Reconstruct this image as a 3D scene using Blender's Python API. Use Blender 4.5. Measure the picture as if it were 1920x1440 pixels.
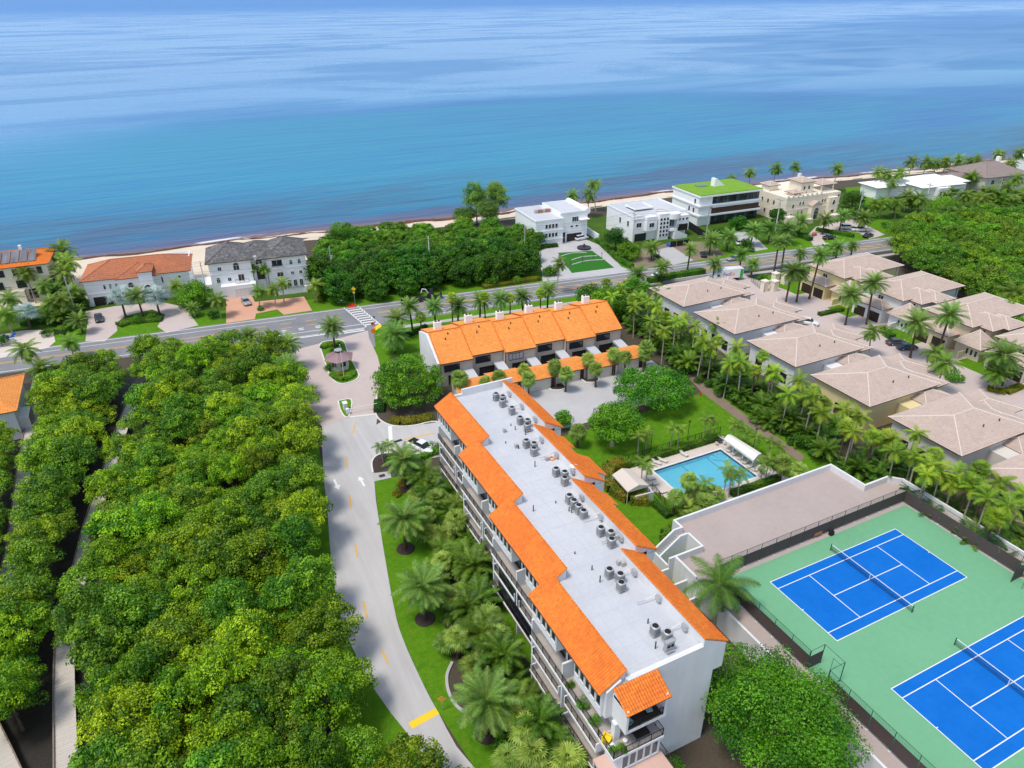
import bpy, math, random
import numpy as np
from mathutils import Vector, Matrix
sc = bpy.context.scene
for o in list(bpy.data.objects): bpy.data.objects.remove(o)

# ---------------------------------------------------------------- camera
CAM = np.array([-61.62, -48.84, 71.29])
YAW, PIT, ROL = math.radians(26.22), math.radians(28.36), math.radians(-0.34)
FPX = 1356.4                                  # focal length in pixels of the 1920 px wide picture
fw = np.array([math.sin(YAW)*math.cos(PIT), math.cos(YAW)*math.cos(PIT), -math.sin(PIT)])
rt = np.array([math.cos(YAW), -math.sin(YAW), 0.0]); up = np.cross(rt, fw)
rt, up = math.cos(ROL)*rt+math.sin(ROL)*up, -math.sin(ROL)*rt+math.cos(ROL)*up
cd = bpy.data.cameras.new('camera'); cam = bpy.data.objects.new('camera', cd); sc.collection.objects.link(cam)
cam.matrix_world = Matrix(((rt[0], up[0], -fw[0], CAM[0]), (rt[1], up[1], -fw[1], CAM[1]), (rt[2], up[2], -fw[2], CAM[2]), (0, 0, 0, 1)))
cd.sensor_width = 36; cd.lens = FPX/1920*36; cd.clip_start = 0.5; cd.clip_end = 60000
sc.camera = cam
# ---------------------------------------------------------------- sky, sun, exposure
SUN_EL, SUN_AZ = math.radians(66), math.radians(-100)      # azimuth clockwise from +Y
w = bpy.data.worlds.new('World'); sc.world = w; w.use_nodes = True
wn = w.node_tree.nodes; wl = w.node_tree.links
bg = wn['Background']; sky = wn.new('ShaderNodeTexSky'); sky.sky_type = 'NISHITA'; sky.sun_disc = False
sky.sun_elevation = SUN_EL; sky.sun_rotation = SUN_AZ; sky.dust_density = 0.8; sky.air_density = 1.0; sky.ozone_density = 1.0
hsv = wn.new('ShaderNodeHueSaturation'); hsv.inputs['Saturation'].default_value = 0.74          # thin bright overcast: paler than clear sky
wl.new(sky.outputs[0], hsv.inputs['Color']); wl.new(hsv.outputs[0], bg.inputs[0]); bg.inputs[1].default_value = 0.115
sl = bpy.data.lights.new('sun', 'SUN'); sl.energy = 1.5; sl.angle = math.radians(15); sl.color = (1, 0.93, 0.82)
so = bpy.data.objects.new('sun', sl); sc.collection.objects.link(so)
sdir = Vector((math.sin(SUN_AZ)*math.cos(SUN_EL), math.cos(SUN_AZ)*math.cos(SUN_EL), math.sin(SUN_EL)))
so.rotation_euler = sdir.to_track_quat('Z', 'Y').to_euler(); so.location = (-100, -50, 150)
vs = sc.view_settings; vs.view_transform = 'Standard'; vs.look = 'None'; vs.exposure = 0.9; vs.gamma = 1; vs.use_curve_mapping = False
sc.render.engine = 'CYCLES'; sc.cycles.max_bounces = 6; sc.cycles.transparent_max_bounces = 6
sc.render.resolution_x = 1024; sc.render.resolution_y = 768

def at(px, py, z=0.0):
    "the point of the plane at height z that the picture shows at a pixel (1920 x 1440)"
    d = fw+rt*(px-960)/FPX-up*(py-720)/FPX
    t = (z-CAM[2])/d[2]
    return CAM+d*t

COL = sc.collection
R = random.Random(7)
# ---------------------------------------------------------------- materials
MAT = {}
def mat(name, col, rough=0.7, metal=0.0, spec=0.4, noise=None, bump=None, col2=None, attr=None, trans=0.0, objvar=0.0, coat=0, cell=None):
    if name in MAT: return MAT[name]
    m = bpy.data.materials.new(name); m.use_nodes = True; nt = m.node_tree; N = nt.nodes; L = nt.links
    b = N['Principled BSDF']; b.inputs['Roughness'].default_value = rough; b.inputs['Metallic'].default_value = metal
    b.inputs['Specular IOR Level'].default_value = spec; b.inputs['Coat Weight'].default_value = coat
    c = N.new('ShaderNodeRGB'); c.outputs[0].default_value = (*col, 1); out = c.outputs[0]
    tc = N.new('ShaderNodeTexCoord')
    def mix(a, b2, f, mode='MIX'):
        x = N.new('ShaderNodeMix'); x.data_type = 'RGBA'; x.blend_type = mode
        L.new(a, x.inputs[6])
        if hasattr(b2, 'is_linked'): L.new(b2, x.inputs[7])
        else: x.inputs[7].default_value = (*b2, 1)
        if hasattr(f, 'is_linked'): L.new(f, x.inputs[0])
        else: x.inputs[0].default_value = f
        return x.outputs[2]
    if attr and col2:
        a = N.new('ShaderNodeAttribute'); a.attribute_name = attr
        out = mix(out, col2, a.outputs['Fac'])
    if noise:                                       # list of (scale, amount, darker colour, detail)
        for (s, amt, c2, *st) in noise:
            n = N.new('ShaderNodeTexNoise'); n.inputs['Scale'].default_value = s; n.inputs['Detail'].default_value = 5; n.inputs['Roughness'].default_value = 0.6
            if st:
                mp = N.new('ShaderNodeMapping'); mp.inputs['Scale'].default_value = st[0]; L.new(tc.outputs['Object'], mp.inputs[0]); L.new(mp.outputs[0], n.inputs[0])
            else: L.new(tc.outputs['Object'], n.inputs[0])
            r = N.new('ShaderNodeMapRange'); r.inputs[1].default_value = 0.38; r.inputs[2].default_value = 0.66; r.inputs[4].default_value = amt; L.new(n.outputs[0], r.inputs[0])
            out = mix(out, c2, r.outputs[0])
    if cell:                                        # piece-to-piece variation: (cells per metre, amount, colour)
        vo = N.new('ShaderNodeTexVoronoi'); vo.inputs['Scale'].default_value = cell[0]; L.new(tc.outputs['Object'], vo.inputs['Vector'])
        sp_ = N.new('ShaderNodeSeparateColor'); L.new(vo.outputs['Color'], sp_.inputs[0]); mu_ = N.new('ShaderNodeMath'); mu_.operation = 'MULTIPLY'; mu_.inputs[1].default_value = cell[1]; L.new(sp_.outputs[0], mu_.inputs[0])
        out = mix(out, cell[2], mu_.outputs[0])
    if objvar:
        oi = N.new('ShaderNodeObjectInfo'); h = N.new('ShaderNodeHueSaturation')
        r = N.new('ShaderNodeMapRange'); r.inputs[3].default_value = 1-objvar; r.inputs[4].default_value = 1+objvar; L.new(oi.outputs['Random'], r.inputs[0])
        L.new(r.outputs[0], h.inputs['Value'])
        mu = N.new('ShaderNodeMath'); mu.operation = 'MULTIPLY'; mu.inputs[1].default_value = 7.31; L.new(oi.outputs['Random'], mu.inputs[0])
        fr = N.new('ShaderNodeMath'); fr.operation = 'FRACT'; L.new(mu.outputs[0], fr.inputs[0])
        r2 = N.new('ShaderNodeMapRange'); r2.inputs[3].default_value = 0.5-objvar*0.06; r2.inputs[4].default_value = 0.5+objvar*0.06; L.new(fr.outputs[0], r2.inputs[0]); L.new(r2.outputs[0], h.inputs['Hue'])
        L.new(out, h.inputs['Color']); out = h.outputs[0]
    L.new(out, b.inputs['Base Color'])
    if bump:
        s, st = bump
        n = N.new('ShaderNodeTexNoise'); n.inputs['Scale'].default_value = s; n.inputs['Detail'].default_value = 4; L.new(tc.outputs['Object'], n.inputs[0])
        bp = N.new('ShaderNodeBump'); bp.inputs['Strength'].default_value = st; bp.inputs['Distance'].default_value = 0.05; L.new(n.outputs[0], bp.inputs['Height']); L.new(bp.outputs[0], b.inputs['Normal'])
    if trans:
        t = N.new('ShaderNodeBsdfTranslucent'); hs = N.new('ShaderNodeHueSaturation'); hs.inputs['Value'].default_value = 1.5; hs.inputs['Hue'].default_value = 0.485
        L.new(out, hs.inputs['Color']); L.new(hs.outputs[0], t.inputs[0])
        ms = N.new('ShaderNodeMixShader'); ms.inputs[0].default_value = trans; L.new(b.outputs[0], ms.inputs[1]); L.new(t.outputs[0], ms.inputs[2]); L.new(ms.outputs[0], N['Material Output'].inputs[0])
    MAT[name] = m
    return m
def leafmat(name, dark, light, trans=0.35, objvar=0.25, rough=0.5):
    return mat(name, dark, rough, spec=0.3, col2=light, attr='val', trans=trans, objvar=objvar)

M = dict(
 leaf=leafmat('mangrove_leaf', (0.018, 0.115, 0.003), (0.37, 0.56, 0.012), trans=.24, objvar=0.32),
 leaf_wood=leafmat('wood_leaf', (0.018, 0.105, 0.005), (0.24, 0.43, 0.014), trans=.22, objvar=.3),
 leaf_dark=leafmat('dark_leaf', (0.016, 0.085, 0.008), (0.10, 0.28, 0.012)),
 leaf_shade=leafmat('shade_tree_leaf', (0.02, 0.125, 0.004), (0.17, 0.41, 0.012), trans=.25),
 leaf_hedge=leafmat('hedge_leaf', (0.03, 0.13, 0.008), (0.20, 0.42, 0.02)),
 leaf_pine=leafmat('casuarina_needle', (0.05, 0.15, 0.025), (0.22, 0.38, 0.06), trans=.3),
 leaf_yellow=leafmat('croton_leaf', (0.08, 0.16, 0.01), (0.55, 0.45, 0.02)),
 leaf_flower=leafmat('ixora_leaf', (0.05, 0.20, 0.01), (0.50, 0.30, 0.03)),
 palm_date=leafmat('date_palm_leaf', (0.03, 0.135, 0.02), (0.28, 0.43, 0.08)),
 palm_coco=leafmat('coconut_leaf', (0.03, 0.13, 0.01), (0.28, 0.42, 0.05)),
 palm_sabal=leafmat('sabal_leaf', (0.05, 0.16, 0.015), (0.42, 0.54, 0.10), trans=.25),
 palm_royal=leafmat('royal_palm_leaf', (0.02, 0.09, 0.01), (0.14, 0.28, 0.03), trans=.2),
 palm_lime=leafmat('tall_palm_leaf', (0.04, 0.18, 0.008), (0.38, 0.50, 0.03), trans=.25),
 palm_silver=leafmat('bismarck_leaf', (0.20, 0.30, 0.28), (0.55, 0.66, 0.62), objvar=0.08),
 palm_under=leafmat('understory_leaf', (0.012, 0.06, 0.006), (0.16, 0.29, 0.02), trans=.2),
 hedge_core=mat('hedge_twigs', (0.025, 0.05, 0.012), 0.9),
 dry_frond=mat('dry_frond', (0.42, 0.22, 0.04), 0.8),
 bark=mat('bark', (0.16, 0.12, 0.09), 0.9, noise=[(3, .6, (0.07, 0.05, 0.04))], bump=(8, .5)),
 bark_palm=mat('palm_bark', (0.12, 0.075, 0.05), 0.95, noise=[(6, .6, (0.05, 0.035, 0.025))], bump=(14, .6)),
 bark_pale=mat('pale_bark', (0.42, 0.37, 0.31), 0.9, noise=[(5, .6, (0.22, 0.19, 0.16))]),
 white=mat('white_stucco', (0.76, 0.76, 0.76), 0.85, noise=[(0.35, .35, (0.62, 0.62, 0.62)), (1.2, .25, (0.55, 0.55, 0.56), (1, 1, .12))], bump=(9, .12)),
 white2=mat('pure_white_stucco', (0.86, 0.86, 0.86), 0.8, noise=[(0.3, .25, (0.74, 0.74, 0.75))], bump=(9, .1)),
 offwhite=mat('offwhite_stucco', (0.68, 0.64, 0.57), 0.85, noise=[(0.4, .4, (0.56, 0.53, 0.48))], bump=(9, .1)),
 beige=mat('beige_stucco', (0.62, 0.53, 0.38), 0.85, noise=[(0.4, .4, (0.52, 0.44, 0.32))], bump=(9, .1)),
 yellow=mat('yellow_stucco', (0.74, 0.62, 0.33), 0.85, noise=[(0.4, .4, (0.62, 0.52, 0.28))], bump=(9, .1)),
 tan=mat('tan_siding', (0.56, 0.49, 0.41), 0.8, noise=[(0.5, .4, (0.46, 0.40, 0.34))]),
 stone=mat('cream_stone', (0.82, 0.74, 0.60), 0.85, noise=[(0.5, .45, (0.70, 0.61, 0.48)), (3, .25, (0.64, 0.55, 0.43))], bump=(6, .3)),
 roofwhite=mat('white_roof_membrane', (0.57, 0.58, 0.60), 0.75, noise=[(0.10, .75, (0.43, 0.455, 0.50)), (0.35, .6, (0.60, 0.605, 0.62)), (2.2, .35, (0.43, 0.46, 0.51)), (6, .2, (0.4, 0.4, 0.44))], bump=(2, .1)),
 tile_orange=mat('orange_clay_tile', (0.84, 0.235, 0.014), 0.65, cell=(2.6, .5, (0.50, 0.10, 0.012)), noise=[(0.9, .5, (0.76, 0.17, 0.012)), (0.3, .5, (0.92, 0.36, 0.035)), (2.6, .45, (0.62, 0.15, 0.02)), (8, .6, (0.60, 0.12, 0.01))]),
 tile_orange2=mat('orange_flat_tile', (0.88, 0.34, 0.06), 0.65, cell=(2.4, .4, (0.62, 0.20, 0.04)), noise=[(0.25, .6, (0.78, 0.23, 0.035)), (1.6, .6, (0.92, 0.46, 0.13)), (6, .5, (0.62, 0.18, 0.03))]),
 tile_pink=mat('pinkish_concrete_tile', (0.57, 0.46, 0.395), 0.75, cell=(2.2, .45, (0.40, 0.30, 0.25)), noise=[(0.35, .5, (0.44, 0.335, 0.275)), (2.0, .5, (0.60, 0.485, 0.405)), (5, .5, (0.38, 0.29, 0.24))]),
 tile_brick=mat('brick_red_tile', (0.50, 0.19, 0.09), 0.7, cell=(2.2, .5, (0.32, 0.10, 0.05)), noise=[(0.6, .5, (0.62, 0.25, 0.10)), (4, .6, (0.34, 0.09, 0.04))]),
 tile_grey=mat('weathered_grey_tile', (0.13, 0.125, 0.13), 0.8, cell=(2.2, .5, (0.05, 0.05, 0.055)), noise=[(0.4, .7, (0.05, 0.05, 0.055)), (1.3, .7, (0.30, 0.29, 0.28))]),
 cap_pink=mat('pale_ridge_cap', (0.70, 0.61, 0.53), 0.75, noise=[(2, .3, (0.55, 0.45, 0.40))]),
 shingle=mat('brown_shingle', (0.30, 0.24, 0.22), 0.85, noise=[(0.8, .5, (0.22, 0.17, 0.16))]),
 metal_mauve=mat('mauve_metal_roof', (0.34, 0.22, 0.23), 0.5, noise=[(0.8, .4, (0.25, 0.16, 0.17))]),
 greenroof=mat('sedum_roof', (0.16, 0.34, 0.02), 0.95, noise=[(0.4, .5, (0.28, 0.42, 0.04)), (3, .5, (0.10, 0.24, 0.02))], bump=(5, .8)),
 roof_seam=mat('roof_seam', (0.49, 0.51, 0.555), 0.7), grille=mat('grey_grille', (0.20, 0.205, 0.21), 0.6),
 glass=mat('dark_window_glass', (0.018, 0.025, 0.035), 0.06, spec=0.8),
 glass_blue=mat('tinted_glass', (0.03, 0.08, 0.11), 0.06, spec=0.8),
 curtain=mat('blinds_behind_glass', (0.5, 0.52, 0.52), 0.25, spec=0.7),
 frame_dark=mat('dark_bronze_frame', (0.025, 0.02, 0.018), 0.45),
 rail=mat('dark_railing', (0.022, 0.017, 0.016), 0.5),
 frame_white=mat('white_frame', (0.78, 0.78, 0.78), 0.5),
 trim_brown=mat('brown_fascia', (0.12, 0.065, 0.045), 0.6),
 wood=mat('brown_garage_wood', (0.10, 0.042, 0.02), 0.6, noise=[(4, .4, (0.06, 0.025, 0.012))]),
 slats=mat('brown_slat_cladding', (0.10, 0.05, 0.035), 0.6, noise=[(9, .6, (0.04, 0.02, 0.015), (1, 1, 8))]),
 concrete=mat('concrete', (0.46, 0.45, 0.44), 0.85, noise=[(0.3, .5, (0.38, 0.37, 0.37)), (4, .3, (0.36, 0.35, 0.34))], bump=(6, .15)),
 kerb=mat('kerb_concrete', (0.72, 0.71, 0.69), 0.85, noise=[(0.8, .5, (0.52, 0.51, 0.49))]),
 balcony_floor=mat('balcony_floor', (0.44, 0.40, 0.37), 0.8, noise=[(0.6, .5, (0.30, 0.27, 0.25))]),
 pinkfloor=mat('pink_terrace_tile', (0.62, 0.42, 0.34), 0.8, noise=[(1.2, .4, (0.52, 0.34, 0.27))]),
 metal=mat('painted_metal_grey', (0.38, 0.39, 0.39), 0.5, metal=0.15, noise=[(3, .4, (0.36, 0.37, 0.37))]),
 metal_dark=mat('dark_metal', (0.05, 0.05, 0.055), 0.5, metal=0.3),
 galv=mat('galvanised', (0.55, 0.56, 0.57), 0.4, metal=0.5),
 black=mat('black_rubber', (0.012, 0.012, 0.013), 0.7),
 green_metal=mat('green_coated_steel', (0.012, 0.075, 0.06), 0.5),
 screen=mat('dark_windscreen_mesh', (0.085, 0.062, 0.06), 0.9, noise=[(0.6, .4, (0.06, 0.045, 0.045))]),
 court_blue=mat('court_blue', (0.0, 0.145, 0.54), 0.85, spec=.2, noise=[(0.12, .6, (0.0, 0.115, 0.45)), (0.45, .35, (0.012, 0.18, 0.58)), (1.5, .35, (0.004, 0.165, 0.58)), (12, .2, (0.0, 0.07, 0.4))]),
 court_green=mat('court_green', (0.155, 0.40, 0.215), 0.8, noise=[(0.10, .6, (0.12, 0.335, 0.175)), (0.4, .35, (0.18, 0.42, 0.24)), (1.2, .35, (0.19, 0.44, 0.25)), (12, .2, (0.1, 0.28, 0.15))]),
 paint=mat('white_paint', (0.80, 0.80, 0.80), 0.6, noise=[(2.5, .4, (0.62, 0.62, 0.62))]),
 paint_y=mat('yellow_paint', (0.78, 0.42, 0.04), 0.6, noise=[(1.5, .5, (0.60, 0.36, 0.10))]),
 paint_yb=mat('bright_yellow_paint', (0.95, 0.62, 0.02), 0.55, noise=[(1.5, .4, (0.80, 0.46, 0.03))]),
 asphalt=mat('aged_asphalt', (0.26, 0.26, 0.272), 0.9, noise=[(0.16, .6, (0.15, 0.15, 0.158)), (0.5, .5, (0.25, 0.25, 0.255), (.15, 2.2, 1)), (7, .35, (0.13, 0.13, 0.135))], bump=(14, .2)),
 drive=mat('pale_asphalt', (0.53, 0.515, 0.51), 0.9, noise=[(0.10, .6, (0.46, 0.445, 0.445)), (0.35, .75, (0.37, 0.355, 0.35), (2.4, .16, 1)), (0.06, .5, (0.58, 0.56, 0.55)), (0.7, .4, (0.48, 0.46, 0.45)), (8, .3, (0.42, 0.41, 0.40))], bump=(12, .15)),
 paver=mat('pink_paver', (0.54, 0.45, 0.42), 0.85, noise=[(0.18, .5, (0.46, 0.39, 0.37)), (0.8, .4, (0.60, 0.50, 0.46)), (6, .35, (0.42, 0.34, 0.32))], bump=(8, .3)),
 paver_grey=mat('grey_paver', (0.50, 0.49, 0.49), 0.85, noise=[(0.2, .5, (0.40, 0.39, 0.40)), (6, .35, (0.38, 0.37, 0.37))], bump=(8, .3)),
 paver_red=mat('terracotta_paver', (0.62, 0.33, 0.22), 0.85, noise=[(0.3, .5, (0.52, 0.27, 0.18)), (6, .35, (0.70, 0.44, 0.32))], bump=(8, .3)),
 pooldeck=mat('pool_deck', (0.66, 0.57, 0.50), 0.85, noise=[(0.4, .5, (0.56, 0.48, 0.42)), (5, .35, (0.50, 0.43, 0.38))], bump=(8, .2)),
 deck=mat('garage_deck', (0.44, 0.365, 0.335), 0.85, noise=[(0.15, .6, (0.37, 0.305, 0.28)), (1.4, .4, (0.48, 0.40, 0.37)), (9, .25, (0.28, 0.23, 0.21))], bump=(9, .12)),
 grass=mat('lawn_grass', (0.09, 0.255, 0.008), 0.95, spec=0.1, noise=[(0.07, .8, (0.15, 0.33, 0.012)), (0.4, .6, (0.05, 0.19, 0.006)), (1.1, .5, (0.25, 0.33, 0.03)), (4, .4, (0.04, 0.15, 0.004)), (11, .6, (0.03, 0.12, 0.003))], bump=(16, .9)),
 turf=mat('artificial_turf', (0.035, 0.17, 0.02), 0.95, spec=0.1, noise=[(8, .5, (0.02, 0.10, 0.012))], bump=(16, .6)),
 mud=mat('mangrove_mud', (0.022, 0.018, 0.015), 0.6, noise=[(0.5, .6, (0.04, 0.032, 0.024)), (3, .5, (0.012, 0.012, 0.008))], bump=(4, .6)),
 soil=mat('woodland_soil', (0.075, 0.058, 0.042), 0.95, noise=[(0.3, .6, (0.045, 0.045, 0.02)), (3, .5, (0.11, 0.085, 0.06))], bump=(4, .6)),
 scrub=mat('verge_scrub', (0.06, 0.13, 0.012), 0.95, spec=0.1, noise=[(0.15, .7, (0.10, 0.22, 0.015)), (0.6, .6, (0.05, 0.06, 0.02)), (5, .5, (0.03, 0.07, 0.008))], bump=(6, 1)),
 dirt=mat('bare_dirt', (0.23, 0.17, 0.125), 0.95, noise=[(0.4, .6, (0.15, 0.11, 0.08)), (5, .5, (0.30, 0.24, 0.18))], bump=(5, .6)),
 mulch=mat('dark_mulch', (0.045, 0.03, 0.028), 0.95, noise=[(6, .6, (0.09, 0.06, 0.05))], bump=(12, 1)),
 boardwalk=mat('pale_boardwalk', (0.60, 0.555, 0.50), 0.85, noise=[(0.4, .5, (0.50, 0.46, 0.41)), (5, .3, (0.44, 0.40, 0.36))]),
 timber=mat('brown_timber_rail', (0.30, 0.22, 0.17), 0.85, noise=[(3, .5, (0.18, 0.13, 0.10))]),
 canvas=mat('beige_canvas', (0.66, 0.58, 0.51), 0.8, noise=[(0.8, .4, (0.58, 0.51, 0.45))]),
 canvas_w=mat('pale_canvas', (0.80, 0.75, 0.70), 0.8, noise=[(0.8, .4, (0.68, 0.63, 0.59))]),
 sling=mat('pale_sling', (0.60, 0.57, 0.50), 0.7),
 teal=mat('pale_teal_fabric', (0.32, 0.62, 0.62), 0.7),
 red=mat('red_paint', (0.62, 0.04, 0.03), 0.5), orange=mat('orange_plastic', (0.85, 0.22, 0.02), 0.5), yellowp=mat('yellow_fabric', (0.85, 0.60, 0.02), 0.7),
 car_black=mat('black_car_paint', (0.012, 0.012, 0.016), 0.25, spec=0.7, coat=.6), car_white=mat('white_car_paint', (0.78, 0.78, 0.79), 0.25, spec=0.6, coat=.5),
 car_silver=mat('silver_car_paint', (0.42, 0.44, 0.46), 0.28, metal=.4, coat=.5), car_grey=mat('dark_grey_car_paint', (0.07, 0.075, 0.09), 0.25, metal=.2, coat=.6), car_blue=mat('navy_car_paint', (0.02, 0.03, 0.06), 0.25, coat=.6),
 lamp_red=mat('tail_lamp', (0.45, 0.01, 0.01), 0.3), lamp_clear=mat('head_lamp', (0.8, 0.8, 0.78), 0.15),
 blue=mat('blue_plastic', (0.02, 0.13, 0.5), 0.5), purple=mat('violet_print', (0.13, 0.03, 0.28), 0.5), orange_print=mat('orange_print', (0.9, 0.2, 0.01), 0.5), green=mat('green_panel', (0.02, 0.38, 0.06), 0.5),
 solar=mat('grey_solar_panel', (0.12, 0.125, 0.14), 0.3, noise=[(0.6, .5, (0.30, 0.30, 0.31), (1, .2, 1))]),
 sand=mat('beach_sand', (0.66, 0.56, 0.43), 0.95, noise=[(0.1, .5, (0.56, 0.46, 0.35)), (2, .4, (0.73, 0.64, 0.51))], bump=(2, .6)),
 wrack=mat('brown_seaweed', (0.10, 0.032, 0.018), 0.9, noise=[(1.5, .6, (0.06, 0.02, 0.015)), (0.5, .4, (0.24, 0.12, 0.07))], bump=(3, 1)),
 pooltile=mat('pool_plaster', (0.24, 0.66, 0.80), 0.6, noise=[(0.5, .3, (0.30, 0.72, 0.84))]),
 navy=mat('navy_pool_tile', (0.01, 0.02, 0.12), 0.3),
)

# ---------------------------------------------------------------- mesh helpers
class MB:
    "collects geometry; build() links it as ONE mesh object"
    def __init__(s): s.v = []; s.f = []; s.n = 0
    def add(s, V, F):
        b = s.n; s.v += [tuple(map(float, p)) for p in V]; s.f += [tuple(i+b for i in f) for f in F]; s.n = len(s.v); return s
    def box(s, x0, x1, y0, y1, z0, z1):
        return s.add([(x0, y0, z0), (x1, y0, z0), (x1, y1, z0), (x0, y1, z0), (x0, y0, z1), (x1, y0, z1), (x1, y1, z1), (x0, y1, z1)],
                     [(0, 3, 2, 1), (4, 5, 6, 7), (0, 1, 5, 4), (1, 2, 6, 5), (2, 3, 7, 6), (3, 0, 4, 7)])
    def obox(s, c, half, rz=0.0, rx=0.0):
        m = Matrix.Rotation(rz, 3, 'Z') @ Matrix.Rotation(rx, 3, 'X'); q = []
        for dz in (-1, 1):
            for dx, dy in ((-1, -1), (1, -1), (1, 1), (-1, 1)):
                q.append(Vector(c)+m @ Vector((dx*half[0], dy*half[1], dz*half[2])))
        return s.add(q, [(0, 3, 2, 1), (4, 5, 6, 7), (0, 1, 5, 4), (1, 2, 6, 5), (2, 3, 7, 6), (3, 0, 4, 7)])
    def prism(s, poly, z0, z1):
        n = len(poly)
        a = sum(poly[i][0]*poly[(i+1) % n][1]-poly[(i+1) % n][0]*poly[i][1] for i in range(n))
        if a < 0: poly = poly[::-1]
        V = [(p[0], p[1], z0) for p in poly]+[(p[0], p[1], z1) for p in poly]
        F = [tuple(range(n))[::-1], tuple(range(n, 2*n))]+[(i, (i+1) % n, (i+1) % n+n, i+n) for i in range(n)]
        return s.add(V, F)
    def prism_y(s, poly, y0, y1):            # polygon in x-z, extruded along y
        n = len(poly)
        V = [(p[0], y0, p[1]) for p in poly]+[(p[0], y1, p[1]) for p in poly]
        return s.add(V, [tuple(range(n)), tuple(range(n, 2*n))[::-1]]+[(i, i+n, (i+1) % n+n, (i+1) % n) for i in range(n)])
    def prism_x(s, poly, x0, x1):            # polygon in y-z, extruded along x
        n = len(poly)
        V = [(x0, p[0], p[1]) for p in poly]+[(x1, p[0], p[1]) for p in poly]
        return s.add(V, [tuple(range(n)), tuple(range(n, 2*n))[::-1]]+[(i, i+n, (i+1) % n+n, (i+1) % n) for i in range(n)])
    def tube(s, pts, rad, k=6, cap=True):
        pts = [Vector(p) for p in pts]; n = len(pts)
        if not hasattr(rad, '__len__'): rad = [rad]*n
        V = []; F = []
        for i, p in enumerate(pts):
            d = (pts[min(i+1, n-1)]-pts[max(i-1, 0)]).normalized()
            a = d.cross(Vector((0, 0, 1)));  a = a.normalized() if a.length > 1e-3 else Vector((1, 0, 0)); b = a.cross(d)
            for j in range(k):
                t = 2*math.pi*j/k; V.append(p+(a*math.cos(t)+b*math.sin(t))*rad[i])
        for i in range(n-1):
            for j in range(k): F.append((i*k+j, i*k+(j+1) % k, (i+1)*k+(j+1) % k, (i+1)*k+j))
        if cap: F += [tuple(range(k))[::-1], tuple(range((n-1)*k, n*k))]
        return s.add(V, F)
    def cyl(s, x, y, z0, z1, r, k=12, r2=None): return s.tube([(x, y, z0), (x, y, z1)], [r, r if r2 is None else r2], k)
    def quad(s, a, b, c, d): return s.add([a, b, c, d], [(0, 1, 2, 3)])
    def mesh(s, name, m, smooth=False):
        me = bpy.data.meshes.new(name); me.from_pydata(s.v, [], s.f); me.update()
        if m: me.materials.append(m)
        if smooth: me.polygons.foreach_set('use_smooth', [True]*len(me.polygons))
        return me
    def build(s, name, m, parent=None, world=False, smooth=False, kind=None):
        if world and parent is not None:
            L = parent.location; p = parent
            ox, oy, oz = L[0], L[1], L[2]
            while p.parent is not None: p = p.parent; ox += p.location[0]; oy += p.location[1]; oz += p.location[2]
            s.v = [(a-ox, b-oy, c-oz) for a, b, c in s.v]
        return link(name, s.mesh(name, m, smooth), parent, kind=kind)
def split_islands(mb):
    par_ = list(range(mb.n))
    def find(i):
        while par_[i] != i: par_[i] = par_[par_[i]]; i = par_[i]
        return i
    for f in mb.f:
        for j in f[1:]: par_[find(j)] = find(f[0])
    g = {}
    for f in mb.f: g.setdefault(find(f[0]), []).append(f)
    out = []
    for fs_ in g.values():
        idx = sorted({i for f in fs_ for i in f}); mp = {i: k for k, i in enumerate(idx)}; q = MB(); q.add([mb.v[i] for i in idx], [tuple(mp[i] for i in f) for f in fs_]); out.append(q)
    return out
def build_each(mb, name, m, parent, world=True):
    for q in split_islands(mb): q.build(name, m, parent, world)
def link(name, me, parent=None, loc=None, rz=0.0, kind=None):
    o = bpy.data.objects.new(name, me); COL.objects.link(o)
    if parent is not None: o.parent = parent
    if loc is not None: o.location = loc
    if rz: o.rotation_euler = (0, 0, rz)
    if kind: o['kind'] = kind
    return o
def thing(name, label, cat, loc=(0, 0, 0), rz=0.0, group=None):
    o = bpy.data.objects.new(name, None); COL.objects.link(o); o.empty_display_size = 0.3
    o.location = loc; o.rotation_euler = (0, 0, rz); o['label'] = label; o['category'] = cat
    if group: o['group'] = group
    return o
def tag(o, label, cat, group=None):
    o['label'] = label; o['category'] = cat
    if group: o['group'] = group
    return o
def np_mesh(name, V, nf, k, m, val=None):
    "V: (nf*k, 3) separate k-gons; val: value of each face"
    me = bpy.data.meshes.new(name); me.vertices.add(len(V)); me.vertices.foreach_set('co', np.asarray(V, np.float32).ravel())
    me.loops.add(nf*k); me.loops.foreach_set('vertex_index', np.arange(nf*k, dtype=np.int32))
    me.polygons.add(nf); me.polygons.foreach_set('loop_start', np.arange(0, nf*k, k, dtype=np.int32))
    try: me.polygons.foreach_set('loop_total', np.full(nf, k, dtype=np.int32))
    except Exception: pass
    if val is not None:
        a = me.attributes.new('val', 'FLOAT', 'FACE'); a.data.foreach_set('value', np.asarray(val, np.float32))
    me.update(calc_edges=True)
    if m: me.materials.append(m)
    return me

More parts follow.
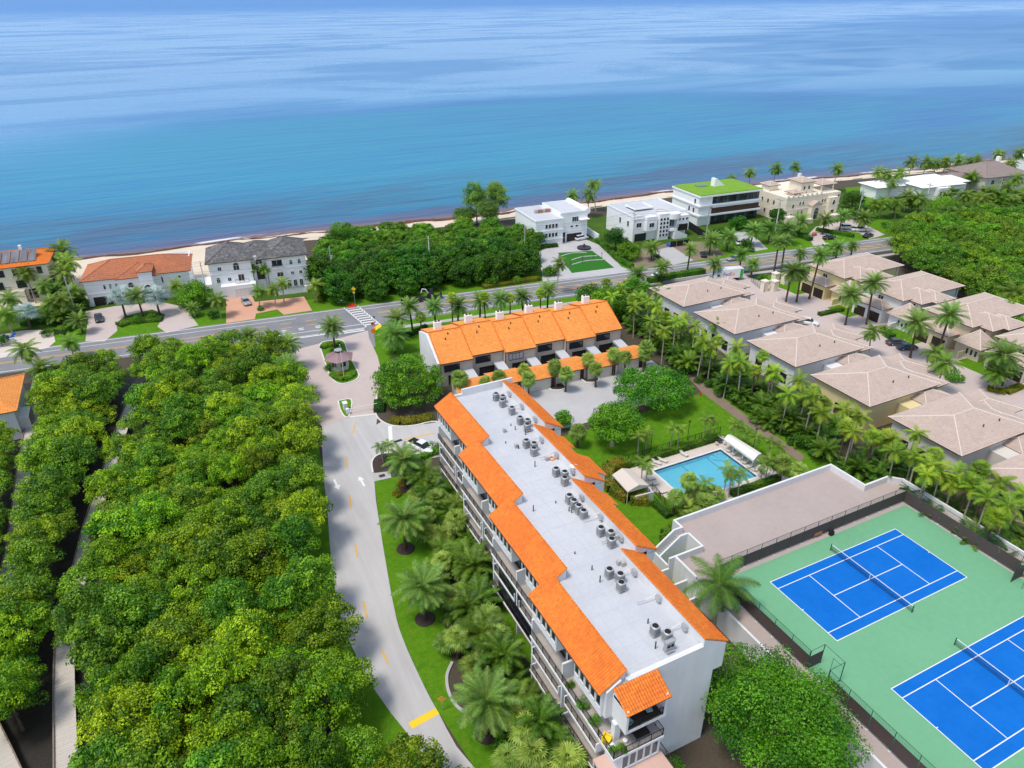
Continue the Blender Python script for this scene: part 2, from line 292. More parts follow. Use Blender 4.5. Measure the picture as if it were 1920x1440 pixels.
# tiled roof face: real rows and barrels. P: convex 3D polygon, P[0]->P[1] is the eave
def tile_face(mb, P, du=0.32, dv=0.40, amp=0.05, step=0.035, k=4):
    P = [np.array(p, float) for p in P]
    e = (P[1]-P[0]); L = np.linalg.norm(e); e /= L
    n = np.cross(e, P[2]-P[0]); n /= np.linalg.norm(n); s = np.cross(n, e)
    if n[2] < 0: n = -n
    uv = np.array([[(p-P[0])@e, (p-P[0])@s] for p in P]); vmax = uv[:, 1].max(); rows = max(1, int(round(vmax/dv))); dv = vmax/rows
    def span(v):
        us = []; m = len(uv)
        for i in range(m):
            a, b = uv[i], uv[(i+1) % m]
            if abs(a[1]-b[1]) < 1e-6:
                if abs(a[1]-v) < 1e-4: us += [a[0], b[0]]
                continue
            t = (v-a[1])/(b[1]-a[1])
            if -1e-6 <= t <= 1+1e-6: us.append(a[0]+t*(b[0]-a[0]))
        return (min(us), max(us)) if us else (0, 0)
    u0, u1 = uv[:, 0].min(), uv[:, 0].max(); cols = max(1, int(round((u1-u0)/du))); g = np.linspace(u0, u1, cols*k+1)
    prof = amp*np.abs(np.sin(np.pi*np.arange(cols*k+1)/k)) if k > 1 else np.zeros(len(g))
    for r in range(rows):
        va, vb = r*dv, min((r+1)*dv, vmax-1e-5)
        la, ra = span(va+1e-5); lb, rb = span(vb)
        ga = np.clip(g, la, ra); gb = np.clip(g, lb, rb)
        A = P[0]+np.outer(ga, e)+s*va+np.outer(prof+step, n); B = P[0]+np.outer(gb, e)+s*vb+np.outer(prof, n); C = A-np.outer(prof*0+step, n)
        c = len(g); V = list(map(tuple, C))+list(map(tuple, A))+list(map(tuple, B)); F = []
        for i in range(c-1):
            if ga[i+1]-ga[i] > 1e-6 or gb[i+1]-gb[i] > 1e-6: F.append((c+i, c+i+1, 2*c+i+1, 2*c+i))
            if ga[i+1]-ga[i] > 1e-6: F.append((i, i+1, c+i+1, c+i))
        mb.add(V, F)
def cap_line(mb, a, b, r=0.13, k=5): mb.tube([a, b], r, k)

# windows: a frame with its pane as a sub-part; alike windows share meshes. They face local -Y before rotation.
WC = {}
def window(parent, c, w, h, rz=0.0, nx=2, ny=1, fm='frame_white', gm='glass', arch=False, bar=0.07, name='window', depth=0.09):
    key = (round(w, 2), round(h, 2), nx, ny, fm, gm, arch, bar, name)
    if key not in WC:
        f = MB(); g = MB(); W = w/2
        f.box(-W-bar, -W, -depth, 0, -bar, h); f.box(W, W+bar, -depth, 0, -bar, h); f.box(-W, W, -depth-.02, 0, -bar, 0)
        if arch:
            n = 8; pa = [(-W*math.cos(math.pi*i/n), h+W*math.sin(math.pi*i/n)) for i in range(n+1)]; pb = [(x*(W+bar)/W, h+(z-h)*(W+bar)/W) for x, z in pa]
            for i in range(n): f.prism_y([pa[i], pa[i+1], pb[i+1], pb[i]], -depth, 0)
            g.add([(-W, -.02, 0), (W, -.02, 0)]+[(-x, -.02, z) for x, z in pa], [tuple(range(n+3))]); f.box(-W, W, -depth+.02, 0, h-bar/2, h+bar/2)
        else:
            f.box(-W, W, -depth, 0, h, h+bar); g.quad((-W, -.02, 0), (W, -.02, 0), (W, -.02, h), (-W, -.02, h))
        for i in range(1, nx): x = -W+w*i/nx; f.box(x-bar*.4, x+bar*.4, -depth+.03, 0, 0, h)
        for i in range(1, ny): z = h*i/ny; f.box(-W, W, -depth+.035, 0, z-bar*.4, z+bar*.4)
        WC[key] = (f.mesh(name, M[fm]), g.mesh('pane', M[gm]))
    a, b = WC[key]
    o = link(name, a, parent, c, rz); link('pane', b, o); return o
def sheet(name, poly, z, m, kind='structure', parent=None):
    mb = MB(); n = len(poly)
    a = sum(poly[i][0]*poly[(i+1) % n][1]-poly[(i+1) % n][0]*poly[i][1] for i in range(n))
    if a < 0: poly = poly[::-1]
    mb.add([(p[0], p[1], z) for p in poly], [tuple(range(n))])
    o = mb.build(name, M[m], parent)
    if parent is None: o['kind'] = kind
    return o
def smooth_line(pts, n=6):
    "Catmull-Rom"
    P = [np.array(p[:2], float) for p in pts]; P = [2*P[0]-P[1]]+P+[2*P[-1]-P[-2]]; out = []
    for i in range(1, len(P)-2):
        for j in range(n):
            t = j/n; a, b, c, d = P[i-1:i+3]
            out.append(0.5*((2*b)+(-a+c)*t+(2*a-5*b+4*c-d)*t*t+(-a+3*b-3*c+d)*t**3))
    out.append(P[-2]); return [tuple(p) for p in out]
def offset_line(pts, d):
    out = []; n = len(pts)
    for i in range(n):
        a = np.array(pts[max(i-1, 0)]); b = np.array(pts[min(i+1, n-1)]); t = (b-a)/np.linalg.norm(b-a)
        out.append((pts[i][0]-t[1]*d, pts[i][1]+t[0]*d))
    return out
def strip(mb, pts, width, z0, z1=None, off=0.0):
    "a ribbon (or kerb, when z1 is given) along a line, its centre moved by off to the left"
    a = offset_line(pts, off+width/2); b = offset_line(pts, off-width/2)
    for i in range(len(pts)-1):
        if z1 is None: mb.quad((*b[i], z0), (*b[i+1], z0), (*a[i+1], z0), (*a[i], z0))
        else: mb.prism([b[i], b[i+1], a[i+1], a[i]], z0, z1)
def inside(p, poly):
    x, y = p[0], p[1]; c = False; n = len(poly)
    for i in range(n):
        a, b = poly[i], poly[(i+1) % n]
        if (a[1] > y) != (b[1] > y) and x < (b[0]-a[0])*(y-a[1])/(b[1]-a[1])+a[0]: c = not c
    return c
# ================================================================= THE SETTING
def px(pts, z=0.0): return [tuple(at(x, y, z)[:2]) for x, y in pts]
COAST = [(-2500, 640), (-900, 400), (-300, 262), (-150, 224), (-110, 213), (-86, 207.5), (-63, 204.5), (-40, 205.5), (-18, 205), (4, 202), (36, 198.5), (137, 192), (250, 175), (333, 168), (600, 135), (1200, 60), (3000, -200)]
def coast(x): return float(np.interp(x, [c[0] for c in COAST], [c[1] for c in COAST]))
# ground: one sheet from behind the camera to the back of the beach
xs = [-2500, -900, -300, -200, -150, -110, -80, -60, -47, -20, 0, 20, 37, 60, 90, 137, 190, 250, 333, 450, 600, 1200, 3000]
def bw_(x): return float(np.interp(x, [-60, -15, 60, 130], [.55, 1.0, 1.0, .75]))
def back(x): return coast(x)-14*bw_(x)-1.2*math.sin(x*0.07)
POOL = (4.3, 18.8, 21.9, 31.0)
xs = sorted(xs+[POOL[0], POOL[1]]); mb = MB()
for i in range(len(xs)-1):
    a_, b_ = xs[i], xs[i+1]; yy_ = [(-1500, POOL[2], POOL[2]), (POOL[3], back(a_), back(b_))] if POOL[0] <= a_ < POOL[1] else [(-1500, back(a_), back(b_))]
    for y0_, ya_, yb_ in yy_: mb.quad((a_, y0_, -.03), (b_, y0_, -.03), (b_, yb_, -.03), (a_, ya_, -.03))
o = mb.build('ground', M['soil']); o['kind'] = 'structure'
# beach: slopes from the dune edge down under the water
mb = MB(); X = np.concatenate([np.linspace(-300, 450, 151)]); prof = [(-16, 0.0), (-9, -0.15), (-4, -0.75), (0, -1.25), (8, -2.2), (25, -4)]
V = []; F = []
for x in X:
    j = 0.7*math.sin(x*0.11)+0.5*math.sin(x*0.31+1)
    for d, z in prof: V.append((x, coast(x)+(d*bw_(x) if d < 0 else d)+(j if -10 < d < 9 else 0), z+(0.12*math.sin(x*0.5+d) if -10 < d < 0 else 0)))
k = len(prof)
for i in range(len(X)-1):
    for j in range(k-1): F.append((i*k+j, (i+1)*k+j, (i+1)*k+j+1, i*k+j+1))
mb.add(V, F); o = mb.build('beach', M['sand'], smooth=True); o['kind'] = 'structure'
# line of washed-up seaweed: an uneven low bank
mb = MB(); Rw = random.Random(3); V = []; F = []; X = np.linspace(-250, 420, 671)
for x in X:
    c = coast(x)+0.7*math.sin(x*0.11)+0.5*math.sin(x*0.31+1)-4.2*bw_(x)+0.7*math.sin(x*.07)+Rw.uniform(-.35, .35); wd = 1.7+0.8*math.sin(x*0.05)+Rw.uniform(0, .9)
    for q, h in ((-1, -.10), (-.5, .18), (0, .24+Rw.uniform(0, .15)), (.5, .16), (1, -.12)): V.append((x, c+q*wd, -0.70-.125/bw_(x)*q*wd+h))
for i in range(len(X)-1):
    for j in range(4): F.append((i*5+j, (i+1)*5+j, (i+1)*5+j+1, i*5+j+1))
mb.add(V, F); o = mb.build('seaweed_line', M['wrack']); o['kind'] = 'stuff'; tag(o, 'dark reddish brown bank of seaweed washed up along the sand', 'seaweed')
# sea
D = [-8, -4, -1, 1, 3, 6, 10, 15, 22, 30, 40, 55, 75, 100, 140, 200, 300, 450, 700, 1100, 1800, 3000, 5500, 10000, 20000, 40000]
S = np.concatenate([np.linspace(-420, 560, 99)]); V = []; SH = []; F = []
for d in D:
    for x in S:
        xx = 70+(x-70)*(1+max(d, 0)/260); V.append((xx, coast(x)+d, -1.05)); SH.append(d)
n = len(S)
for i in range(len(D)-1):
    for j in range(n-1): F.append((i*n+j, i*n+j+1, (i+1)*n+j+1, (i+1)*n+j))
mb = MB(); mb.add(V, F); sea = mb.build('sea', None, smooth=True); sea['kind'] = 'structure'
a = sea.data.attributes.new('shore', 'FLOAT', 'POINT'); a.data.foreach_set('value', np.array(SH, np.float32))
m = bpy.data.materials.new('sea_water'); m.use_nodes = True; N = m.node_tree.nodes; L = m.node_tree.links; b = N['Principled BSDF']; sea.data.materials.append(m)
geo = N.new('ShaderNodeNewGeometry'); shd = N.new('ShaderNodeAttribute'); shd.attribute_name = 'shore'
def nz(scale, stretch, detail=4, rough=0.55, rot=0.0, dist=0.0):
    mp = N.new('ShaderNodeMapping'); mp.inputs['Scale'].default_value = stretch; mp.inputs['Rotation'].default_value = (0, 0, rot); L.new(geo.outputs['Position'], mp.inputs[0])
    t = N.new('ShaderNodeTexNoise'); t.inputs['Scale'].default_value = scale; t.inputs['Detail'].default_value = detail; t.inputs['Roughness'].default_value = rough; t.inputs['Distortion'].default_value = dist; L.new(mp.outputs[0], t.inputs[0]); return t.outputs[0]
def mr(i, a0, a1, b0=0.0, b1=1.0):
    r = N.new('ShaderNodeMapRange'); r.interpolation_type = 'SMOOTHSTEP'; L.new(i, r.inputs[0]); r.inputs[1].default_value = a0; r.inputs[2].default_value = a1; r.inputs[3].default_value = b0; r.inputs[4].default_value = b1; return r.outputs[0]
def mth(op, a0, a1):
    x = N.new('ShaderNodeMath'); x.operation = op
    for i, q in enumerate((a0, a1)):
        if hasattr(q, 'is_linked'): L.new(q, x.inputs[i])
        else: x.inputs[i].default_value = q
    return x.outputs[0]
def mx(a0, a1, f):
    x = N.new('ShaderNodeMix'); x.data_type = 'RGBA'
    for i, q in ((6, a0), (7, a1)):
        if hasattr(q, 'is_linked'): L.new(q, x.inputs[i])
        else: x.inputs[i].default_value = (*q, 1)
    L.new(f, x.inputs[0]); return x.outputs[2]
ROTS = math.radians(7)
n_big = nz(0.0032, (0.55, 1.5, 1), 3, 0.5, ROTS, 0.6); n_mid = nz(0.022, (0.35, 1.6, 1), 4, 0.6, ROTS); n_near = nz(0.09, (0.4, 1.3, 1), 5, 0.65, ROTS)
dist = shd.outputs['Fac']
far = mr(dist, 250, 2200)
base = mx((0.002, 0.13, 0.34), (0.003, 0.15, 0.45), far)
turq = mth('MULTIPLY', mr(mth('ADD', n_big, mth('MULTIPLY', n_mid, 0.3)), 0.50, 0.74), mr(dist, 520, 150, 0.0, 1.0))
base = mx(base, (0.003, 0.215, 0.36), turq)
base = mx(base, (0.006, 0.15, 0.25), mr(dist, 70, 35, 0.0, 0.6))
weed = mth('MULTIPLY', mr(mth('ADD', n_mid, mth('MULTIPLY', n_near, 0.5)), 0.62, 0.86), mr(dist, 90, 25, 0, .75))
base = mx(base, (0.035, 0.075, 0.17), weed)
base = mx(base, (0.07, 0.09, 0.19), mth('MULTIPLY', mr(dist, 17, 5), mr(n_near, 0.3, 0.6, 0.55, 1.0)))
base = mx(base, (0.16, 0.10, 0.10), mr(dist, 5, 0, 0, 0.9))
base = mx(base, (0.75, 0.75, 0.74), mth('MULTIPLY', mth('MULTIPLY', mr(dist, 3.2, 1.6), mr(dist, 0.2, 1.4)), mr(n_near, 0.50, 0.60)))
BASE_ = base; b.inputs['IOR'].default_value = 1.33
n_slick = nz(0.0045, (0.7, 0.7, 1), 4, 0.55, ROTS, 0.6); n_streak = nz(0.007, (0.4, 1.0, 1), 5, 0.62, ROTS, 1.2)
def patch(cx, cy, rx_, ry_, ang, soft=0.35):
    "a patch of wind-ruffled water: an ellipse with a wandering edge"
    mp = N.new('ShaderNodeMapping'); mp.vector_type = 'TEXTURE'; mp.inputs['Location'].default_value = (cx, cy, 0); mp.inputs['Rotation'].default_value = (0, 0, ang); mp.inputs['Scale'].default_value = (rx_, ry_, 1000)
    L.new(geo.outputs['Position'], mp.inputs[0]); ln_ = N.new('ShaderNodeVectorMath'); ln_.operation = 'LENGTH'; L.new(mp.outputs[0], ln_.inputs[0])
    return mr(mth('ADD', ln_.outputs['Value'], mth('MULTIPLY', mth('SUBTRACT', n_slick, 0.5), 0.9)), 1+soft, 1-soft)
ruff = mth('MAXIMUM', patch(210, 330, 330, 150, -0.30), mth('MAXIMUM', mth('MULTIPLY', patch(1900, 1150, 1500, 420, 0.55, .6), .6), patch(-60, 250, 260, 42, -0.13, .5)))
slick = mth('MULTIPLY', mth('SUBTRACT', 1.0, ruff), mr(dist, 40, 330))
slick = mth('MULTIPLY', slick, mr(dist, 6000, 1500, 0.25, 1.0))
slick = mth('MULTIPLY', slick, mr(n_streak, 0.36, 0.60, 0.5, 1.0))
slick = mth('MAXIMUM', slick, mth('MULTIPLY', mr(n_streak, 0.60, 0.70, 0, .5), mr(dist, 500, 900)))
L.new(mx(BASE_, (0.008, 0.215, 0.52), mth('MULTIPLY', slick, .75)), b.inputs['Base Color'])  # smooth water: paler blue painted into the colour, standing in for reflected sky
L.new(mr(slick, 0, 1, 0.40, 0.25), b.inputs['Roughness'])
wv = nz(0.085, (0.22, 1.5, 1), 3, 0.55, ROTS, 0.5); wv2 = nz(0.55, (0.45, 1.2, 1), 4, 0.6, ROTS)
hgt = mth('ADD', mth('MULTIPLY', wv, 0.9), mth('MULTIPLY', wv2, 0.28))
bp = N.new('ShaderNodeBump'); bp.inputs['Distance'].default_value = 1.0; L.new(mr(slick, 0, 1, 0.75, 0.45), bp.inputs['Strength']); L.new(hgt, bp.inputs['Height']); L.new(bp.outputs[0], b.inputs['Normal'])

# ---- coastal road
RD = np.array([1, -0.122]); RD /= np.linalg.norm(RD); RN = np.array([RD[1], -RD[0]])      # RN points away from the sea
def rp(t, s): q = np.array([0, 123.6])+RD*t+RN*s; return (float(q[0]), float(q[1]))
far_edge = [rp(t, 0) for t in (-700, -110, -60, -20, 20, 60, 120, 200, 420)]
near_edge = [rp(420, 10.5), rp(200, 11.2), rp(120, 11.6), rp(50, 13), rp(0, 13.2), rp(-12, 13.6), rp(-24, 15.6), rp(-45, 15.6), rp(-66, 12.6), rp(-110, 12), rp(-700, 12)]
sheet('coastal_road', far_edge+near_edge, 0.0, 'asphalt')
def paintlines(name, segs, m, z=0.012):
    mb = MB()
    for pts, wd in segs: strip(mb, pts, wd, z)
    o = mb.build(name, M[m]); o['kind'] = 'structure'; return o
T = lambda a0, b0, s: [rp(t, s) for t in np.linspace(a0, b0, 8)]
segs = [(T(-400, 300, 0.75), .22), (T(-400, -36, 3.0), .16), (T(-19, 300, 2.7), .18), (T(-400, -70, 11.2), .2), ([rp(-70, 11.2), rp(-48, 14.6), rp(-20.5, 14.6)], .22), (T(-60, -20.5, 12.2), .2), (T(-9, 60, 12.0), .2), (T(60, 300, 10.6), .2), (T(-9, 50, 9.4), .14)]
for t in range(-56, -24, 4):
    for s in (9.6, 10.5): segs.append(([rp(t, s), rp(t+1.2, s)], .35))
paintlines('white_road_lines', segs, 'paint')
yl = [(T(-400, -64, 6.6), .18), (T(-400, -64, 6.0), .18), (T(28, 300, 5.3), .2), (T(28, 300, 7.9), .2), (T(-16, 28, 6.5), .2), (T(-16, 28, 5.9), .2), (T(-62, -54, 8.4), .2), ([rp(-62, 8.4), rp(-64, 7.4), rp(-62, 6.4), rp(-52, 6.2)], .2)]
for t in range(-52, -22, 6): yl += [([rp(t, 5.4), rp(t+2.6, 5.4)], .2), ([rp(t, 8.2), rp(t+2.6, 8.2)], .2)]
for t in range(34, 150, 5): yl.append(([rp(t, 5.4), rp(t+4, 7.8)], .35))
paintlines('yellow_road_lines', yl, 'paint_y')
# crosswalk
c1, c2 = px([(645, 577), (671, 573.5)]); c4, c3 = px([(687, 612.7), (713, 609)])
c1, c2, c3, c4 = map(np.array, (c1, c2, c3, c4)); cw = [([c1, c4], .35), ([c2, c3], .35)]
for i in range(9):
    f = (i+.6)/9.4; cw.append(([c1+(c4-c1)*f, c2+(c3-c2)*f], .55))
paintlines('crosswalk', [([tuple(q) for q in p], wd) for p, wd in cw], 'paint')
mb = MB(); strip(mb, [rp(-28, 16.1), rp(-21, 16.1)], .5, .012); strip(mb, [rp(-46, 15.2), rp(-21, 15.2)], .4, .012); o = mb.build('stop_lines', M['paint']); o['kind'] = 'structure'
# ---- lawns and verges
sheet('verge_lawn', [rp(t, -9) for t in (-100, -60, -20, 20, 60, 120, 240)]+[rp(t, 0.0) for t in (240, 120, 60, 20, -20, -60, -100)], -0.012, 'grass')
sheet('beach_terrace', [(-130, 168), (-130, 212), (-100, 203), (-60, 196.5), (-35, 196), (-22, 192), (-24, 160), (-30, 158)], -.016, 'sand')
sheet('sea_front_lawn', [(-125, 146), (-125, 172), (-60, 184), (-20, 172), (40, 172), (140, 168), (250, 152), (330, 148), (330, 86), (240, 98), (120, 112), (60, 122), (-20, 133)], -.02, 'scrub')
sheet('townhouse_lawn', [rp(-21, 13), rp(-10, 13), rp(50, 12.5)]+[(46, 100), (40, 88), (-18, 80), (-33, 77), (-26, 100)], -0.012, 'grass')
lw = MB()
for q_ in ([(-16, 48), (-18, 2), (4.3, 2), (4.3, 47.2)], [(18.8, 48.2), (18.8, 2), (34, 2), (34, 62), (31, 62), (31, 49)], [(4.3, 47.2), (4.3, 31), (18.8, 31), (18.8, 48.2)], [(4.3, 21.9), (4.3, 2), (18.8, 2), (18.8, 21.9)]): lw.add([(p_[0], p_[1], -.014) for p_ in q_], [tuple(range(len(q_)))])
lw.build('pool_lawn', M['grass'])['kind'] = 'structure'
lawn_l = px([(700, 860), (702, 904), (713.5, 993), (725, 1064), (739, 1140), (754, 1194), (787, 1269), (821, 1334), (890, 1440)])
lawn_l += [(-40, -12), (-30, -16), (-28, 0), (-26, 46), (-38, 50)]
sheet('driveway_lawn', lawn_l, -0.006, 'grass')
sheet('left_verge_lawn', px([(520, 690), (562, 690), (572, 745), (590, 800), (606, 881), (612, 960), (625, 1060), (600, 1060), (560, 900), (520, 760)]), -0.008, 'grass')
sheet('drive_verge_lawn', px([(598, 1000), (621, 1000), (624, 1060), (644, 1160), (704, 1290), (816, 1440)])+[(-48, -16), (-56, -14), (-57, 20), (-55, 45)], -.010, 'grass')
sheet('estate_lawn', [(64, 98), (92, 95), (92, 88), (120, 84), (120, -60), (64, -60)], -0.012, 'grass')
sheet('mangrove_floor', [(-53, -14), (-53, 0), (-56, 20), (-54, 45), (-45, 70), (-40, 95), (-44, 108), (-100, 117), (-104, -30)], -.022, 'mud')
# ---- entrance drive
dr_r = px([(712, 770), (705, 800), (702, 904), (713.5, 993), (725, 1064), (739, 1140), (754, 1194), (787, 1269), (821, 1334), (890, 1440)])+[(-38, -17), (-25, -34)]
dr_l = [(-34, -38), (-47, -16)]+px([(812, 1440), (700, 1290), (640, 1160), (621, 1047), (614, 960), (606, 881), (604, 800), (610, 770)])
sheet('entrance_drive', smooth_line(dr_r, 3)+smooth_line(dr_l, 3), 0.006, 'drive')
sheet('road_apron', px([(470, 662), (505, 645), (700, 606), (704, 650), (560, 690), (480, 690)]), -.006, 'asphalt')
sheet('forecourt', px([(561, 654), (548, 668), (556, 704), (566, 760), (604, 800), (640, 786), (708, 778), (712, 740), (716, 700), (708, 668), (692, 634), (690, 620)]), 0.016, 'paver')
paintlines('forecourt_edge', [(px([(655, 782), (707, 776)]), .5)], 'kerb', .028)
side = px([(700, 800), (716, 790), (752, 801), (820, 792)])+[(-16, 59), (-6, 60), (-4, 64), (28, 64), (28, 51), (4, 49.5), (-16, 50)]+px([(772, 866), (735, 852), (700, 870)])
sheet('side_street', side, 0.010, 'drive')
sheet('garage_court', [(-14, 65.5), (29, 65.5), (29, 52), (4, 50.5), (-14, 51)], 0.020, 'paver_grey')
dm = px([(648, 850), (649, 905)]); segs = []
for a_, b_ in (((668, 790), (661, 812)), ((650, 858), (651, 878)), ((655.5, 928), (658.5, 953)), ((666.5, 1020), (670.5, 1045)), ((681.5, 1127), (688, 1158)), ((716, 1220), (728, 1244)), ((786, 1412), (800, 1438))): segs.append((px([a_, b_]), .22))
segs.append((px([(732, 829), (760, 824), (812, 812)]), .3))
paintlines('drive_centre_marks', segs, 'paint_y', .018)
mb = MB()
for (x, y, dr) in ((631, 909, -1), (678, 902, 1)):
    q = at(x, y); mb.add([(q[0]-.18, q[1]-dr*1.6, .018), (q[0]+.18, q[1]-dr*1.6, .018), (q[0]+.18, q[1]+dr*.3, .018), (q[0]-.18, q[1]+dr*.3, .018), (q[0]-.55, q[1]+dr*.3, .018), (q[0]+.55, q[1]+dr*.3, .018), (q[0], q[1]+dr*1.5, .018)], [(0, 1, 2, 3), (4, 5, 6)])
o = mb.build('drive_arrows', M['paint']); o['kind'] = 'structure'
paintlines('side_street_stop_line', [(px([(731, 799), (733, 828)]), .7)], 'paint', .024)
hump = px([(778, 1356), (820, 1333)]); mb = MB(); h0, h1 = np.array(hump[0]), np.array(hump[1]); dv_ = (h1-h0)/np.linalg.norm(h1-h0); nn = np.array([-dv_[1], dv_[0]])
for a_, b_, za, zb in ((-.45, -.2, .012, .07), (-.2, .2, .07, .07), (.2, .45, .07, .012)):
    mb.quad((*(h0-dv_*.6+nn*a_), za), (*(h1+nn*a_), za), (*(h1+nn*b_), zb), (*(h0-dv_*.6+nn*b_), zb))
o = mb.build('speed_hump', M['paint_yb']); tag(o, 'bright yellow speed hump across the entrance drive', 'speed hump')
q = px([(699, 888), (731, 884), (734, 896), (702, 903)]); mb = MB(); mb.prism(q, 0, .07); o = mb.build('drain_slab', M['concrete']); o['kind'] = 'structure'
c = np.mean(q, 0); mb = MB(); mb.obox((c[0], c[1], .075), (.5, .4, .012)); mb.build('grate', M['metal_dark'], o)
mb = MB(); c = at(746, 827); mb.obox((c[0], c[1], .03), (.8, .35, .01), .1); o = mb.build('street_grate', M['metal_dark']); tag(o, 'dark rectangular storm grate beside the yellow line of the side street', 'grate')
# ---- islands with kerbs
def island(name, pts, m='grass', kw=.28, closed=True, h=.13):
    ln = smooth_line(pts+[pts[0]] if closed else pts, 4)
    o = sheet(name, ln[:-1] if closed else ln, h-.03, m)
    mb = MB(); strip(mb, ln, kw, -.02, h); mb.build('kerb', M['kerb'], o); return o
island('guardhouse_island', px([(599, 648), (608, 641), (642, 639), (652, 660), (670, 696), (673, 706), (664, 714), (642, 720), (626, 714), (617, 700), (607, 672)]))
island('gate_island', px([(634, 752), (659, 750), (655, 779), (646, 781), (638, 768)]))
ln = smooth_line(px([(699, 886), (697, 868), (703, 857), (716, 851), (742, 848)]), 4); mb = MB(); strip(mb, ln, .28, -.02, .13); o = mb.build('planter_kerb', M['kerb']); o['kind'] = 'structure'
sheet('planter_bed', ln+px([(752, 866), (705, 886)]), .05, 'mulch')
ln = smooth_line(px([(707, 742), (704, 764), (705, 778), (714, 789), (730, 797), (751, 800), (779, 798), (818, 791)])+[(-20, 57.5), (-14, 58)], 4); mb = MB(); strip(mb, ln, .3, -.02, .15); o = mb.build('corner_kerb', M['kerb']); o['kind'] = 'structure'
sheet('corner_bed', ln+[(-14, 70), (-16, 78)]+px([(735, 668), (722, 690), (716, 715)]), .04, 'soil')
for k_, (x_, y_) in enumerate(((1040, 722), (1103, 708))):
    c = at(x_, y_); island('court_island', [(c[0]+dx, c[1]+dy) for dx, dy in ((-1.6, -1.6), (0, -2.4), (1.6, -1.6), (1.6, 3), (-1.6, 3))], 'mulch')
# ---- pavement along the road, front path
mb = MB(); strip(mb, [rp(t, 17.2) for t in np.linspace(-12, 44, 8)], 1.6, .004); strip(mb, [rp(t, 14.6) for t in np.linspace(80, 240, 6)], 1.6, .004); o = mb.build('pavement', M['concrete']); o['kind'] = 'structure'
# ---- houses by the sea: drives
sheet('grey_drive', px([(1018, 528), (1010, 472), (1046, 456), (1092, 446), (1130, 462), (1165, 500), (1185, 508), (1140, 514)]), 0.004, 'paver_grey')
sheet('turf_garden', px([(1072, 512), (1058, 492), (1046, 474), (1110, 470), (1128, 483), (1152, 502)]), 0.016, 'turf')
mb = MB()
for k_, (a_, b_) in enumerate((((1070, 489), (1120, 480)), ((1072, 497), (1135, 487)), ((1052, 481), (1100, 474)))):
    A_, B_ = px([a_, b_]); M_ = ((A_[0]+B_[0])/2, (A_[1]+B_[1])/2+1.2); strip(mb, smooth_line([A_, M_, B_], 4), .45, .016, .2)
o = mb.build('garden_steps', M['concrete']); o['kind'] = 'structure'
sheet('sandy_drive', px([(160, 640), (165, 600), (160, 584), (215, 574), (300, 566), (345, 575), (372, 610), (312, 624), (295, 612), (310, 590), (285, 580), (235, 592), (218, 606), (220, 620), (196, 640)]), .004, 'paver')
sheet('terracotta_drive', px([(424, 606), (424, 555), (470, 550), (478, 566), (570, 556), (585, 582), (532, 590), (520, 580), (480, 588), (478, 598)]), .004, 'paver_red')
sheet('round_court', px([(-40, 645), (0, 628), (40, 620), (75, 618), (100, 626), (104, 640), (90, 652), (40, 662), (-40, 680)]), .004, 'pooldeck')
sheet('building_site', px([(1190, 505), (1185, 470), (1260, 455), (1330, 452), (1360, 478), (1300, 490)]), -.002, 'dirt')
sheet('site_drive', px([(1262, 497), (1225, 470), (1260, 462), (1300, 488)]), .004, 'concrete')
sheet('villa_drive', px([(1408, 472), (1390, 455), (1375, 438), (1395, 432), (1425, 452), (1440, 467)]), .004, 'paver_grey')
sheet('mansion_drive', px([(1525, 461), (1515, 440), (1530, 425), (1600, 410), (1660, 440), (1630, 448), (1610, 436), (1570, 432), (1540, 446), (1550, 458)]), .004, 'paver')
sheet('beach_house_drive', px([(1715, 404), (1735, 398), (1770, 425), (1745, 432)]), .004, 'paver_grey')
sheet('last_house_drive', px([(1860, 393), (1880, 390), (1925, 412), (1900, 420)]), .004, 'paver_grey')
sheet('seaside_lawn', px([(1585, 352), (1660, 345), (1680, 365), (1640, 400), (1690, 425), (1640, 430), (1600, 405)]), .002, 'grass')
# ---- estate street on the right
sheet('estate_street', [(74, 99), (85, 98), (87, 84), (87, 30), (87, -70), (70, -70), (70, 30), (71, 70)], .006, 'paver')
for i, y in enumerate((72, 55, 37, 20, 2)): sheet('house_drive', [(86.5, y+8), (93, y+8), (93, y-2), (86.5, y-2)], .016, 'paver')
# ---- path along the hedge
sheet('dirt_path', px([(1268, 682), (1282, 676), (1330, 726), (1400, 780), (1510, 855), (1500, 866), (1380, 784), (1315, 735)]), .004, 'dirt')
# ================================================================= THE CONDOMINIUM BLOCK
def railing(mb, a, b, z, h=1.05, sp=0.15):
    a = np.array(a, float); b = np.array(b, float); Ln = np.linalg.norm(b-a); d = (b-a)/Ln; rz = math.atan2(d[1], d[0]); c = (a+b)/2
    mb.obox((c[0], c[1], z+h), (Ln/2, .03, .025), rz); mb.obox((c[0], c[1], z+.1), (Ln/2, .02, .02), rz)
    n = max(2, int(Ln/1.5)+1)
    for i in range(n+1): q = a+(b-a)*i/n; mb.obox((q[0], q[1], z+h/2), (.03, .03, h/2-.026), rz)
    n = int(Ln/sp)
    for i in range(n): q = a+(b-a)*(i+.5)/n; mb.obox((q[0], q[1], z+h/2+.03), (.014, .012, h/2-.09), rz)
FL = [0, 2.72, 5.44, 8.16, 10.9]; EAVE, TOP, DECK = 14.0, 15.8, 14.3
BL = thing('condominium_block', 'five storey white condominium block with stepped orange tiled roof edges and dark balcony railings', 'building', (-25, 16, 0))
core = MB(); slabs = MB(); fins = MB(); deckm = MB(); par = MB(); bays = MB(); fas = MB()
mods = []
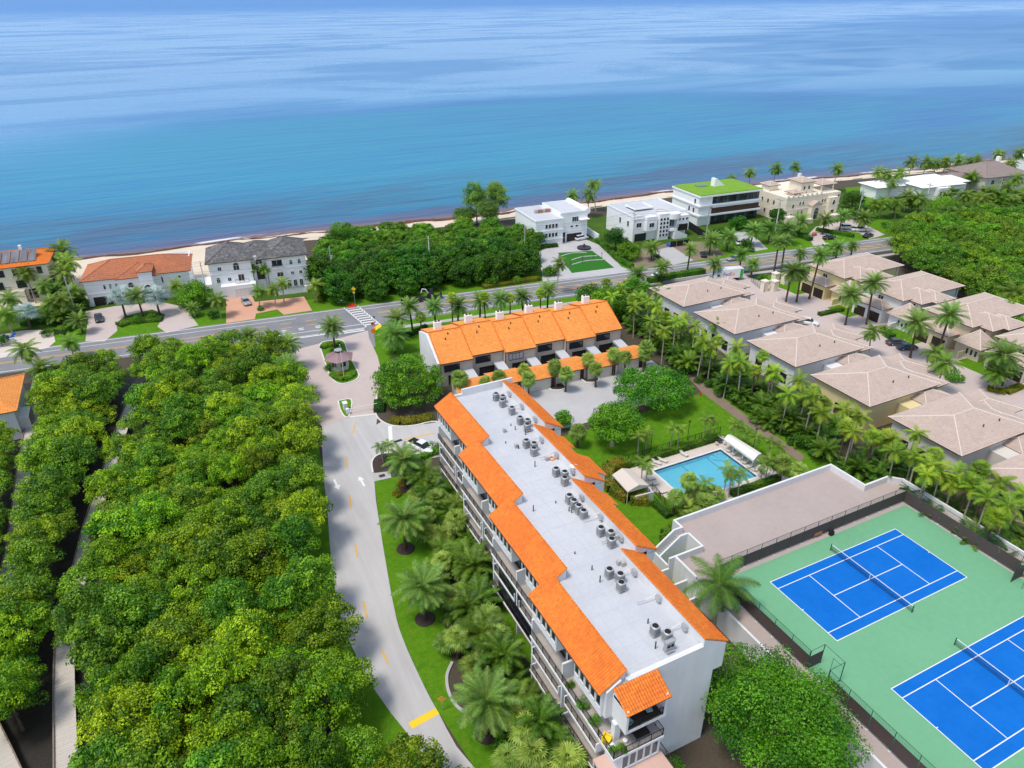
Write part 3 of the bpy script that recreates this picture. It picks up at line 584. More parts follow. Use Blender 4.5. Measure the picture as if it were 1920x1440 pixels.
for k in range(4):
    dx = -1.85*k; y1 = [45, 30.7, 16.5, 2.3][k]; y0 = [30.7, 16.5, 2.3, -11.9][k]; mods.append((dx, y0, y1))
    fe = 1.0 if k == 0 else 0
    core.box(-26.9+dx, -15.4+dx, y0, y1+fe, 0, DECK-.06)
    core.box(-15.4+dx, -14.3+dx, y0+.01, y1, FL[4]-.2, 13.75)
    deckm.box(-26.2+dx, -17.0+dx, y0+(.25 if k == 3 else 0), y1+fe-(.25 if k == 0 else 0), DECK-.06+.002*k, DECK+.004*k)
    # roof bodies: wedges left and right
    for (xe, xt, nm) in ((-29+dx, -26.1+dx, 'L'), (-14+dx, -17.1+dx, 'R')):
        s_ = -1 if nm == 'L' else 1
        ye0 = y0+(.3 if nm == 'L' else .0); ye1 = y1
        par.prism_y([(xe-s_*.25, EAVE-.12), (xe-s_*.25, EAVE+.03), (xt, TOP-.09), (xt, DECK-.05), (xt+s_*.4, 13.7)] if s_ > 0 else [(xe+.25, EAVE-.12), (xt-.4, 13.7), (xt, DECK-.05), (xt, TOP-.09), (xe+.25, EAVE+.03)], ye0, ye1)
        fas.obox((xe-s_*.1, (ye0+ye1)/2, EAVE-.10), (.14, (ye1-ye0)/2-.02, .07))
        ti = MB(); A, B_ = (xe, ye1+.12, EAVE), (xe, ye0-.12, EAVE); C_, D_ = (xt, ye0-.12, TOP), (xt, ye1+.12, TOP)
        tile_face(ti, [A, B_, C_, D_] if nm == 'L' else [B_, A, D_, C_], .30, .40, .085, .06, 4)
        ti.build('roof_tiles', M['tile_orange'], BL, True, kind='stuff')
        cp = MB(); n = int((ye1-ye0)/.42)
        for i in range(n): q = ye0+(ye1-ye0)*i/n; cp.tube([(xt, q, TOP+.04), (xt, q+.46, TOP+.01)], [.13, .11], 6)
        for yy in (ye0-.1, ye1+.1):
            for i in range(7): t = i/7; t2 = (i+1.1)/7; cp.tube([(xe+(xt-xe)*t, yy, EAVE+(TOP-EAVE)*t+.05), (xe+(xt-xe)*t2, yy, EAVE+(TOP-EAVE)*t2+.03)], [.13, .11], 6)
        cp.build('ridge_tiles', M['tile_orange'], BL, True, kind='stuff')
    fas.obox((-17.08+dx, (y0+y1)/2, TOP-.06), (.06, (y1-y0)/2, .035))
    fas.obox((-26.15+dx, y0+.17, TOP-.55), (.9, .02, .05), 0, 0) if 0 else None
    # penthouse bays with strips of five windows
    for (ya, yb) in ((y1-5.3, y1-.02), (y0+.3, y0+5.2)):
        bays.box(-28.55+dx, -26.85+dx, ya, yb, FL[4]-.3, 13.9)
        for i in range(5): window(BL, (-28.55+dx+25, ya+(yb-ya)*(i+.5)/5-16, 11.8), (yb-ya)/5-.27, 1.75, -math.pi/2, 1, 1, 'frame_white', 'glass', bar=.06)
    # balconies
    for l in (3, 2, 1):
        z = FL[l]; xo = -28.9+dx if l != 2 else -28.75+dx
        spans = [(y0+.05, y1-.05)] if l in (3, 1) else [(y1-6.3, y1-.4), (y0+.4, y0+6.6)]
        for (ya, yb) in spans:
            slabs.box(xo, -26.9+dx+.02, ya, yb, z-.28, z-.02)
            fl = MB(); fl.box(xo+.14, -26.92+dx, ya+.1, yb-.1, z-.019, z+.005); fl.build('balcony_floor', M['balcony_floor'], BL, True)
            r = MB(); railing(r, (xo+.1, ya+.1), (xo+.1, yb-.1), z)
            r.build('railing', M['rail'], BL, True)
        ends = [(y1-6.3, y1-.4), (y0+.4, y0+6.6)]
        for (ya, yb) in ends:
            if l == 2 or (l == 1 and k % 2):
                fins.box(xo+.02, xo+1.5, ya-.06, ya+.08, z-.29, z+1.05); fins.box(xo+.02, xo+1.5, yb-.08, yb+.06, z-.29, z+1.05)
    for yy in (y1-.2, (y0+y1)/2+.2): fins.box(-28.7+dx, -26.85+dx, yy-.12, yy+.12, 0, FL[4]-.3) if yy < y1-.3 or k == 0 else fins.box(-28.7+dx, -26.85+dx, yy-.12, yy+.12, 0, FL[4]-.32)
    for l in range(5):
        for yc in (y1-3.4, y1-6.4, y0+3.4, y0+6.6) if l < 4 else (y1-6.9, y0+6.7):
            window(BL, (-26.9+dx+25, yc-16, FL[l]+.08), 2.3 if l < 4 else 1.8, 2.15, -math.pi/2, 2, 1, 'frame_dark', 'glass', name='sliding_door')
# screened balconies of the third module
for (ya, yb, z, xo) in ((8.8, 14.6, FL[2], -32.45), (8.8, 14.6, FL[1], -32.6), (2.9, 8.4, FL[1], -32.6)):
    s = MB()
    for i in range(6): q = ya+(yb-ya)*i/5; s.box(xo+.1, xo+.16, q-.03, q+.03, z, z+2.4)
    s.box(xo+.1, xo+.16, ya, yb, z+2.34, z+2.42); s.box(xo+.1, xo+.16, ya, yb, z+1.1, z+1.16)
    o = s.build('screen_frame', M['frame_dark'], BL, True)
    g = MB(); g.quad((xo+.13, ya, z), (xo+.13, yb, z), (xo+.13, yb, z+2.38), (xo+.13, ya, z+2.38)); g.build('screen', M['glass'], BL, True)
# far parapet, near parapet, inner kerbs
par.box(-26.9, -24.0, 45.75, 46.05, DECK-.3, DECK+.45); par.box(-24.0, -15.0, 45.7, 46.0, DECK-.3, DECK+1.25)
par.box(-31.7, -22.55, -11.95, -11.62, DECK-.3, DECK+.55); par.box(-26.9, -26.2, 45.0, 45.76, DECK-.2, DECK+.45)
# near end: wall, boxed penthouse balcony, terrace
core.box(-32.45, -20.95, -12.1, -11.88, 0, DECK+.0); core.box(-31.6, -22.7, -12.099, -11.9, DECK, DECK+.5)
core.add([(-22.75, -12.106, 13.7), (-19.75, -12.106, 13.7), (-19.75, -12.106, 13.98), (-22.75, -12.106, 15.72), (-22.75, -11.88, 13.7), (-19.75, -11.88, 13.7), (-19.75, -11.88, 13.98), (-22.75, -11.88, 15.72)], [(0, 1, 2, 3), (7, 6, 5, 4), (0, 4, 5, 1), (1, 5, 6, 2), (2, 6, 7, 3), (3, 7, 4, 0)])
core.box(-21.05, -19.76, -12.095, -11.88, FL[4]-.3, 13.698)
bays.prism_y([(-33.85, 10.6), (-32.3, 10.6), (-32.3, 15.1), (-33.85, 14.15)], -11.98, -11.6)
bays.box(-33.1, -32.85, -14.3, -11.98, FL[4]-.3, 13.75); bays.box(-28.75, -28.5, -14.3, -11.98, FL[4]-.3, 13.75); bays.box(-32.85, -28.75, -14.3, -12.1, FL[4]-.3, FL[4]-.02); bays.box(-32.85, -28.75, -14.3, -14.1, 13.3, 13.55)
ti = MB(); tile_face(ti, [(-33.3, -14.55, 13.5), (-28.25, -14.55, 13.5), (-28.25, -12.08, 14.65), (-33.3, -12.08, 14.65)], .30, .40, .065, .05, 4); ti.build('roof_tiles', M['tile_orange'], BL, True, kind='stuff')
bays.prism_x([(-14.4, 13.42), (-12.09, 13.42), (-12.09, 14.55)], -33.1, -28.5); fas.obox((-30.78, -14.48, 13.44), (2.5, .05, .06))
r = MB(); railing(r, (-32.8, -14.2), (-28.8, -14.2), FL[4]); r.build('railing', M['rail'], BL, True)
fl = MB(); fl.box(-32.84, -28.76, -14.08, -12.12, FL[4]-.018, FL[4]+.01); fl.build('balcony_floor', M['mulch'], BL, True)
window(BL, (-30.8+25, -12.12-16, FL[4]+.06), 2.4, 2.0, 0, 2, 1, 'frame_dark', 'glass', name='sliding_door')
slabs.box(-34.45, -28.6, -14.6, -11.9, FL[3]-.3, FL[3]-.02); fl = MB(); fl.box(-34.35, -28.7, -14.5, -11.9, FL[3]-.018, FL[3]+.006); fl.build('balcony_floor', M['balcony_floor'], BL, True)
r = MB(); railing(r, (-34.35, -14.5), (-28.7, -14.5), FL[3]); railing(r, (-28.7, -14.5), (-28.7, -12.2), FL[3]); railing(r, (-34.35, -14.5), (-34.35, -11.9), FL[3]); r.build('railing', M['rail'], BL, True)
fins.box(-33.35, -32.7, -13.0, -12.4, FL[3], FL[4]-.3); fins.box(-33.1, -28.7, -14.3, -12.12, FL[1], FL[2]-.02)
core.box(-33.6, -28.8, -14.4, -12.1, FL[2], FL[3]-.3)
for i in range(5): window(BL, (-32.9+i*.86+25, -14.4-16, FL[2]+.45), .66, 1.75, 0, 1, 1, 'frame_white', 'glass_blue', bar=.06)
window(BL, (-30.9+25, -12.1-16, FL[3]+.08), 2.6, 2.1, 0, 2, 1, 'frame_dark', 'glass', name='sliding_door')
fl = MB(); fl.box(-35, -28.4, -16.6, -12.1, FL[2]-.25, FL[2]-.02); fl.build('terrace_floor', M['pinkfloor'], BL, True)
r = MB(); railing(r, (-28.5, -16.5), (-28.5, -12.2), FL[2]); r.build('railing', M['rail'], BL, True)
# dormers on the right-hand roofs
for (k, ya, yb, ext) in ((1, 25.8, 29.0, 1.0), (1, 18.6, 23.6, 1.9), (2, 11.8, 14.6, 1.0)):
    dx = -1.85*k; xe = -14+dx; sl = (TOP-EAVE)/3.1; zl = EAVE-sl*ext
    ti = MB(); tile_face(ti, [(xe+ext, ya, zl), (xe+ext, yb, zl), (xe-.25, yb, EAVE+sl*.25+.01), (xe-.25, ya, EAVE+sl*.25+.01)], .3, .4, .085, .06, 4); ti.build('roof_tiles', M['tile_orange'], BL, True, kind='stuff')
    par.prism_y([(xe-1.3, 9.0), (xe+ext-.25, 9.0), (xe+ext-.25, zl+.05), (xe-.3, EAVE+.1), (xe-1.3, EAVE-.1)], ya+.15, yb-.15)
core.build('wall', M['white'], BL, True); build_each(slabs, 'balcony_slab', M['white'], BL); build_each(fins, 'balcony_side_wall', M['white'], BL); build_each(bays, 'penthouse_bay', M['white'], BL)
build_each(par, 'parapet', M['white'], BL); deckm.build('flat_roof', M['roofwhite'], BL, True); build_each(fas, 'fascia', M['trim_brown'], BL)
sm_ = MB()
for k, (dx, y0, y1) in enumerate(mods):
    for i in range(6): yy = y0+(i+.5)*(y1-y0)/6; sm_.box(-26.1+dx, -17.15+dx, yy-.03, yy+.03, DECK+.004*k+.001, DECK+.004*k+.009)
    for i in range(1, 4): xx = -26.1+dx+i*2.24; sm_.box(xx-.03, xx+.03, y0+.3, y1-.01, DECK+.004*k+.001, DECK+.004*k+.012)
sm_.build('roof_seams', M['roof_seam'], BL, True, kind='stuff')
# roof clutter fixed to the block
vt = MB()
for i, (x, y) in enumerate(((958, 795), (966, 803), (985, 812), (945, 803), (972, 838), (1003, 872), (1042, 940), (1067, 955), (1072, 958), (1078, 1035), (1110, 1065), (1125, 1088), (1168, 1105), (1215, 1165), (1229, 1212), (948, 828), (925, 748), (1000, 955))):
    q = at(x, y, DECK+.3); vt.cyl(q[0], q[1], DECK, DECK+.35+.3*(i % 3), .07, 8)
build_each(vt, 'vent_pipe', M['metal_dark'], BL)
bx_ = MB()
for (x, y) in ((946, 807), (1025, 860), (1160, 1055), (1168, 1057), (968, 836)):
    q = at(x, y, DECK+.3); bx_.obox((q[0], q[1], DECK+.3), (.22, .22, .3))
build_each(bx_, 'roof_vent_box', M['concrete'], BL)
wb = MB()
for k, (dx, y0, y1) in enumerate(mods):
    for i in range(3): wb.obox((-17.45+dx, y0+2.5+i*4.4, DECK+.75), (.16, .3, .3)); wb.tube([(-17.3+dx, y0+3.0+i*4.4, DECK+.1), (-17.3+dx, y0+3.0+i*4.4, DECK+.9), (-18.6+dx, y0+3.1+i*4.4, DECK+.5), (-19.6+dx, y0+3.2+i*4.4, DECK+.45)], .05, 5)
build_each(wb, 'conduit_box', M['galv'], BL)
# ---- air conditioners on the roof
def ac_unit(label, x, y, z, rz=0, split=False, group='air conditioners on the flat roof'):
    t = thing('air_conditioner', label, 'air conditioner', (x, y, z), rz, group)
    key = 'acs' if split else 'ac'
    if key not in WC:
        b = MB(); g = MB(); f = MB(); l = MB(); v = MB()
        if split:
            b.box(-.5, .5, -.22, .22, .35, 1.45)
            for sx in (-.22, .22): f.tube([(sx, -.23, .95), (sx, -.26, .95)], [.19, .19], 12)
        else:
            c_ = [(.43, .30), (.30, .43), (-.30, .43), (-.43, .30), (-.43, -.30), (-.30, -.43), (.30, -.43), (.43, -.30)]
            b.prism(c_, .33, 1.22)
            for i in range(9): g.prism([(p[0]*1.025, p[1]*1.025) for p in c_], .40+i*.09, .44+i*.09)
            v.tube([(0, 0, 1.22), (0, 0, 1.28), (0, 0, 1.30)], [.42, .40, .36], 16)
            f.tube([(0, 0, 1.31), (0, 0, 1.312)], [.33, .33], 16)
        for sx in (-.36, .36):
            for sy in (-.36, .36): l.box(sx-.03, sx+.03, sy-.03, sy+.03, 0, .33)
        l.box(-.5, .5, -.40, .40, .26, .30)
        WC[key] = (b.mesh('casing', M['metal']), g.mesh('grille', M['grille']) if not split else None, f.mesh('fan', M['black']), l.mesh('stand', M['galv']), v.mesh('fan_ring', M['galv']) if not split else None)
    for nm, me in zip(('casing', 'grille', 'fan', 'stand', 'fan_ring'), WC[key]):
        if me: link(nm, me, t)
    return t
ORD = ['first', 'second', 'third', 'fourth']
GR = [('farthest', 937, 747, 3, -1), ('lone', 961, 767, 1, -1), ('third farthest', 983, 792, 3, -1), ('fourth farthest', 995, 836, 3, -1), ('fifth farthest', 1052, 890, 3, -1), ('largest', 1082, 946, 4, -1), ('third nearest', 1138, 1003, 3, -1), ('second nearest', 1155, 1083, 3, -1), ('nearest', 1243, 1193, 3, 2)]
for (nm, x, y, n, sp) in GR:
    c = at(x, y, DECK+.9)
    for i in range(n):
        lab = 'single grey air conditioner standing alone near the far end of the flat roof' if n == 1 else f'grey air conditioner, {ORD[i]} from the sea in the {nm} cluster on the flat roof'
        ac_unit(lab, c[0]+(.55 if (i % 2 and n == 3) else -.1), c[1]+1.15*((n-1)/2-i), DECK+.015, 0, i == sp)
mb = MB(); q = at(1035, 860, DECK+.05); mb.tube([(q[0]+.38*math.cos(t), q[1]+.38*math.sin(t), DECK+.08) for t in np.linspace(0, 2*math.pi, 17)], .09, 6); o = mb.build('orange_ring', M['orange']); tag(o, 'orange ring lying on the white flat roof', 'ring')
q = at(1076, 868, 16); mb = MB()
mb.tube([(q[0], q[1], 14.3), (q[0], q[1], 15.4)], .22, 10); mb.tube([(q[0], q[1], 15.4), (q[0], q[1], 15.55), (q[0], q[1], 15.75)], [.5, .55, .2], 14); o = mb.build('roof_ventilator', M['frame_white']); tag(o, 'white capped ventilator rising from the orange roof beside the lawn', 'ventilator')
# ---- terrace furniture
def chair_box(name, label, cat, m, boxes, loc, rz=0):
    mb = MB()
    for b in boxes: mb.box(*b)
    o = mb.build(name, M[m]); o.location = loc; o.rotation_euler[2] = rz; tag(o, label, cat); return o
LEG4 = lambda w, d, h, t=.03: [(sx*w-t, sx*w+t, sy*d-t, sy*d+t, 0, h) for sx in (-1, 1) for sy in (-1, 1)]
zt = FL[3]+.008
chair_box('outdoor_table', 'dark low table on the corner terrace under the penthouse', 'table', 'rail', LEG4(.7, .4, .4)+[(-.8, .8, -.5, .5, .4, .46)], (-30.6, -13.5, zt))
chair_box('outdoor_sofa', 'dark sofa against the wall of the corner terrace', 'sofa', 'rail', [(-1.1, 1.1, -.4, .4, .1, .42), (-1.1, 1.1, .28, .42, .42, .8), (-1.1, -.95, -.4, .28, .42, .62), (.95, 1.1, -.4, .28, .42, .62)]+LEG4(1.0, .33, .1), (-30.4, -12.6, zt))
chair_box('yellow_armchair', 'armchair with bright yellow cushions on the corner terrace', 'armchair', 'yellowp', [(-.4, .4, -.4, .4, .12, .42), (-.4, .4, .28, .42, .42, .8), (-.42, -.3, -.4, .28, .42, .6), (.3, .42, -.4, .28, .42, .6)]+LEG4(.33, .33, .12), (-33.9, -12.6, zt), .6)
chair_box('white_side_table', 'small white side table next to the yellow armchair', 'table', 'frame_white', LEG4(.25, .25, .42)+[(-.33, .33, -.33, .33, .42, .47)], (-33.9, -13.6, zt), .3)
mb = MB(); mb.tube([(0, 0, 0), (0, 0, .3), (0, 0, .34)], [.18, .24, .24], 12); o = mb.build('white_planter', M['frame_white']); o.location = (-32.4, -13.5, zt); tag(o, 'small round white planter by the terrace column', 'planter')
for (x, y, rz, lb) in ((-32.3, -13.5, .3, 'teal'), (-29.8, -13.2, -.2, 'pale teal')):
    t = thing('lounge_chair', f'{lb} cushioned lounge chair on the {"left" if x < -31 else "right"} of the boxed penthouse balcony', 'chair', (x, y, FL[4]+.012), rz)
    a = MB(); a.obox((0, 0, .36), (.32, .45, .06)); a.obox((0, .55, .62), (.32, .07, .34), 0, -.35); a.build('cushion', M['teal'], t)
    a = MB()
    for bx__ in LEG4(.28, .38, .3): a.box(*bx__)
    a.build('leg', M['rail'], t)
# ================================================================= TOWNHOUSE ROW
TH = thing('townhouse_row', 'row of six tan townhouses under stepped flat orange tiled roofs with white chimneys', 'building', (4.1, 72.85, 0), -0.073)
wl_ = MB(); fs = MB(); wg_ = MB(); N6 = 6
for i in range(N6):
    x0 = -21.2+i*7.07; x1 = x0+7.07; off = 0.9 if i % 2 else 0.0; zo = 0.22 if i % 2 else 0.0; kx = .004*i
    yf, yr, yb = off, 7.9+off*.5, 13.8+off*.5; ze, zr, zb = 5.55+zo, 9.25+zo, 7.55+zo
    wl_.prism_x([(yf+.5, 0), (yb-.3, 0), (yb-.3, zb-.12), (yr, zr-.15), (yf+.5, ze+.08)], x0+.03, x1-.03)
    t1 = MB(); tile_face(t1, [(x0+.02, yf-.1, ze), (x1-.02, yf-.1, ze), (x1-.02, yr, zr), (x0+.02, yr, zr)], .36, .36, .03, .05, 2); t1.build('roof_tiles', M['tile_orange2'], TH, kind='stuff')
    t2 = MB(); tile_face(t2, [(x1-.02, yb+.1, zb), (x0+.02, yb+.1, zb), (x0+.02, yr, zr), (x1-.02, yr, zr)], .36, .36, .03, .05, 2); t2.build('roof_tiles', M['tile_orange2'], TH, kind='stuff')
    c = MB(); n = 17
    for j in range(n): c.tube([(x0+7.07*j/n, yr, zr+.08), (x0+7.07*(j+1.1)/n, yr, zr+.05)], [.14, .12], 6)
    for xx in (x0+.06, x1-.06):
        for j in range(20): c.tube([(xx, yf+(yr-yf)*j/20, ze+(zr-ze)*j/20+.08), (xx, yf+(yr-yf)*(j+1.1)/20, ze+(zr-ze)*(j+1.1)/20+.06)], [.12, .10], 5)
        c.tube([(xx, yr, zr+.06), (xx, yb, zb+.06)], .10, 5)
    c.build('ridge_tiles', M['tile_orange'], TH, kind='stuff')
    fs.box(x0+.05, x1-.05, yf-.14, yf-.06, ze-.2, ze-.0); fs.box(x0+.12, x0+.22, yf+.36, yf+.47, 2.6, ze-.1)
    ch = MB(); ch.box(x0+2.0, x0+3.5, yr+1.7, yr+2.9, zb-.5, zr+1.15); ob = ch.build('chimney', M['white2'], TH)
    pt = MB()
    for q in (.4, 1.1): pt.cyl(x0+2.0+q, yr+2.3, zr+1.15, zr+1.5, .26, 8)
    build_each(pt, 'flue', M['trim_brown'], ob, False)
    vp = MB(); vp.cyl(x0+3.9, yr-1.2, zr-.7, zr-.1, .14, 8); vp.cyl(x0+3.0, yr-2.4, zr-1.3, zr-.65, .14, 8); build_each(vp, 'vent_pipe', M['trim_brown'], TH, False)
    window(TH, (x0+2.6, yf+.5, 3.35+zo), 3.2, 1.4, 0, 4 if i in (2, 4) else 2, 1, 'frame_dark', 'curtain' if i == 2 else 'glass')
    window(TH, (x0+3.4, yf+.5, .3), 3.2, 2.1, 0, 3, 1, 'frame_dark', 'glass', name='sliding_door')
    cn = MB(); cn.prism_x([(yf-3.2, 2.6), (yf+.5, 2.7), (yf+.5, 3.15), (yf-1.0, 3.1), (yf-3.2, 2.8)], x0+4.9, x1-.05); cn.build('porch_roof', M['roofwhite'], TH)
    g0 = -8.6+(.8 if i % 2 else 0); gx0 = x0+1.0; gx1 = x1+1.0
    wg_.box(gx0+.02, gx1-.02, g0+.4, g0+4.6, 0, 2.75+.01*i)
    tg = MB(); A_ = [(gx0+.02, g0-.1, 2.65), (gx1-.02, g0-.1, 2.65), (gx1-.02, g0+2.9, 3.85), (gx0+.02, g0+2.9, 3.85)]; tile_face(tg, A_, .36, .36, .03, .05, 2)
    tile_face(tg, [(gx1-.02, g0+4.8, 3.2), (gx0+.02, g0+4.8, 3.2), (gx0+.02, g0+2.9, 3.85), (gx1-.02, g0+2.9, 3.85)], .36, .36, .03, .05, 2)
    tg.build('garage_roof_tiles', M['tile_orange2'], TH, kind='stuff')
    wg_.prism_x([(g0+.42, 2.7), (g0+4.5, 2.7), (g0+4.5, 3.15), (g0+2.9, 3.72)], gx0+.06, gx1-.06)
    dr = MB(); dr.box(gx0+.7, gx1-1.7, g0+.32, g0+.4, .02, 2.25); ob = dr.build('garage_door', M['offwhite'], TH)
    for q in range(1, 4): pl = MB(); pl.box(gx0+.72, gx1-1.72, g0+.305, g0+.32, .55*q-.02, .55*q+.02); pl.build('panel_joint', M['tan'], ob)
    ed = MB(); ed.box(gx1-1.3, gx1-.5, g0+.3, g0+.38, .02, 2.2); ed.build('entry_gate', M['frame_dark'], TH)
    fs.box(gx0+.05, gx1-.05, g0-.18, g0-.1, 2.5, 2.66)
build_each(wl_, 'wall', M['tan'], TH, False); build_each(wg_, 'garage_wall', M['offwhite'], TH, False); build_each(fs, 'fascia', M['trim_brown'], TH, False)
ww = MB(); ww.prism_x([(.3, 0), (13.6, 0), (13.6, 7.35), (7.9, 9.05), (.3, 5.6)], -21.7, -21.18); ww.build('end_wall', M['white'], TH)
window(TH, (-21.7, 2.0, 2.8), .5, 1.6, -math.pi/2, 1, 1, 'frame_white', 'glass')

# ================================================================= HIP-ROOFED HOUSES
def hip(x0, x1, y0, y1, ze, pitch, ov=.7):
    x0 -= ov; x1 += ov; y0 -= ov; y1 += ov; w, d = x1-x0, y1-y0; h = min(w, d)/2*pitch; z = ze+h
    if w >= d: r0, r1 = (x0+d/2, (y0+y1)/2, z), (x1-d/2, (y0+y1)/2, z)
    else: r0, r1 = ((x0+x1)/2, y0+w/2, z), ((x0+x1)/2, y1-w/2, z)
    a, b, c, d_ = (x0, y0, ze), (x1, y0, ze), (x1, y1, ze), (x0, y1, ze)
    if w >= d: faces = [[a, b, r1, r0], [b, c, r1], [c, d_, r0, r1], [d_, a, r0]]; hips = [(a, r0), (d_, r0), (b, r1), (c, r1), (r0, r1)]
    else: faces = [[a, b, r0], [b, c, r1, r0], [c, d_, r1], [d_, a, r0, r1]]; hips = [(a, r0), (b, r0), (c, r1), (d_, r1), (r0, r1)]
    return faces, hips, (a, b, c, d_)
def roof_block(parent, x0, x1, y0, y1, ze, pitch=.36, tm='tile_pink', cm='cap_pink', ov=.7, du=.34, dv=.42, amp=.045, k=3, base=None):
    faces, hips, c = hip(x0, x1, y0, y1, ze, pitch, ov); t = MB()
    for f in faces: tile_face(t, f, du, dv, amp, .04, k)
    t.build('roof_tiles', M[tm], parent, kind='stuff')
    cp = MB()
    for a, b in hips:
        a, b = np.array(a), np.array(b); n = max(1, int(np.linalg.norm(b-a)/.45))
        for i in range(n): p, q = a+(b-a)*i/n, a+(b-a)*(i+1.15)/n; cp.tube([(p[0], p[1], p[2]+.06), (q[0], q[1], q[2]+.04)], [.15, .12], 5)
    cp.build('ridge_tiles', M[cm], parent, kind='stuff')
    f = MB(); x0, y0 = c[0][:2]; x1, y1 = c[2][:2]
    f.box(x0+.03, x1-.03, y0+.03, y0+.1, ze-.16, ze+.0); f.box(x0+.03, x1-.03, y1-.1, y1-.03, ze-.16, ze); f.box(x0+.03, x0+.1, y0+.1, y1-.1, ze-.16, ze); f.box(x1-.1, x1-.03, y0+.1, y1-.1, ze-.16, ze)
    f.build('fascia', M['trim_brown'], parent)
    s = MB(); s.box(x0+.1, x1-.1, y0+.1, y1-.1, ze-.12, ze-.06); s.build('soffit', M['offwhite'], parent)
def pyramid(parent, cx, cy, r, ze, zt, n=4, tm='tile_pink', cm='cap_pink', rot=math.pi/4):
    t = MB(); cp = MB(); P = [(cx+r*math.cos(rot+2*math.pi*i/n), cy+r*math.sin(rot+2*math.pi*i/n), ze) for i in range(n)]; ap = (cx, cy, zt)
    for i in range(n): tile_face(t, [P[i], P[(i+1) % n], ap], .34, .42, .045, .04, 3); cap_line(cp, (P[i][0], P[i][1], ze+.05), (cx, cy, zt+.05), .12)
    t.build('roof_tiles', M[tm], parent, kind='stuff'); cp.build('ridge_tiles', M[cm], parent, kind='stuff')
# left row: six alike houses seen over the hedge
LW = [('white', 'first behind the hedge from the road'), ('white', 'second behind the hedge from the road'), ('white', 'third behind the hedge from the road'), ('yellow', 'fourth behind the hedge from the road'), ('offwhite', 'fifth behind the hedge from the road'), ('beige', 'cut off by the right edge of the picture')]
for i, (wm, lb) in enumerate(LW):
    y0 = 76.3-17.55*i; H = thing('estate_house', f'{"white" if wm == "white" else "cream" if wm == "yellow" else "pale"} house with pinkish hip roof, {lb}', 'house', (45.6, y0, 0), 0, 'hedge side estate houses')
    w_ = MB(); w_.box(0, 17.6, 0, 12.4, 0, 5.9); w_.box(17.6, 21.4, .6, 10.5, 0, 4.9); w_.box(8, 14, -3.1, -.0, 0, 4.3); w_.box(18, 25.2, 6.2, 13.2, 0, 4.3); w_.build('wall', M[wm], H)
    roof_block(H, 0, 17.6, 0, 12.4, 6.0, .30); roof_block(H, 13, 21.4, .6, 10.5, 5.0, .28); roof_block(H, 15, 25.2, 6.2, 13.2, 4.4, .28); roof_block(H, 12.0, 18.5, -2.8, 1.5, 4.4, .3)
    for xx in (9.0, 13.2): v = MB(); v.cyl(xx, 2.6, 6.8, 7.5, .12, 8); v.build('roof_vent', M['trim_brown'], H)
    for (xx, zz, w2, h2) in ((8.5, 3.2, .9, 1.1), (11.5, 3.2, 1.6, 1.1)): window(H, (xx, 0, zz), w2, h2, 0, 1, 1, 'frame_white', 'curtain')
    for yy in (2.5, 6, 9.5): window(H, (0, yy, 1.0), 1.6, 2.0, -math.pi/2, 2, 1, 'frame_dark', 'glass')
    window(H, (21.7, -.0, 1.0), .01, .01, 0, 1, 1) if 0 else None
# right row: two storeys, entry turret, arched window
RW = [('yellow', 'yellow', 'farthest, beside the gate piers'), ('white', 'white', 'second, with a dark arched window'), ('beige', 'tan', 'third, with two dark cars parked in front'), ('offwhite', 'cream', 'nearest, at the right edge of the picture')]
for i, (wm, cn, lb) in enumerate(RW):
    y0 = 71.4-17.4*i; H = thing('two_storey_estate_house', f'two storey {cn} estate house, {lb} in its row', 'house', (92.5, y0, 0), 0, 'two storey estate houses')
    w_ = MB(); w_.box(1, 19.5, .6, 11.6, 0, 6.3); w_.box(3.6, 11.5, -2.4, .62, 0, 6.0); w_.box(-2.2, 1.02, 3.0, 11.2, 0, 3.6); w_.box(-1.0, 3.62, -4.0, 1.6, 0, 3.1); w_.box(19.5, 21.2, .8, 1.2, 0, 6.1); w_.box(19.5, 22.5, .7, 11.4, 0, 3.2); w_.box(-3.4, -1.0, -1.0, -.7, 0, 1.7)
    w_.build('wall', M[wm], H)
    roof_block(H, 1, 22.0, .6, 11.6, 6.4, .36); roof_block(H, 3.6, 11.5, -2.4, 6.0, 6.1, .36); roof_block(H, -2.2, 3.0, 3.0, 11.2, 3.7, .32, ov=.5); pyramid(H, 1.2, -1.3, 4.4, 3.15, 6.2)
    roof_block(H, 7.2, 12.8, -3.6, 3.0, 6.15, .38)
    for xx in (19.9, 22.2): pz = MB(); pz.box(xx-.15, xx+.15, 11.0, 11.3, 3.2, 6.3); pz.box(xx-.15, xx+.15, .9, 1.2, 3.2, 6.3); pz.build('veranda_post', M['frame_white'], H)
    window(H, (9.6, -2.4, 2.2), 1.7, 1.9, 0, 2, 2, 'frame_white', 'glass', arch=True); window(H, (14.5, .6, 3.4), 1.2, 1.3, 0, 2, 1, 'frame_white', 'glass', arch=True); window(H, (3.6, -.9, 4.2), .6, 1.3, -math.pi/2, 1, 1, 'frame_white', 'glass')
    for yy in (-3.2, -2.2, -1.2): window(H, (-1.0, yy, .9), .55, 1.4, -math.pi/2, 1, 1, 'frame_white', 'glass')
    for yy in (4.9, 9.0): window(H, (-2.2, yy, .05), 2.9, 2.3, -math.pi/2, 4, 4, 'wood', 'frame_dark', name='garage_door', bar=.06)
    window(H, (1.0, 6.4, 4.4), 1.4, 1.2, -math.pi/2, 2, 1, 'frame_white', 'glass'); window(H, (17, .6, 1), 1.8, 2.1, 0, 2, 1, 'frame_white', 'glass')
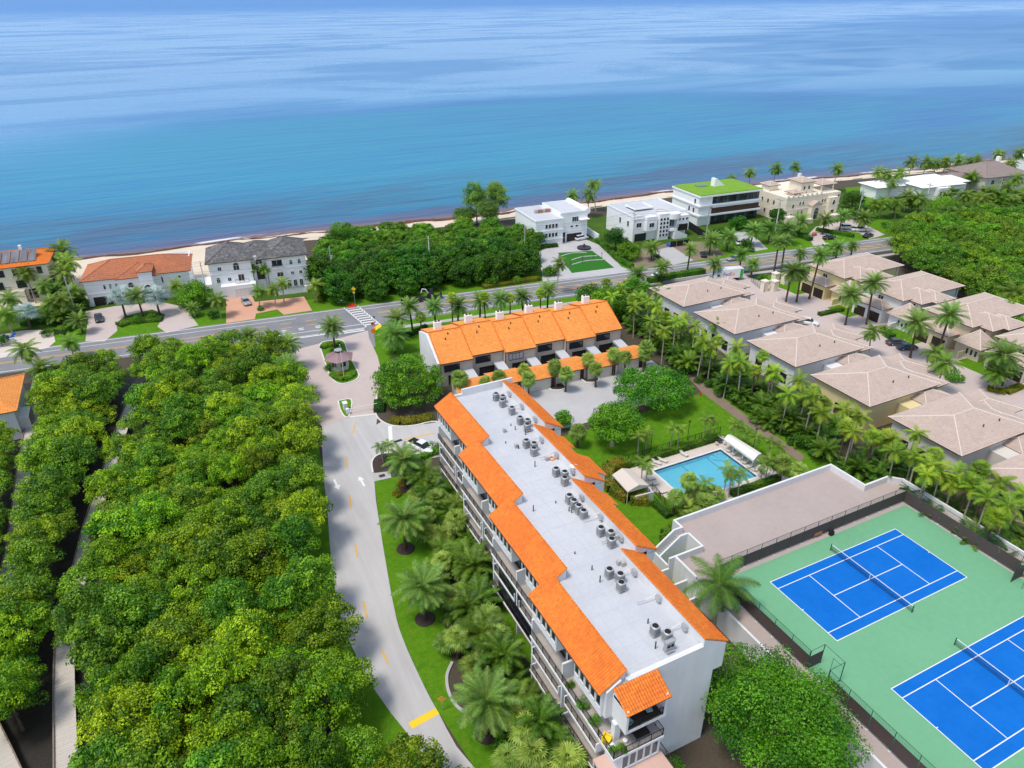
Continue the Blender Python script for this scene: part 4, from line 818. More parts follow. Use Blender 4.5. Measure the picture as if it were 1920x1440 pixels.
# far-left house with orange roof, edge of the picture
H = thing('orange_roofed_house', 'house with mottled orange hip roof at the left edge of the picture', 'house', (-109, 91.5, 0))
w_ = MB(); w_.box(0, 16.6, 0, 14.5, 0, 5.9); w_.box(14, 18.2, 1.5, 6, 0, 3.4); w_.build('wall', M['white'], H); roof_block(H, 0, 16.6, 0, 14.5, 6.0, .40, 'tile_orange2', 'tile_orange2')
window(H, (14.5, 0, 1), 1.2, 1.6, 0, 2, 1); window(H, (16.6, 5, 1), 1.2, 1.6, math.pi/2, 2, 1)
# ================================================================= HOUSES ALONG THE BEACH
RZ = -0.121
def flat_roof(parent, x0, x1, y0, y1, z, m='roofwhite', h=.35, wm='white2'):
    a = MB(); a.box(x0, x1, y0, y1, z-.02, z+.05); a.build('flat_roof', M[m], parent)
    p = MB(); t = .22
    p.box(x0-t, x1+t, y0-t, y0, z-.05, z+h); p.box(x0-t, x1+t, y1, y1+t, z-.05, z+h); p.box(x0-t, x0, y0, y1, z-.05, z+h); p.box(x1, x1+t, y0, y1, z-.05, z+h); p.build('parapet', M[wm], parent)
def walls(parent, boxes, m, name='wall'):
    w_ = MB()
    for b in boxes: w_.box(*b)
    return w_.build(name, M[m], parent)
HP = math.pi/2
# brick-red roof
H = thing('red_tiled_house', 'wide white house with brick red tiled roof behind the silver palms', 'house', (-82.5, 157.5, 0), RZ)
walls(H, [(0, 25.2, 0, 13, 0, 6.9), (8.5, 17, -1.4, .1, 0, 7.0), (13.4, 16.6, -2.4, -1.3, 0, 8.4), (-.2, 25.4, -.12, .02, 3.2, 3.35), (26, 30, 3, 10, 0, 1.2)], 'white2')
roof_block(H, 0, 25.2, 0, 13, 7.0, .42, 'tile_brick', 'tile_brick', k=2); roof_block(H, 8.5, 17, -1.4, 8, 7.1, .42, 'tile_brick', 'tile_brick', k=2); roof_block(H, 13.4, 16.6, -2.4, 3, 8.5, .5, 'tile_brick', 'tile_brick', ov=.3, k=2)
flat_roof(H, 5, 10, 5.8, 8.2, 9.0); flat_roof(H, 17, 25, 11, 15.5, 7.2)
for xx in (4.6, 6.0, 7.4): window(H, (xx, 0, 4.2), .55, .95, 0, 1, 1, 'frame_white', 'glass', arch=True)
window(H, (15, -2.4, 2.6), 1.7, 1.5, 0, 2, 1, 'frame_white', 'glass', arch=True); window(H, (18.5, 0, 4.3), .35, 1.6, 0, 1, 1); window(H, (11, -1.4, 4.4), 1.2, .7, 0, 2, 1, 'frame_white', 'glass', arch=True); window(H, (22.8, 0, 5.2), .5, .5, 0, 1, 1)
window(H, (4.4, 0, .05), 6.0, 2.2, 0, 6, 2, 'frame_dark', 'frame_dark', name='garage_door', bar=.1)
# grey roof
H = thing('grey_roofed_villa', 'three storey white villa with weathered grey hip roofs and a terracotta paved drive', 'house', (-52.6, 149.5, 0), RZ)
walls(H, [(0, 10.6, 0, 13, 0, 9.4), (14.6, 24.8, -.6, 13, 0, 9.4), (10.5, 14.7, 2.2, 13, 0, 9.4), (10.8, 14.4, 1.0, 2.2, 0, 6.0), (2.2, 11, -2.3, .1, 0, 3.4), (24.8, 25.6, -3.5, 8, 0, 1.6), (-.1, 10.7, -.1, .02, 6.2, 6.35), (14.5, 24.9, -.72, -.58, 6.2, 6.35)], 'white2')
roof_block(H, 0, 10.6, 0, 13, 9.5, .5, 'tile_grey', 'tile_grey', k=2); roof_block(H, 14.6, 24.8, -.6, 13, 9.5, .5, 'tile_grey', 'tile_grey', k=2); roof_block(H, 8, 17, 3.5, 13, 9.55, .45, 'tile_grey', 'tile_grey', k=2); roof_block(H, 12.6, 17.5, -1.2, 4, 9.52, .5, 'tile_grey', 'tile_grey', ov=.4, k=2)
for (xx, zz, w2, h2, ar) in ((2.6, 7.2, .8, .9, 0), (6.8, 6.9, 1.4, 1.3, 1), (1.8, 3.9, .8, 1.0, 1), (4.6, 4.1, .8, .9, 0), (7.6, 3.9, 1.4, 1.7, 0)): window(H, (xx, 0, zz), w2, h2, 0, 2, 1, 'frame_white', 'glass', arch=bool(ar))
for (xx, zz, w2, h2, ar) in ((17.2, 6.9, 2.6, 1.7, 0), (17.6, 4.0, 1.5, 1.1, 0), (20.8, 7.0, .7, .9, 1), (23.0, 7.0, .7, .9, 1), (20.8, 4.2, .7, .8, 0), (23, 4.2, .7, .8, 0), (19.6, .8, .8, 1.8, 0), (21.2, .8, .8, 1.8, 0), (22.8, .8, .8, 1.8, 0)): window(H, (xx, -.6, zz), w2, h2, 0, 2, 1, 'frame_white', 'glass', arch=bool(ar))
window(H, (12.6, 1.0, 3.3), 1.8, 2.4, 0, 2, 1, 'frame_dark', 'glass', arch=True); window(H, (12.6, 2.2, 7.2), 1.6, .6, 0, 2, 1, arch=True)
window(H, (8.0, -2.3, .05), 4.8, 2.4, 0, 4, 4, 'offwhite', 'frame_white', name='garage_door', bar=.05)
b_ = MB(); b_.box(6.0, 9.4, -1.1, 0, 3.5, 3.7); b_.box(15.8, 18.6, -1.5, -.6, 6.5, 6.7); b_.build('balcony', M['white2'], H)
r = MB(); railing(r, (6.0, -1.05), (9.4, -1.05), 3.7, .9, .3); railing(r, (15.8, -1.45), (18.6, -1.45), 6.7, .9, .3); r.build('railing', M['rail'], H)
g_ = thing('garden_wall', 'low white garden wall with dark gate along the terracotta drive', 'wall', (-37, 143.2, 0), RZ); walls(g_, [(0, 7, 0, .3, 0, 1.3), (-1.2, -.6, -.2, .5, 0, 1.8), (7, 7.6, -.2, .5, 0, 1.8)], 'white2', 'wall_panel'); r = MB(); railing(r, (0, -.05), (7, -.05), 1.3, .6, .3); r.build('railing', M['rail'], g_)
# orange roof with solar panels
H = thing('solar_roofed_house', 'three storey cream house with orange roof covered in grey solar panels at the left edge', 'house', (-119, 171, 0), RZ*.6)
walls(H, [(0, 28.5, 0, 13, 0, 9.6), (14, 22, -1.6, .1, 0, 3.4), (-.1, 28.6, -.14, .02, 3.3, 3.5), (-.1, 28.6, -.14, .02, 6.5, 6.7)], 'stone')
roof_block(H, 0, 28.5, 0, 13, 9.7, .33, 'tile_orange', 'tile_orange', k=2)
for i in range(9):
    s = MB(); xx = 8.5+i*2.0; s.add([(xx, .9, 10.5), (xx+1.75, .9, 10.5), (xx+1.75, 6.0, 12.2), (xx, 6.0, 12.2), (xx, .9, 10.42), (xx+1.75, .9, 10.42), (xx+1.75, 6.0, 12.12), (xx, 6.0, 12.12)], [(0, 1, 2, 3), (7, 6, 5, 4), (0, 4, 5, 1), (1, 5, 6, 2), (2, 6, 7, 3), (3, 7, 4, 0)]); s.build('solar_panel', M['solar'], H)
for xx in (11, 16.5, 22): c = MB(); c.box(xx, xx+.7, 6.6, 7.3, 11, 13.2); c.build('vent_stack', M['white2'], H)
for xx in (18, 21, 24, 26.6): window(H, (xx, 0, 7.1), 1.2, 1.9, 0, 1, 1, 'stone', 'glass')
for xx in (16.5, 21.6): window(H, (xx, 0, 3.9), 2.0, 1.9, 0, 2, 1, 'frame_dark', 'glass')
window(H, (23.6, 0, .6), 2.0, 2.0, 0, 2, 1, 'stone', 'glass', arch=True); window(H, (26.6, 0, .6), 1.0, 2.0, 0, 1, 1, 'stone', 'glass')
r = MB(); railing(r, (14.5, -.3), (19, -.3), 3.6, .9, .3); r.build('railing', M['rail'], H)
# white cubic house
H = thing('white_cubic_house', 'white modern house with stacked flat roofs and window strips beside the tall feathery tree', 'house', (44.2, 148.2, 0), RZ*.6)
walls(H, [(0, 9.4, 0, 17, 0, 8.2), (9.3, 19.0, 1.8, 16, 0, 9.3), (-.15, 9.55, -.15, .02, 4.8, 5.1), (-.15, 9.55, -.15, .02, 2.0, 2.2), (15.8, 19.2, .4, 1.9, 6.9, 7.1)], 'white2')
flat_roof(H, 0, 9.4, .1, 17, 8.2); flat_roof(H, 9.5, 19, 1.9, 16, 9.3)
bv = MB(); bv.tube([(19.0, y, 9.3) for y in (1.7, 16.1)], 1.0, 12); bv.build('rounded_eave', M['white2'], H)
for zz in (5.7, 2.8):
    for i in range(4): window(H, (3.6+i*1.15, 0, zz), .8, 1.3, 0, 1, 1, 'frame_white', 'glass')
window(H, (14.6, 1.8, 6.4), 2.2, 1.5, 0, 3, 1, 'frame_white', 'glass_blue')
for xx in (13.4, 15.2): window(H, (xx, 1.8, 4.6), .8, .6, 0, 1, 1)
window(H, (14.4, 1.8, .05), 5.2, 2.4, 0, 5, 2, 'frame_dark', 'frame_dark', name='garage_door', bar=.08); window(H, (10.4, 1.8, .1), 1.3, 3.0, 0, 1, 1, 'frame_dark', 'glass', name='door')
for i in range(5): a = MB(); a.obox((4.2+i*1.3, 9.5, 8.75), (.5, .6, .5)); a.build('roof_condenser', M['tile_brick' if i % 2 else 'metal'], H)
g_ = thing('boundary_wall', 'long stepped white boundary wall behind the white car beside the cubic house', 'wall', (65.5, 145, 0), RZ); walls(g_, [(0, .3, 0, 26, 0, 2.0), (-.06, .36, 0, 26.05, 2.0, 2.15)], 'white2', 'wall_panel')
# white house with curved bay
H = thing('white_curved_house', 'white modern house with curved bay, square glass openings and white outdoor stair, under repair', 'house', (74.6, 139.0, 0), RZ*.5)
walls(H, [(0, 20.4, 0, 17, 0, 7.9), (4.2, 8.0, -1.6, .1, 3.4, 8.0), (8.6, 12.4, -2.0, .1, 0, 8.6), (-.15, 20.55, -.14, .02, 7.2, 7.5), (15.6, 20.4, -1.6, .1, 2.2, 7.2)], 'white2')
cv = MB(); cv.prism([(12.2, .2)]+[(14.4+2.6*math.cos(t), -.6+2.4*math.sin(t)) for t in np.linspace(math.pi, 2*math.pi, 12)]+[(17, .2)], 6.6, 8.3); cv.prism([(12.6, .2)]+[(14.4+2.2*math.cos(t), -.5+2.0*math.sin(t)) for t in np.linspace(math.pi, 2*math.pi, 12)]+[(16.8, .2)], 2.6, 3.5); cv.build('curved_bay', M['white2'], H)
for xx in (12.6, 16.3): cc = MB(); cc.cyl(xx, -1.5, 3.5, 6.6, .22, 10); cc.build('column', M['white2'], H)
flat_roof(H, .1, 20.3, .2, 17, 7.95, h=.4); flat_roof(H, 4.2, 11, 6, 12, 8.6)
ring = MB(); ring.tube([(12.6+1.9*math.cos(t), 3.4+1.6*math.sin(t), 8.3) for t in np.linspace(0, 2*math.pi, 17)], .14, 6); ring.build('roof_ring', M['offwhite'], H)
for ix in range(3):
    for iz in range(5): window(H, (9.3+ix*1.2, -2.0, 1.2+iz*1.3), .75, .85, 0, 1, 1, 'frame_white', 'glass')
for xx in (2.2, 6.0): window(H, (xx, 0 if xx < 4 else -1.6, 4.6), 1.8, 1.4, 0, 2, 1, 'frame_white', 'glass')
for xx in (16.6, 18, 19.4): window(H, (xx, -1.6, 5.6), .7, .8, 0, 1, 1, 'frame_white', 'glass')
window(H, (14.4, 0, 3.6), 2.8, 2.6, 0, 3, 1, 'frame_white', 'glass_blue'); window(H, (18, -1.6, 2.3), 3.8, 2.0, 0, 4, 2, 'frame_dark', 'frame_dark', name='garage_door', bar=.08); window(H, (3.0, 0, .1), 4.2, 2.3, 0, 4, 2, 'frame_dark', 'glass', name='garage_door')
for yy in (3, 8): window(H, (0, yy, 4.4), 1.0, 1.8, -HP, 1, 1)
st = thing('outdoor_stair', 'white curving outdoor stair in front of the curved white house', 'stair', (88.6, 136.2, 0), RZ*.5)
for i in range(12): s = MB(); s.box(0+i*.42, .42+i*.42, -1.1, 1.1, 0, 2.3-i*.19); s.build('step', M['white2'], st)
for sy in (-1.2, 1.1): s = MB(); s.prism_y([(0, 0), (5.0, 0), (5.0, 1.0), (0, 3.3)], sy, sy+.14); s.build('side_wall', M['white2'], st)
fb = thing('site_hoarding', 'black mesh hoarding around the building site in front of the white houses', 'fence', (82, 128.8, 0), RZ)
for i in range(3): s = MB(); s.box(i*2.4+.03, i*2.4+2.37, 0, .06, .1, 1.9); s.build('panel', M['black'], fb)
for i in range(4): s = MB(); s.box(i*2.4-.03, i*2.4+.03, -.06, .0, 0, 2.0); s.build('post', M['galv'], fb)
fb = thing('site_hoarding', 'tall black hoarding along the flank of the green roofed villa', 'fence', (97.5, 130.5, 0), RZ+1.45)
for i in range(6): s = MB(); s.box(i*2.4+.03, i*2.4+2.37, 0, .06, .1, 2.6); s.build('panel', M['black'], fb)
# green roof
H = thing('green_roofed_villa', 'dark glazed modern villa with bright green planted roof and white slab edges', 'house', (104.8, 143.0, 0), RZ*.5)
walls(H, [(0, 5.5, .8, 16.5, 0, 10.6), (5.4, 25.4, 2.2, 16.5, 0, 10.4)], 'white2')
sl_ = MB()
for z in (3.3, 6.6, 9.9): sl_.box(-.3, 26.0, -.2, 17, z, z+.55)
sl_.box(5.2, 26, -.1, .2, 6.0, 6.62); sl_.build('floor_slab', M['white2'], H)
for (z, m_) in ((7.15, 'glass'), (3.85, 'slats'), (.9, 'glass')):
    if m_ == 'slats':
        for i in range(20): s = MB(); s.box(5.6+i*1.0, 6.56+i*1.0, .5, .7, z, z+2.75); s.build('cladding_panel', M['slats'], H)
    else:
        for i in range(14): window(H, (6.3+i*1.42, .9, z+.05), 1.28, 2.6 if z > 2 else 2.3, 0, 1, 1, 'frame_dark', 'glass_blue' if i % 3 == 1 else 'glass', bar=.05)
ga = MB(); ga.box(5.5, 25.4, 1.0, 2.3, .0, 10.3); ga.build('back_wall', M['frame_dark'], H)
gr = MB(); gr.box(-.2, 25.9, 0, 16.8, 10.45, 10.72); gr.build('planted_roof', M['greenroof'], H)
hd = MB(); hd.add([(12.0, 9, 10.7), (16.5, 9, 10.7), (12.0, 9, 13.4), (12.9, 9, 13.4), (12.0, 11.2, 10.7), (16.5, 11.2, 10.7), (12.0, 11.2, 13.4), (12.9, 11.2, 13.4)], [(0, 1, 3, 2), (4, 6, 7, 5), (0, 4, 5, 1), (1, 5, 7, 3), (2, 3, 7, 6), (0, 2, 6, 4)]); hd.build('stair_head', M['white2'], H)
sk = MB(); sk.box(6.5, 10.5, 10.5, 13, 10.72, 10.9); sk.build('skylight', M['glass_blue'], H)
for yy, zz in ((3, 7.4), (6, 4.3), (3.4, 4.3), (8, .8)): window(H, (0, yy, zz), .8, 1.6, -HP, 1, 1)
# beige mansion
H = thing('stone_mansion', 'large cream stone mansion with square tower and small pink tiled roofs', 'house', (134.2, 133.0, 0), RZ*.4)
walls(H, [(0, 24.5, 0, 20, 0, 8.6), (8.5, 14.0, 3, 9, 8.4, 12.6), (1.5, 5.5, 11, 15, 8.4, 10.4), (17.5, 23.5, 2.5, 8.5, 8.4, 8.9), (10.4, 14.6, -1.8, .1, 0, 5.4), (18.6, 22.6, -1.3, .1, 0, 7.2), (0, 3, -2.4, .1, 0, 2.4), (-.2, 24.7, -.16, .02, 4.2, 4.45), (2, 9, -4.5, -2, 0, 1.6), (15, 24, -4.0, -1.4, 0, 1.4)], 'stone')
for i in range(8): c = MB(); c.box(.2+i*2.1, 1.0+i*2.1, -.12, .3, 8.6, 9.3); c.build('merlon', M['stone'], H)
roof_block(H, 8.5, 14, 3, 9, 12.6, .35, ov=.6, k=2); roof_block(H, 1.5, 5.5, 11, 15, 10.5, .4, ov=.6, k=2); roof_block(H, 17.5, 23.5, 2.5, 8.5, 11.0, .36, ov=.5, k=2); roof_block(H, 3.8, 7.6, 1.5, 5, 9.6, .36, ov=.5, k=2)
walls(H, [(4.2, 7.2, 2, 4.6, 8.5, 9.6), (10.7, 11.7, 7, 8, 13, 14.6)], 'stone', 'turret')
for (xx, yy) in ((17.8, 2.8), (23.2, 2.8), (17.8, 8.2), (23.2, 8.2)): c = MB(); c.cyl(xx, yy, 8.8, 11.0, .25, 8); c.build('column', M['stone'], H)
pd = MB(); pd.prism_y([(10.0, 5.4), (15.0, 5.4), (12.5, 6.9)], -2.2, .1); pd.build('pediment', M['tile_pink'], H)
for (xx, yy, zz, w2, h2, ar) in ((9.9, 3, 10.0, .7, 1.2, 0), (12, 3, 10.0, .7, 1.2, 0), (11.2, 3, 8.7, .5, .4, 1), (12.5, -1.8, .4, 2.0, 3.0, 1), (20.6, -1.3, 4.6, 1.0, 1.2, 1), (20.6, -1.3, 1.2, 1.6, 1.6, 0), (7.6, 0, 5.6, .7, .9, 1), (6.2, 0, 5.6, .7, .9, 1), (16.4, 0, 5.6, .7, .9, 1), (17.6, 0, 5.6, .7, .9, 1), (7.6, 0, 2.4, .7, 1.0, 1), (5.9, 0, 2.4, .7, 1.0, 1), (3.2, 0, 4.8, .8, 1.3, 0), (2.9, 0, 1.4, .8, 1.5, 0), (23.6, 0, 6.0, .8, 1.4, 1), (5.0, 2, 8.8, .5, .5, 1), (6.2, 2, 8.8, .5, .5, 1)): window(H, (xx, yy, zz), w2, h2, 0, 1, 1, 'stone', 'glass', arch=bool(ar))
for yy in (3, 6, 9, 12): window(H, (0, yy, 5.2), .8, 1.4, -HP, 1, 1, 'stone', 'glass'); window(H, (0, yy+1, 1.6), .8, 1.4, -HP, 1, 1, 'stone', 'glass')
# houses farther down the beach
H = thing('white_roofed_beach_house', 'low beach house with bright white hipped metal roof among palms', 'house', (203, 131.5, 0), RZ)
walls(H, [(0, 20, 0, 15, 0, 4.9), (20, 27, 4, 13, 0, 4.5), (6, 12, -2.2, .1, 0, 4.8)], 'white2'); roof_block(H, 0, 20, 0, 15, 5.0, .34, 'white2', 'white2', k=2, amp=.02); roof_block(H, 16, 27, 4, 13, 4.6, .34, 'white2', 'white2', k=2, amp=.02); roof_block(H, -14, 4, 8, 17, 4.4, .3, 'white2', 'white2', k=2, amp=.02)
walls(H, [(-14, 1, 8.4, 16.6, 0, 4.3)], 'white2', 'side_wing')
for xx in (7.2, 9, 10.8): window(H, (xx, -2.2, .6), 1.0, 2.8, 0, 1, 1)
for xx in (14.5, 17.5): window(H, (xx, 0, 1.2), 1.4, 2.0, 0, 2, 1)
H = thing('brown_roofed_beach_house', 'beach house with brown shingle hip roof and white chimney, far along the shore', 'house', (236, 128.5, 0), RZ)
walls(H, [(0, 22, 0, 18, 0, 5.9), (22, 28, 2, 10, 0, 4.5)], 'offwhite'); roof_block(H, 0, 22, 0, 18, 6.0, .42, 'shingle', 'shingle', k=1); roof_block(H, 14, 28, 2, 11, 4.6, .4, 'shingle', 'shingle', k=1); roof_block(H, -8, 5, 6, 16, 4.4, .3, 'shingle', 'shingle', k=1)
walls(H, [(-8, .1, 6.4, 15.6, 0, 4.3)], 'offwhite', 'side_wing'); c = MB(); c.box(14, 15.4, 8, 9.4, 8, 11.6); c.build('chimney', M['white2'], H)
for xx in (4, 9, 15, 19): window(H, (xx, 0, 3.2), 1.6, 1.6, 0, 2, 1)
H = thing('pale_beach_house', 'farthest beach house with pale roof in the upper right corner', 'house', (290, 135, 0), RZ)
walls(H, [(0, 26, 0, 16, 0, 5.6)], 'white2'); roof_block(H, 0, 26, 0, 16, 5.7, .36, 'white2', 'white2', k=1)
for xx in (4, 9, 15, 21): window(H, (xx, 0, 2.6), 1.8, 1.6, 0, 2, 1)
H = thing('corner_beach_house', 'cream beach house behind trees at the right edge, below the white roofed house', 'house', (262, 100, 0), RZ)
walls(H, [(0, 18, 0, 12, 0, 5.0)], 'offwhite'); roof_block(H, 0, 18, 0, 12, 5.1, .36, 'roofwhite', 'roofwhite', k=1)
for xx in (4, 9, 14): window(H, (xx, 0, 2.2), 1.6, 1.6, 0, 2, 1)

# ================================================================= GARAGE DECK AND TENNIS COURTS
ZD = 3.2
DK = thing('garage_deck', 'raised garage with pinkish brown roof deck and white parapet walls', 'garage', (12, -20, 0))
poly = [(-4.2, 14.9), (27.0, 14.9), (27.3, 8.5), (32.3, 8.5), (33.9, 6.9), (33.9, -62), (-8.8, -62), (-8.8, 8.7), (-4.2, 8.7)]
d = MB(); d.prism(poly, 0, ZD); d.build('slab', M['deck'], DK, True)
pp = [(-8.8, -62), (-8.8, 4.5)]; p3 = [(-8.8, 4.4), (-8.8, 8.5)]; p4_ = [(-4.2, 11.6), (-4.2, 8.7), (-9.7, 8.7)]; p2 = [(-4.2, 13.2), (-4.2, 14.9), (27.0, 14.9), (27.3, 8.5), (32.3, 8.5), (33.9, 6.9), (33.9, -62)]
def wallrun(parent, pts, z0, z1, t, m, name, cap=None):
    for i in range(len(pts)-1):
        a, b = np.array(pts[i], float), np.array(pts[i+1], float); Ln = np.linalg.norm(b-a); dd = (b-a)/Ln; c = (a+b)/2; rz = math.atan2(dd[1], dd[0])
        w_ = MB(); w_.obox((c[0], c[1], (z0+z1)/2), (Ln/2+t/2-.003*(i % 2), t/2-.004*(i % 2), (z1-z0)/2-.002*(i % 2)), rz); w_.build(name, M[m], parent, True)
wallrun(DK, p2, 0, ZD+1.05, .32, 'white', 'parapet'); wallrun(DK, pp, 0, ZD+.42, .30, 'white', 'parapet'); wallrun(DK, p3, 0, ZD+1.04, .30, 'white', 'parapet'); wallrun(DK, p4_, 0, ZD+1.06, .30, 'white', 'parapet')
sc_ = sheet('tennis_court_surface', [(-6.2, 3.1), (29.9, 3.1), (29.9, -62), (-6.2, -62)], ZD+.008, 'court_green')
for (j, yo) in enumerate((0, -18.5)):
    bl = MB(); bl.quad((-.0, yo-10.97, ZD+.016), (23.77, yo-10.97, ZD+.016), (23.77, yo, ZD+.016), (0, yo, ZD+.016)); o = bl.build('blue_court', M['court_blue'], sc_)
    ln = MB(); z = ZD+.022
    def lr(x0, x1, y0, y1): ln.quad((x0, yo-y1, z), (x1, yo-y1, z), (x1, yo-y0, z), (x0, yo-y0, z))
    w_ = .055; F_ = lambda v: (v-w_, v+w_)
    for y in (0, 10.97): lr(-w_, 23.77+w_, *F_(y))
    for x in (0, 23.77): ln.quad((x-w_, yo-10.97+w_, z), (x+w_, yo-10.97+w_, z), (x+w_, yo-w_, z), (x-w_, yo-w_, z))
    z += .003
    for y in (1.37, 9.6): lr(w_, 23.77-w_, *F_(y))
    z += .003
    for x in (5.485, 18.285): lr(*F_(x), 1.37+w_, 9.6-w_)
    z += .003; lr(5.485+w_, 18.285-w_, *F_(5.485)); lr(w_, .25, *F_(5.485)); lr(23.52, 23.77-w_, *F_(5.485))
    ln.build('court_lines', M['paint'], sc_)
    nt = thing('tennis_net', f'tennis net with white band on green posts, {"far court by the deck" if j == 0 else "near court at the lower right"}', 'net', (11.885, yo-5.485, ZD+.02), 0, 'tennis nets')
    for sy in (-1, 1): p = MB(); p.cyl(0, sy*6.4, 0, 1.12, .07, 8); p.build('post', M['green_metal'], nt)
    g = MB(); ny = 60
    for i in range(int(12.8/.16)+1): y = -6.4+i*.16; g.box(-.006, .006, y-.007, y+.007, .03, .98)
    for i in range(7): zz = .06+i*.15; g.box(-.007, .007, -6.4, 6.4, zz-.008, zz+.008)
    g.build('netting', M['black'], nt); b = MB(); b.box(-.03, .03, -6.4, 6.4, .95, 1.03); b.build('head_band', M['paint'], nt); b = MB(); b.box(-.035, .035, -.035, .035, .01, .95); b.build('centre_strap', M['paint'], nt)
def court_fence(label, a, b, n, zb=ZD, h=3.0, sc0=.25, sc1=2.15, name='court_fence'):
    a = np.array(a, float); b = np.array(b, float); rz = math.atan2(*(b-a)[::-1]); Ln = np.linalg.norm(b-a); t = thing(name, label, 'fence', (a[0], a[1], zb), rz); s = Ln/n
    pm = MB(); pm.cyl(0, 0, 0, h, .045, 6); pm = pm.mesh('post', M['green_metal']); sm = MB(); sm.box(.06, s-.06, -.02, .0, sc0, sc1); sm = sm.mesh('windscreen', M['screen'])
    wm = MB(); fine = .16
    k = int((h-sc1)/fine)+1
    for i in range(k): wm.box(0, s, -.006, .006, sc1+i*fine, sc1+i*fine+.012)
    for i in range(int(s/.22)): wm.box(i*.22, i*.22+.012, -.006, .006, sc1, h)
    wm.tube([(0, 0, h), (s, 0, h)], .03, 5); wm.box(0, .02, -.006, .006, .1, h); wm.tube([(0, 0, .12), (s, 0, .12)], .02, 4)
    wm = wm.mesh('chain_link', M['green_metal']); fm = MB(); fm.box(-.12, .12, -.12, .12, 0, .06); fm = fm.mesh('post_foot', M['kerb'])
    for i in range(n+1):
        p = link('post', pm, t, (i*s, 0, 0)); link('post_foot', fm, p)
        if i < n: link('windscreen', sm, t, (i*s, 0, 0)); link('chain_link', wm, t, (i*s, 0, 0))
court_fence('dark screened tennis court fence facing the brown deck', (-6.2, 3.75), (30.2, 3.75), 14)
court_fence('dark screened tennis court fence along the tall palms', (30.2, 3.75), (30.2, -13.5), 6)
court_fence('dark screened fence of the near tennis court, right of its net', (30.2, -17.5), (30.2, -60), 15)
court_fence('green wire fence between the royal palm and the gate recess', (-6.4, -12.4), (-6.4, 3.75), 6)
court_fence('green wire fence at the bottom of the picture, below the gate recess', (-6.6, -60), (-6.6, -15.2), 16)
for (x, y, s_, lb) in ((-6.5, -13.8, 1, 'left fence beside the big tree'), (30.2, -15.5, -1, 'right fence by the palms')):
    t = thing('court_gate', f'green wire gate recess in the {lb}', 'gate', (x, y, ZD)); w2, dpt = 1.4, 2.2*s_
    for (px_, py_) in ((0, w2), (0, -w2), (dpt, w2), (dpt, -w2)): p = MB(); p.cyl(px_, py_, 0, 3.0, .05, 6); p.build('post', M['green_metal'], t)
    for py_ in (w2, -w2): s = MB(); s.box(min(0, dpt), max(0, dpt), py_-.01, py_+.01, .2, 2.1) if py_ > 0 else None; s.tube([(0, py_, 3), (dpt, py_, 3)], .03, 5); s.tube([(0, py_, .15), (dpt, py_, .15)], .03, 5); s.build('side_screen', M['screen'] if py_ > 0 else M['green_metal'], t)
    s = MB(); s.tube([(dpt, -w2, 3), (dpt, w2, 3)], .03, 5); s.tube([(dpt, -w2, .1), (dpt, -w2, 2.2), (dpt, 0, 2.2), (dpt, 0, .1)], .03, 5); s.build('gate_frame', M['green_metal'], t)
# court furniture
q = at(1530, 1006, ZD); chair_box('wooden_bench', 'orange brown wooden bench on the green court by the fence', 'bench', 'orange' if 0 else 'tile_brick', LEG4(.6, .2, .4)+[(-.7, .7, -.25, .25, .4, .46), (-.7, .7, .2, .26, .46, .9)], (q[0], q[1], ZD+.012), math.pi)
q = at(1558, 1003, ZD); mb = MB(); mb.obox((0, 0, .35), (.3, .25, .35)); mb.obox((.1, 0, .8), (.06, .05, .5), 0, .3); o = mb.build('court_roller', M['black']); o.location = (q[0], q[1], ZD+.012); tag(o, 'black ball hopper with upright handle on the court beside the bench', 'ball hopper')
# stair from the lawn up to the deck
ST = thing('deck_stair', 'white walled outdoor stair between the lawn and the garage deck', 'stair', (-7.5, 12.4, 0))
for i in range(12): s = MB(); s.box(-5.75-i*.35, -5.40-i*.35, 11.9, 13.05, 0, 2.96-.245*i); s.build('step', M['metal'], ST, True)
s = MB(); s.box(-5.4, -4.1, 11.9, 13.05, 0, ZD-.01); s.build('landing', M['deck'], ST, True)
for ya in (11.62, 13.06): s = MB(); s.prism_y([(-10.3, 0), (-4.36, 0), (-4.36, 4.24), (-5.6, 4.24), (-9.6, 1.35), (-10.3, 1.35)], ya, ya+.27); s.build('side_wall', M['white'], ST, True)
s = MB(); s.box(-10.0, -9.72, 8.86, 11.61, 0, 3.0); s.build('end_wall', M['white'], ST, True)
WL2 = thing('service_wall', 'white walls of the open light wells between the block and the tennis deck', 'wall', (-11, -4, 0))
for b in ((-12.6, -12.3, -3.0, 8.7, 0, 2.6), (-12.3, -8.96, 5.6, 5.88, 0, 2.6), (-12.3, -8.96, 2.6, 2.88, 0, 2.55), (-12.3, -9.86, 8.42, 8.7, 0, 2.62)): s = MB(); s.box(*b); s.build('wall_panel', M['white'], WL2, True)
pv = sheet('service_path', [(-14.2, 5), (-12.7, 5), (-12.7, -30), (-8.4, -30), (-8.4, -60), (-14.2, -60)], .01, 'mulch')

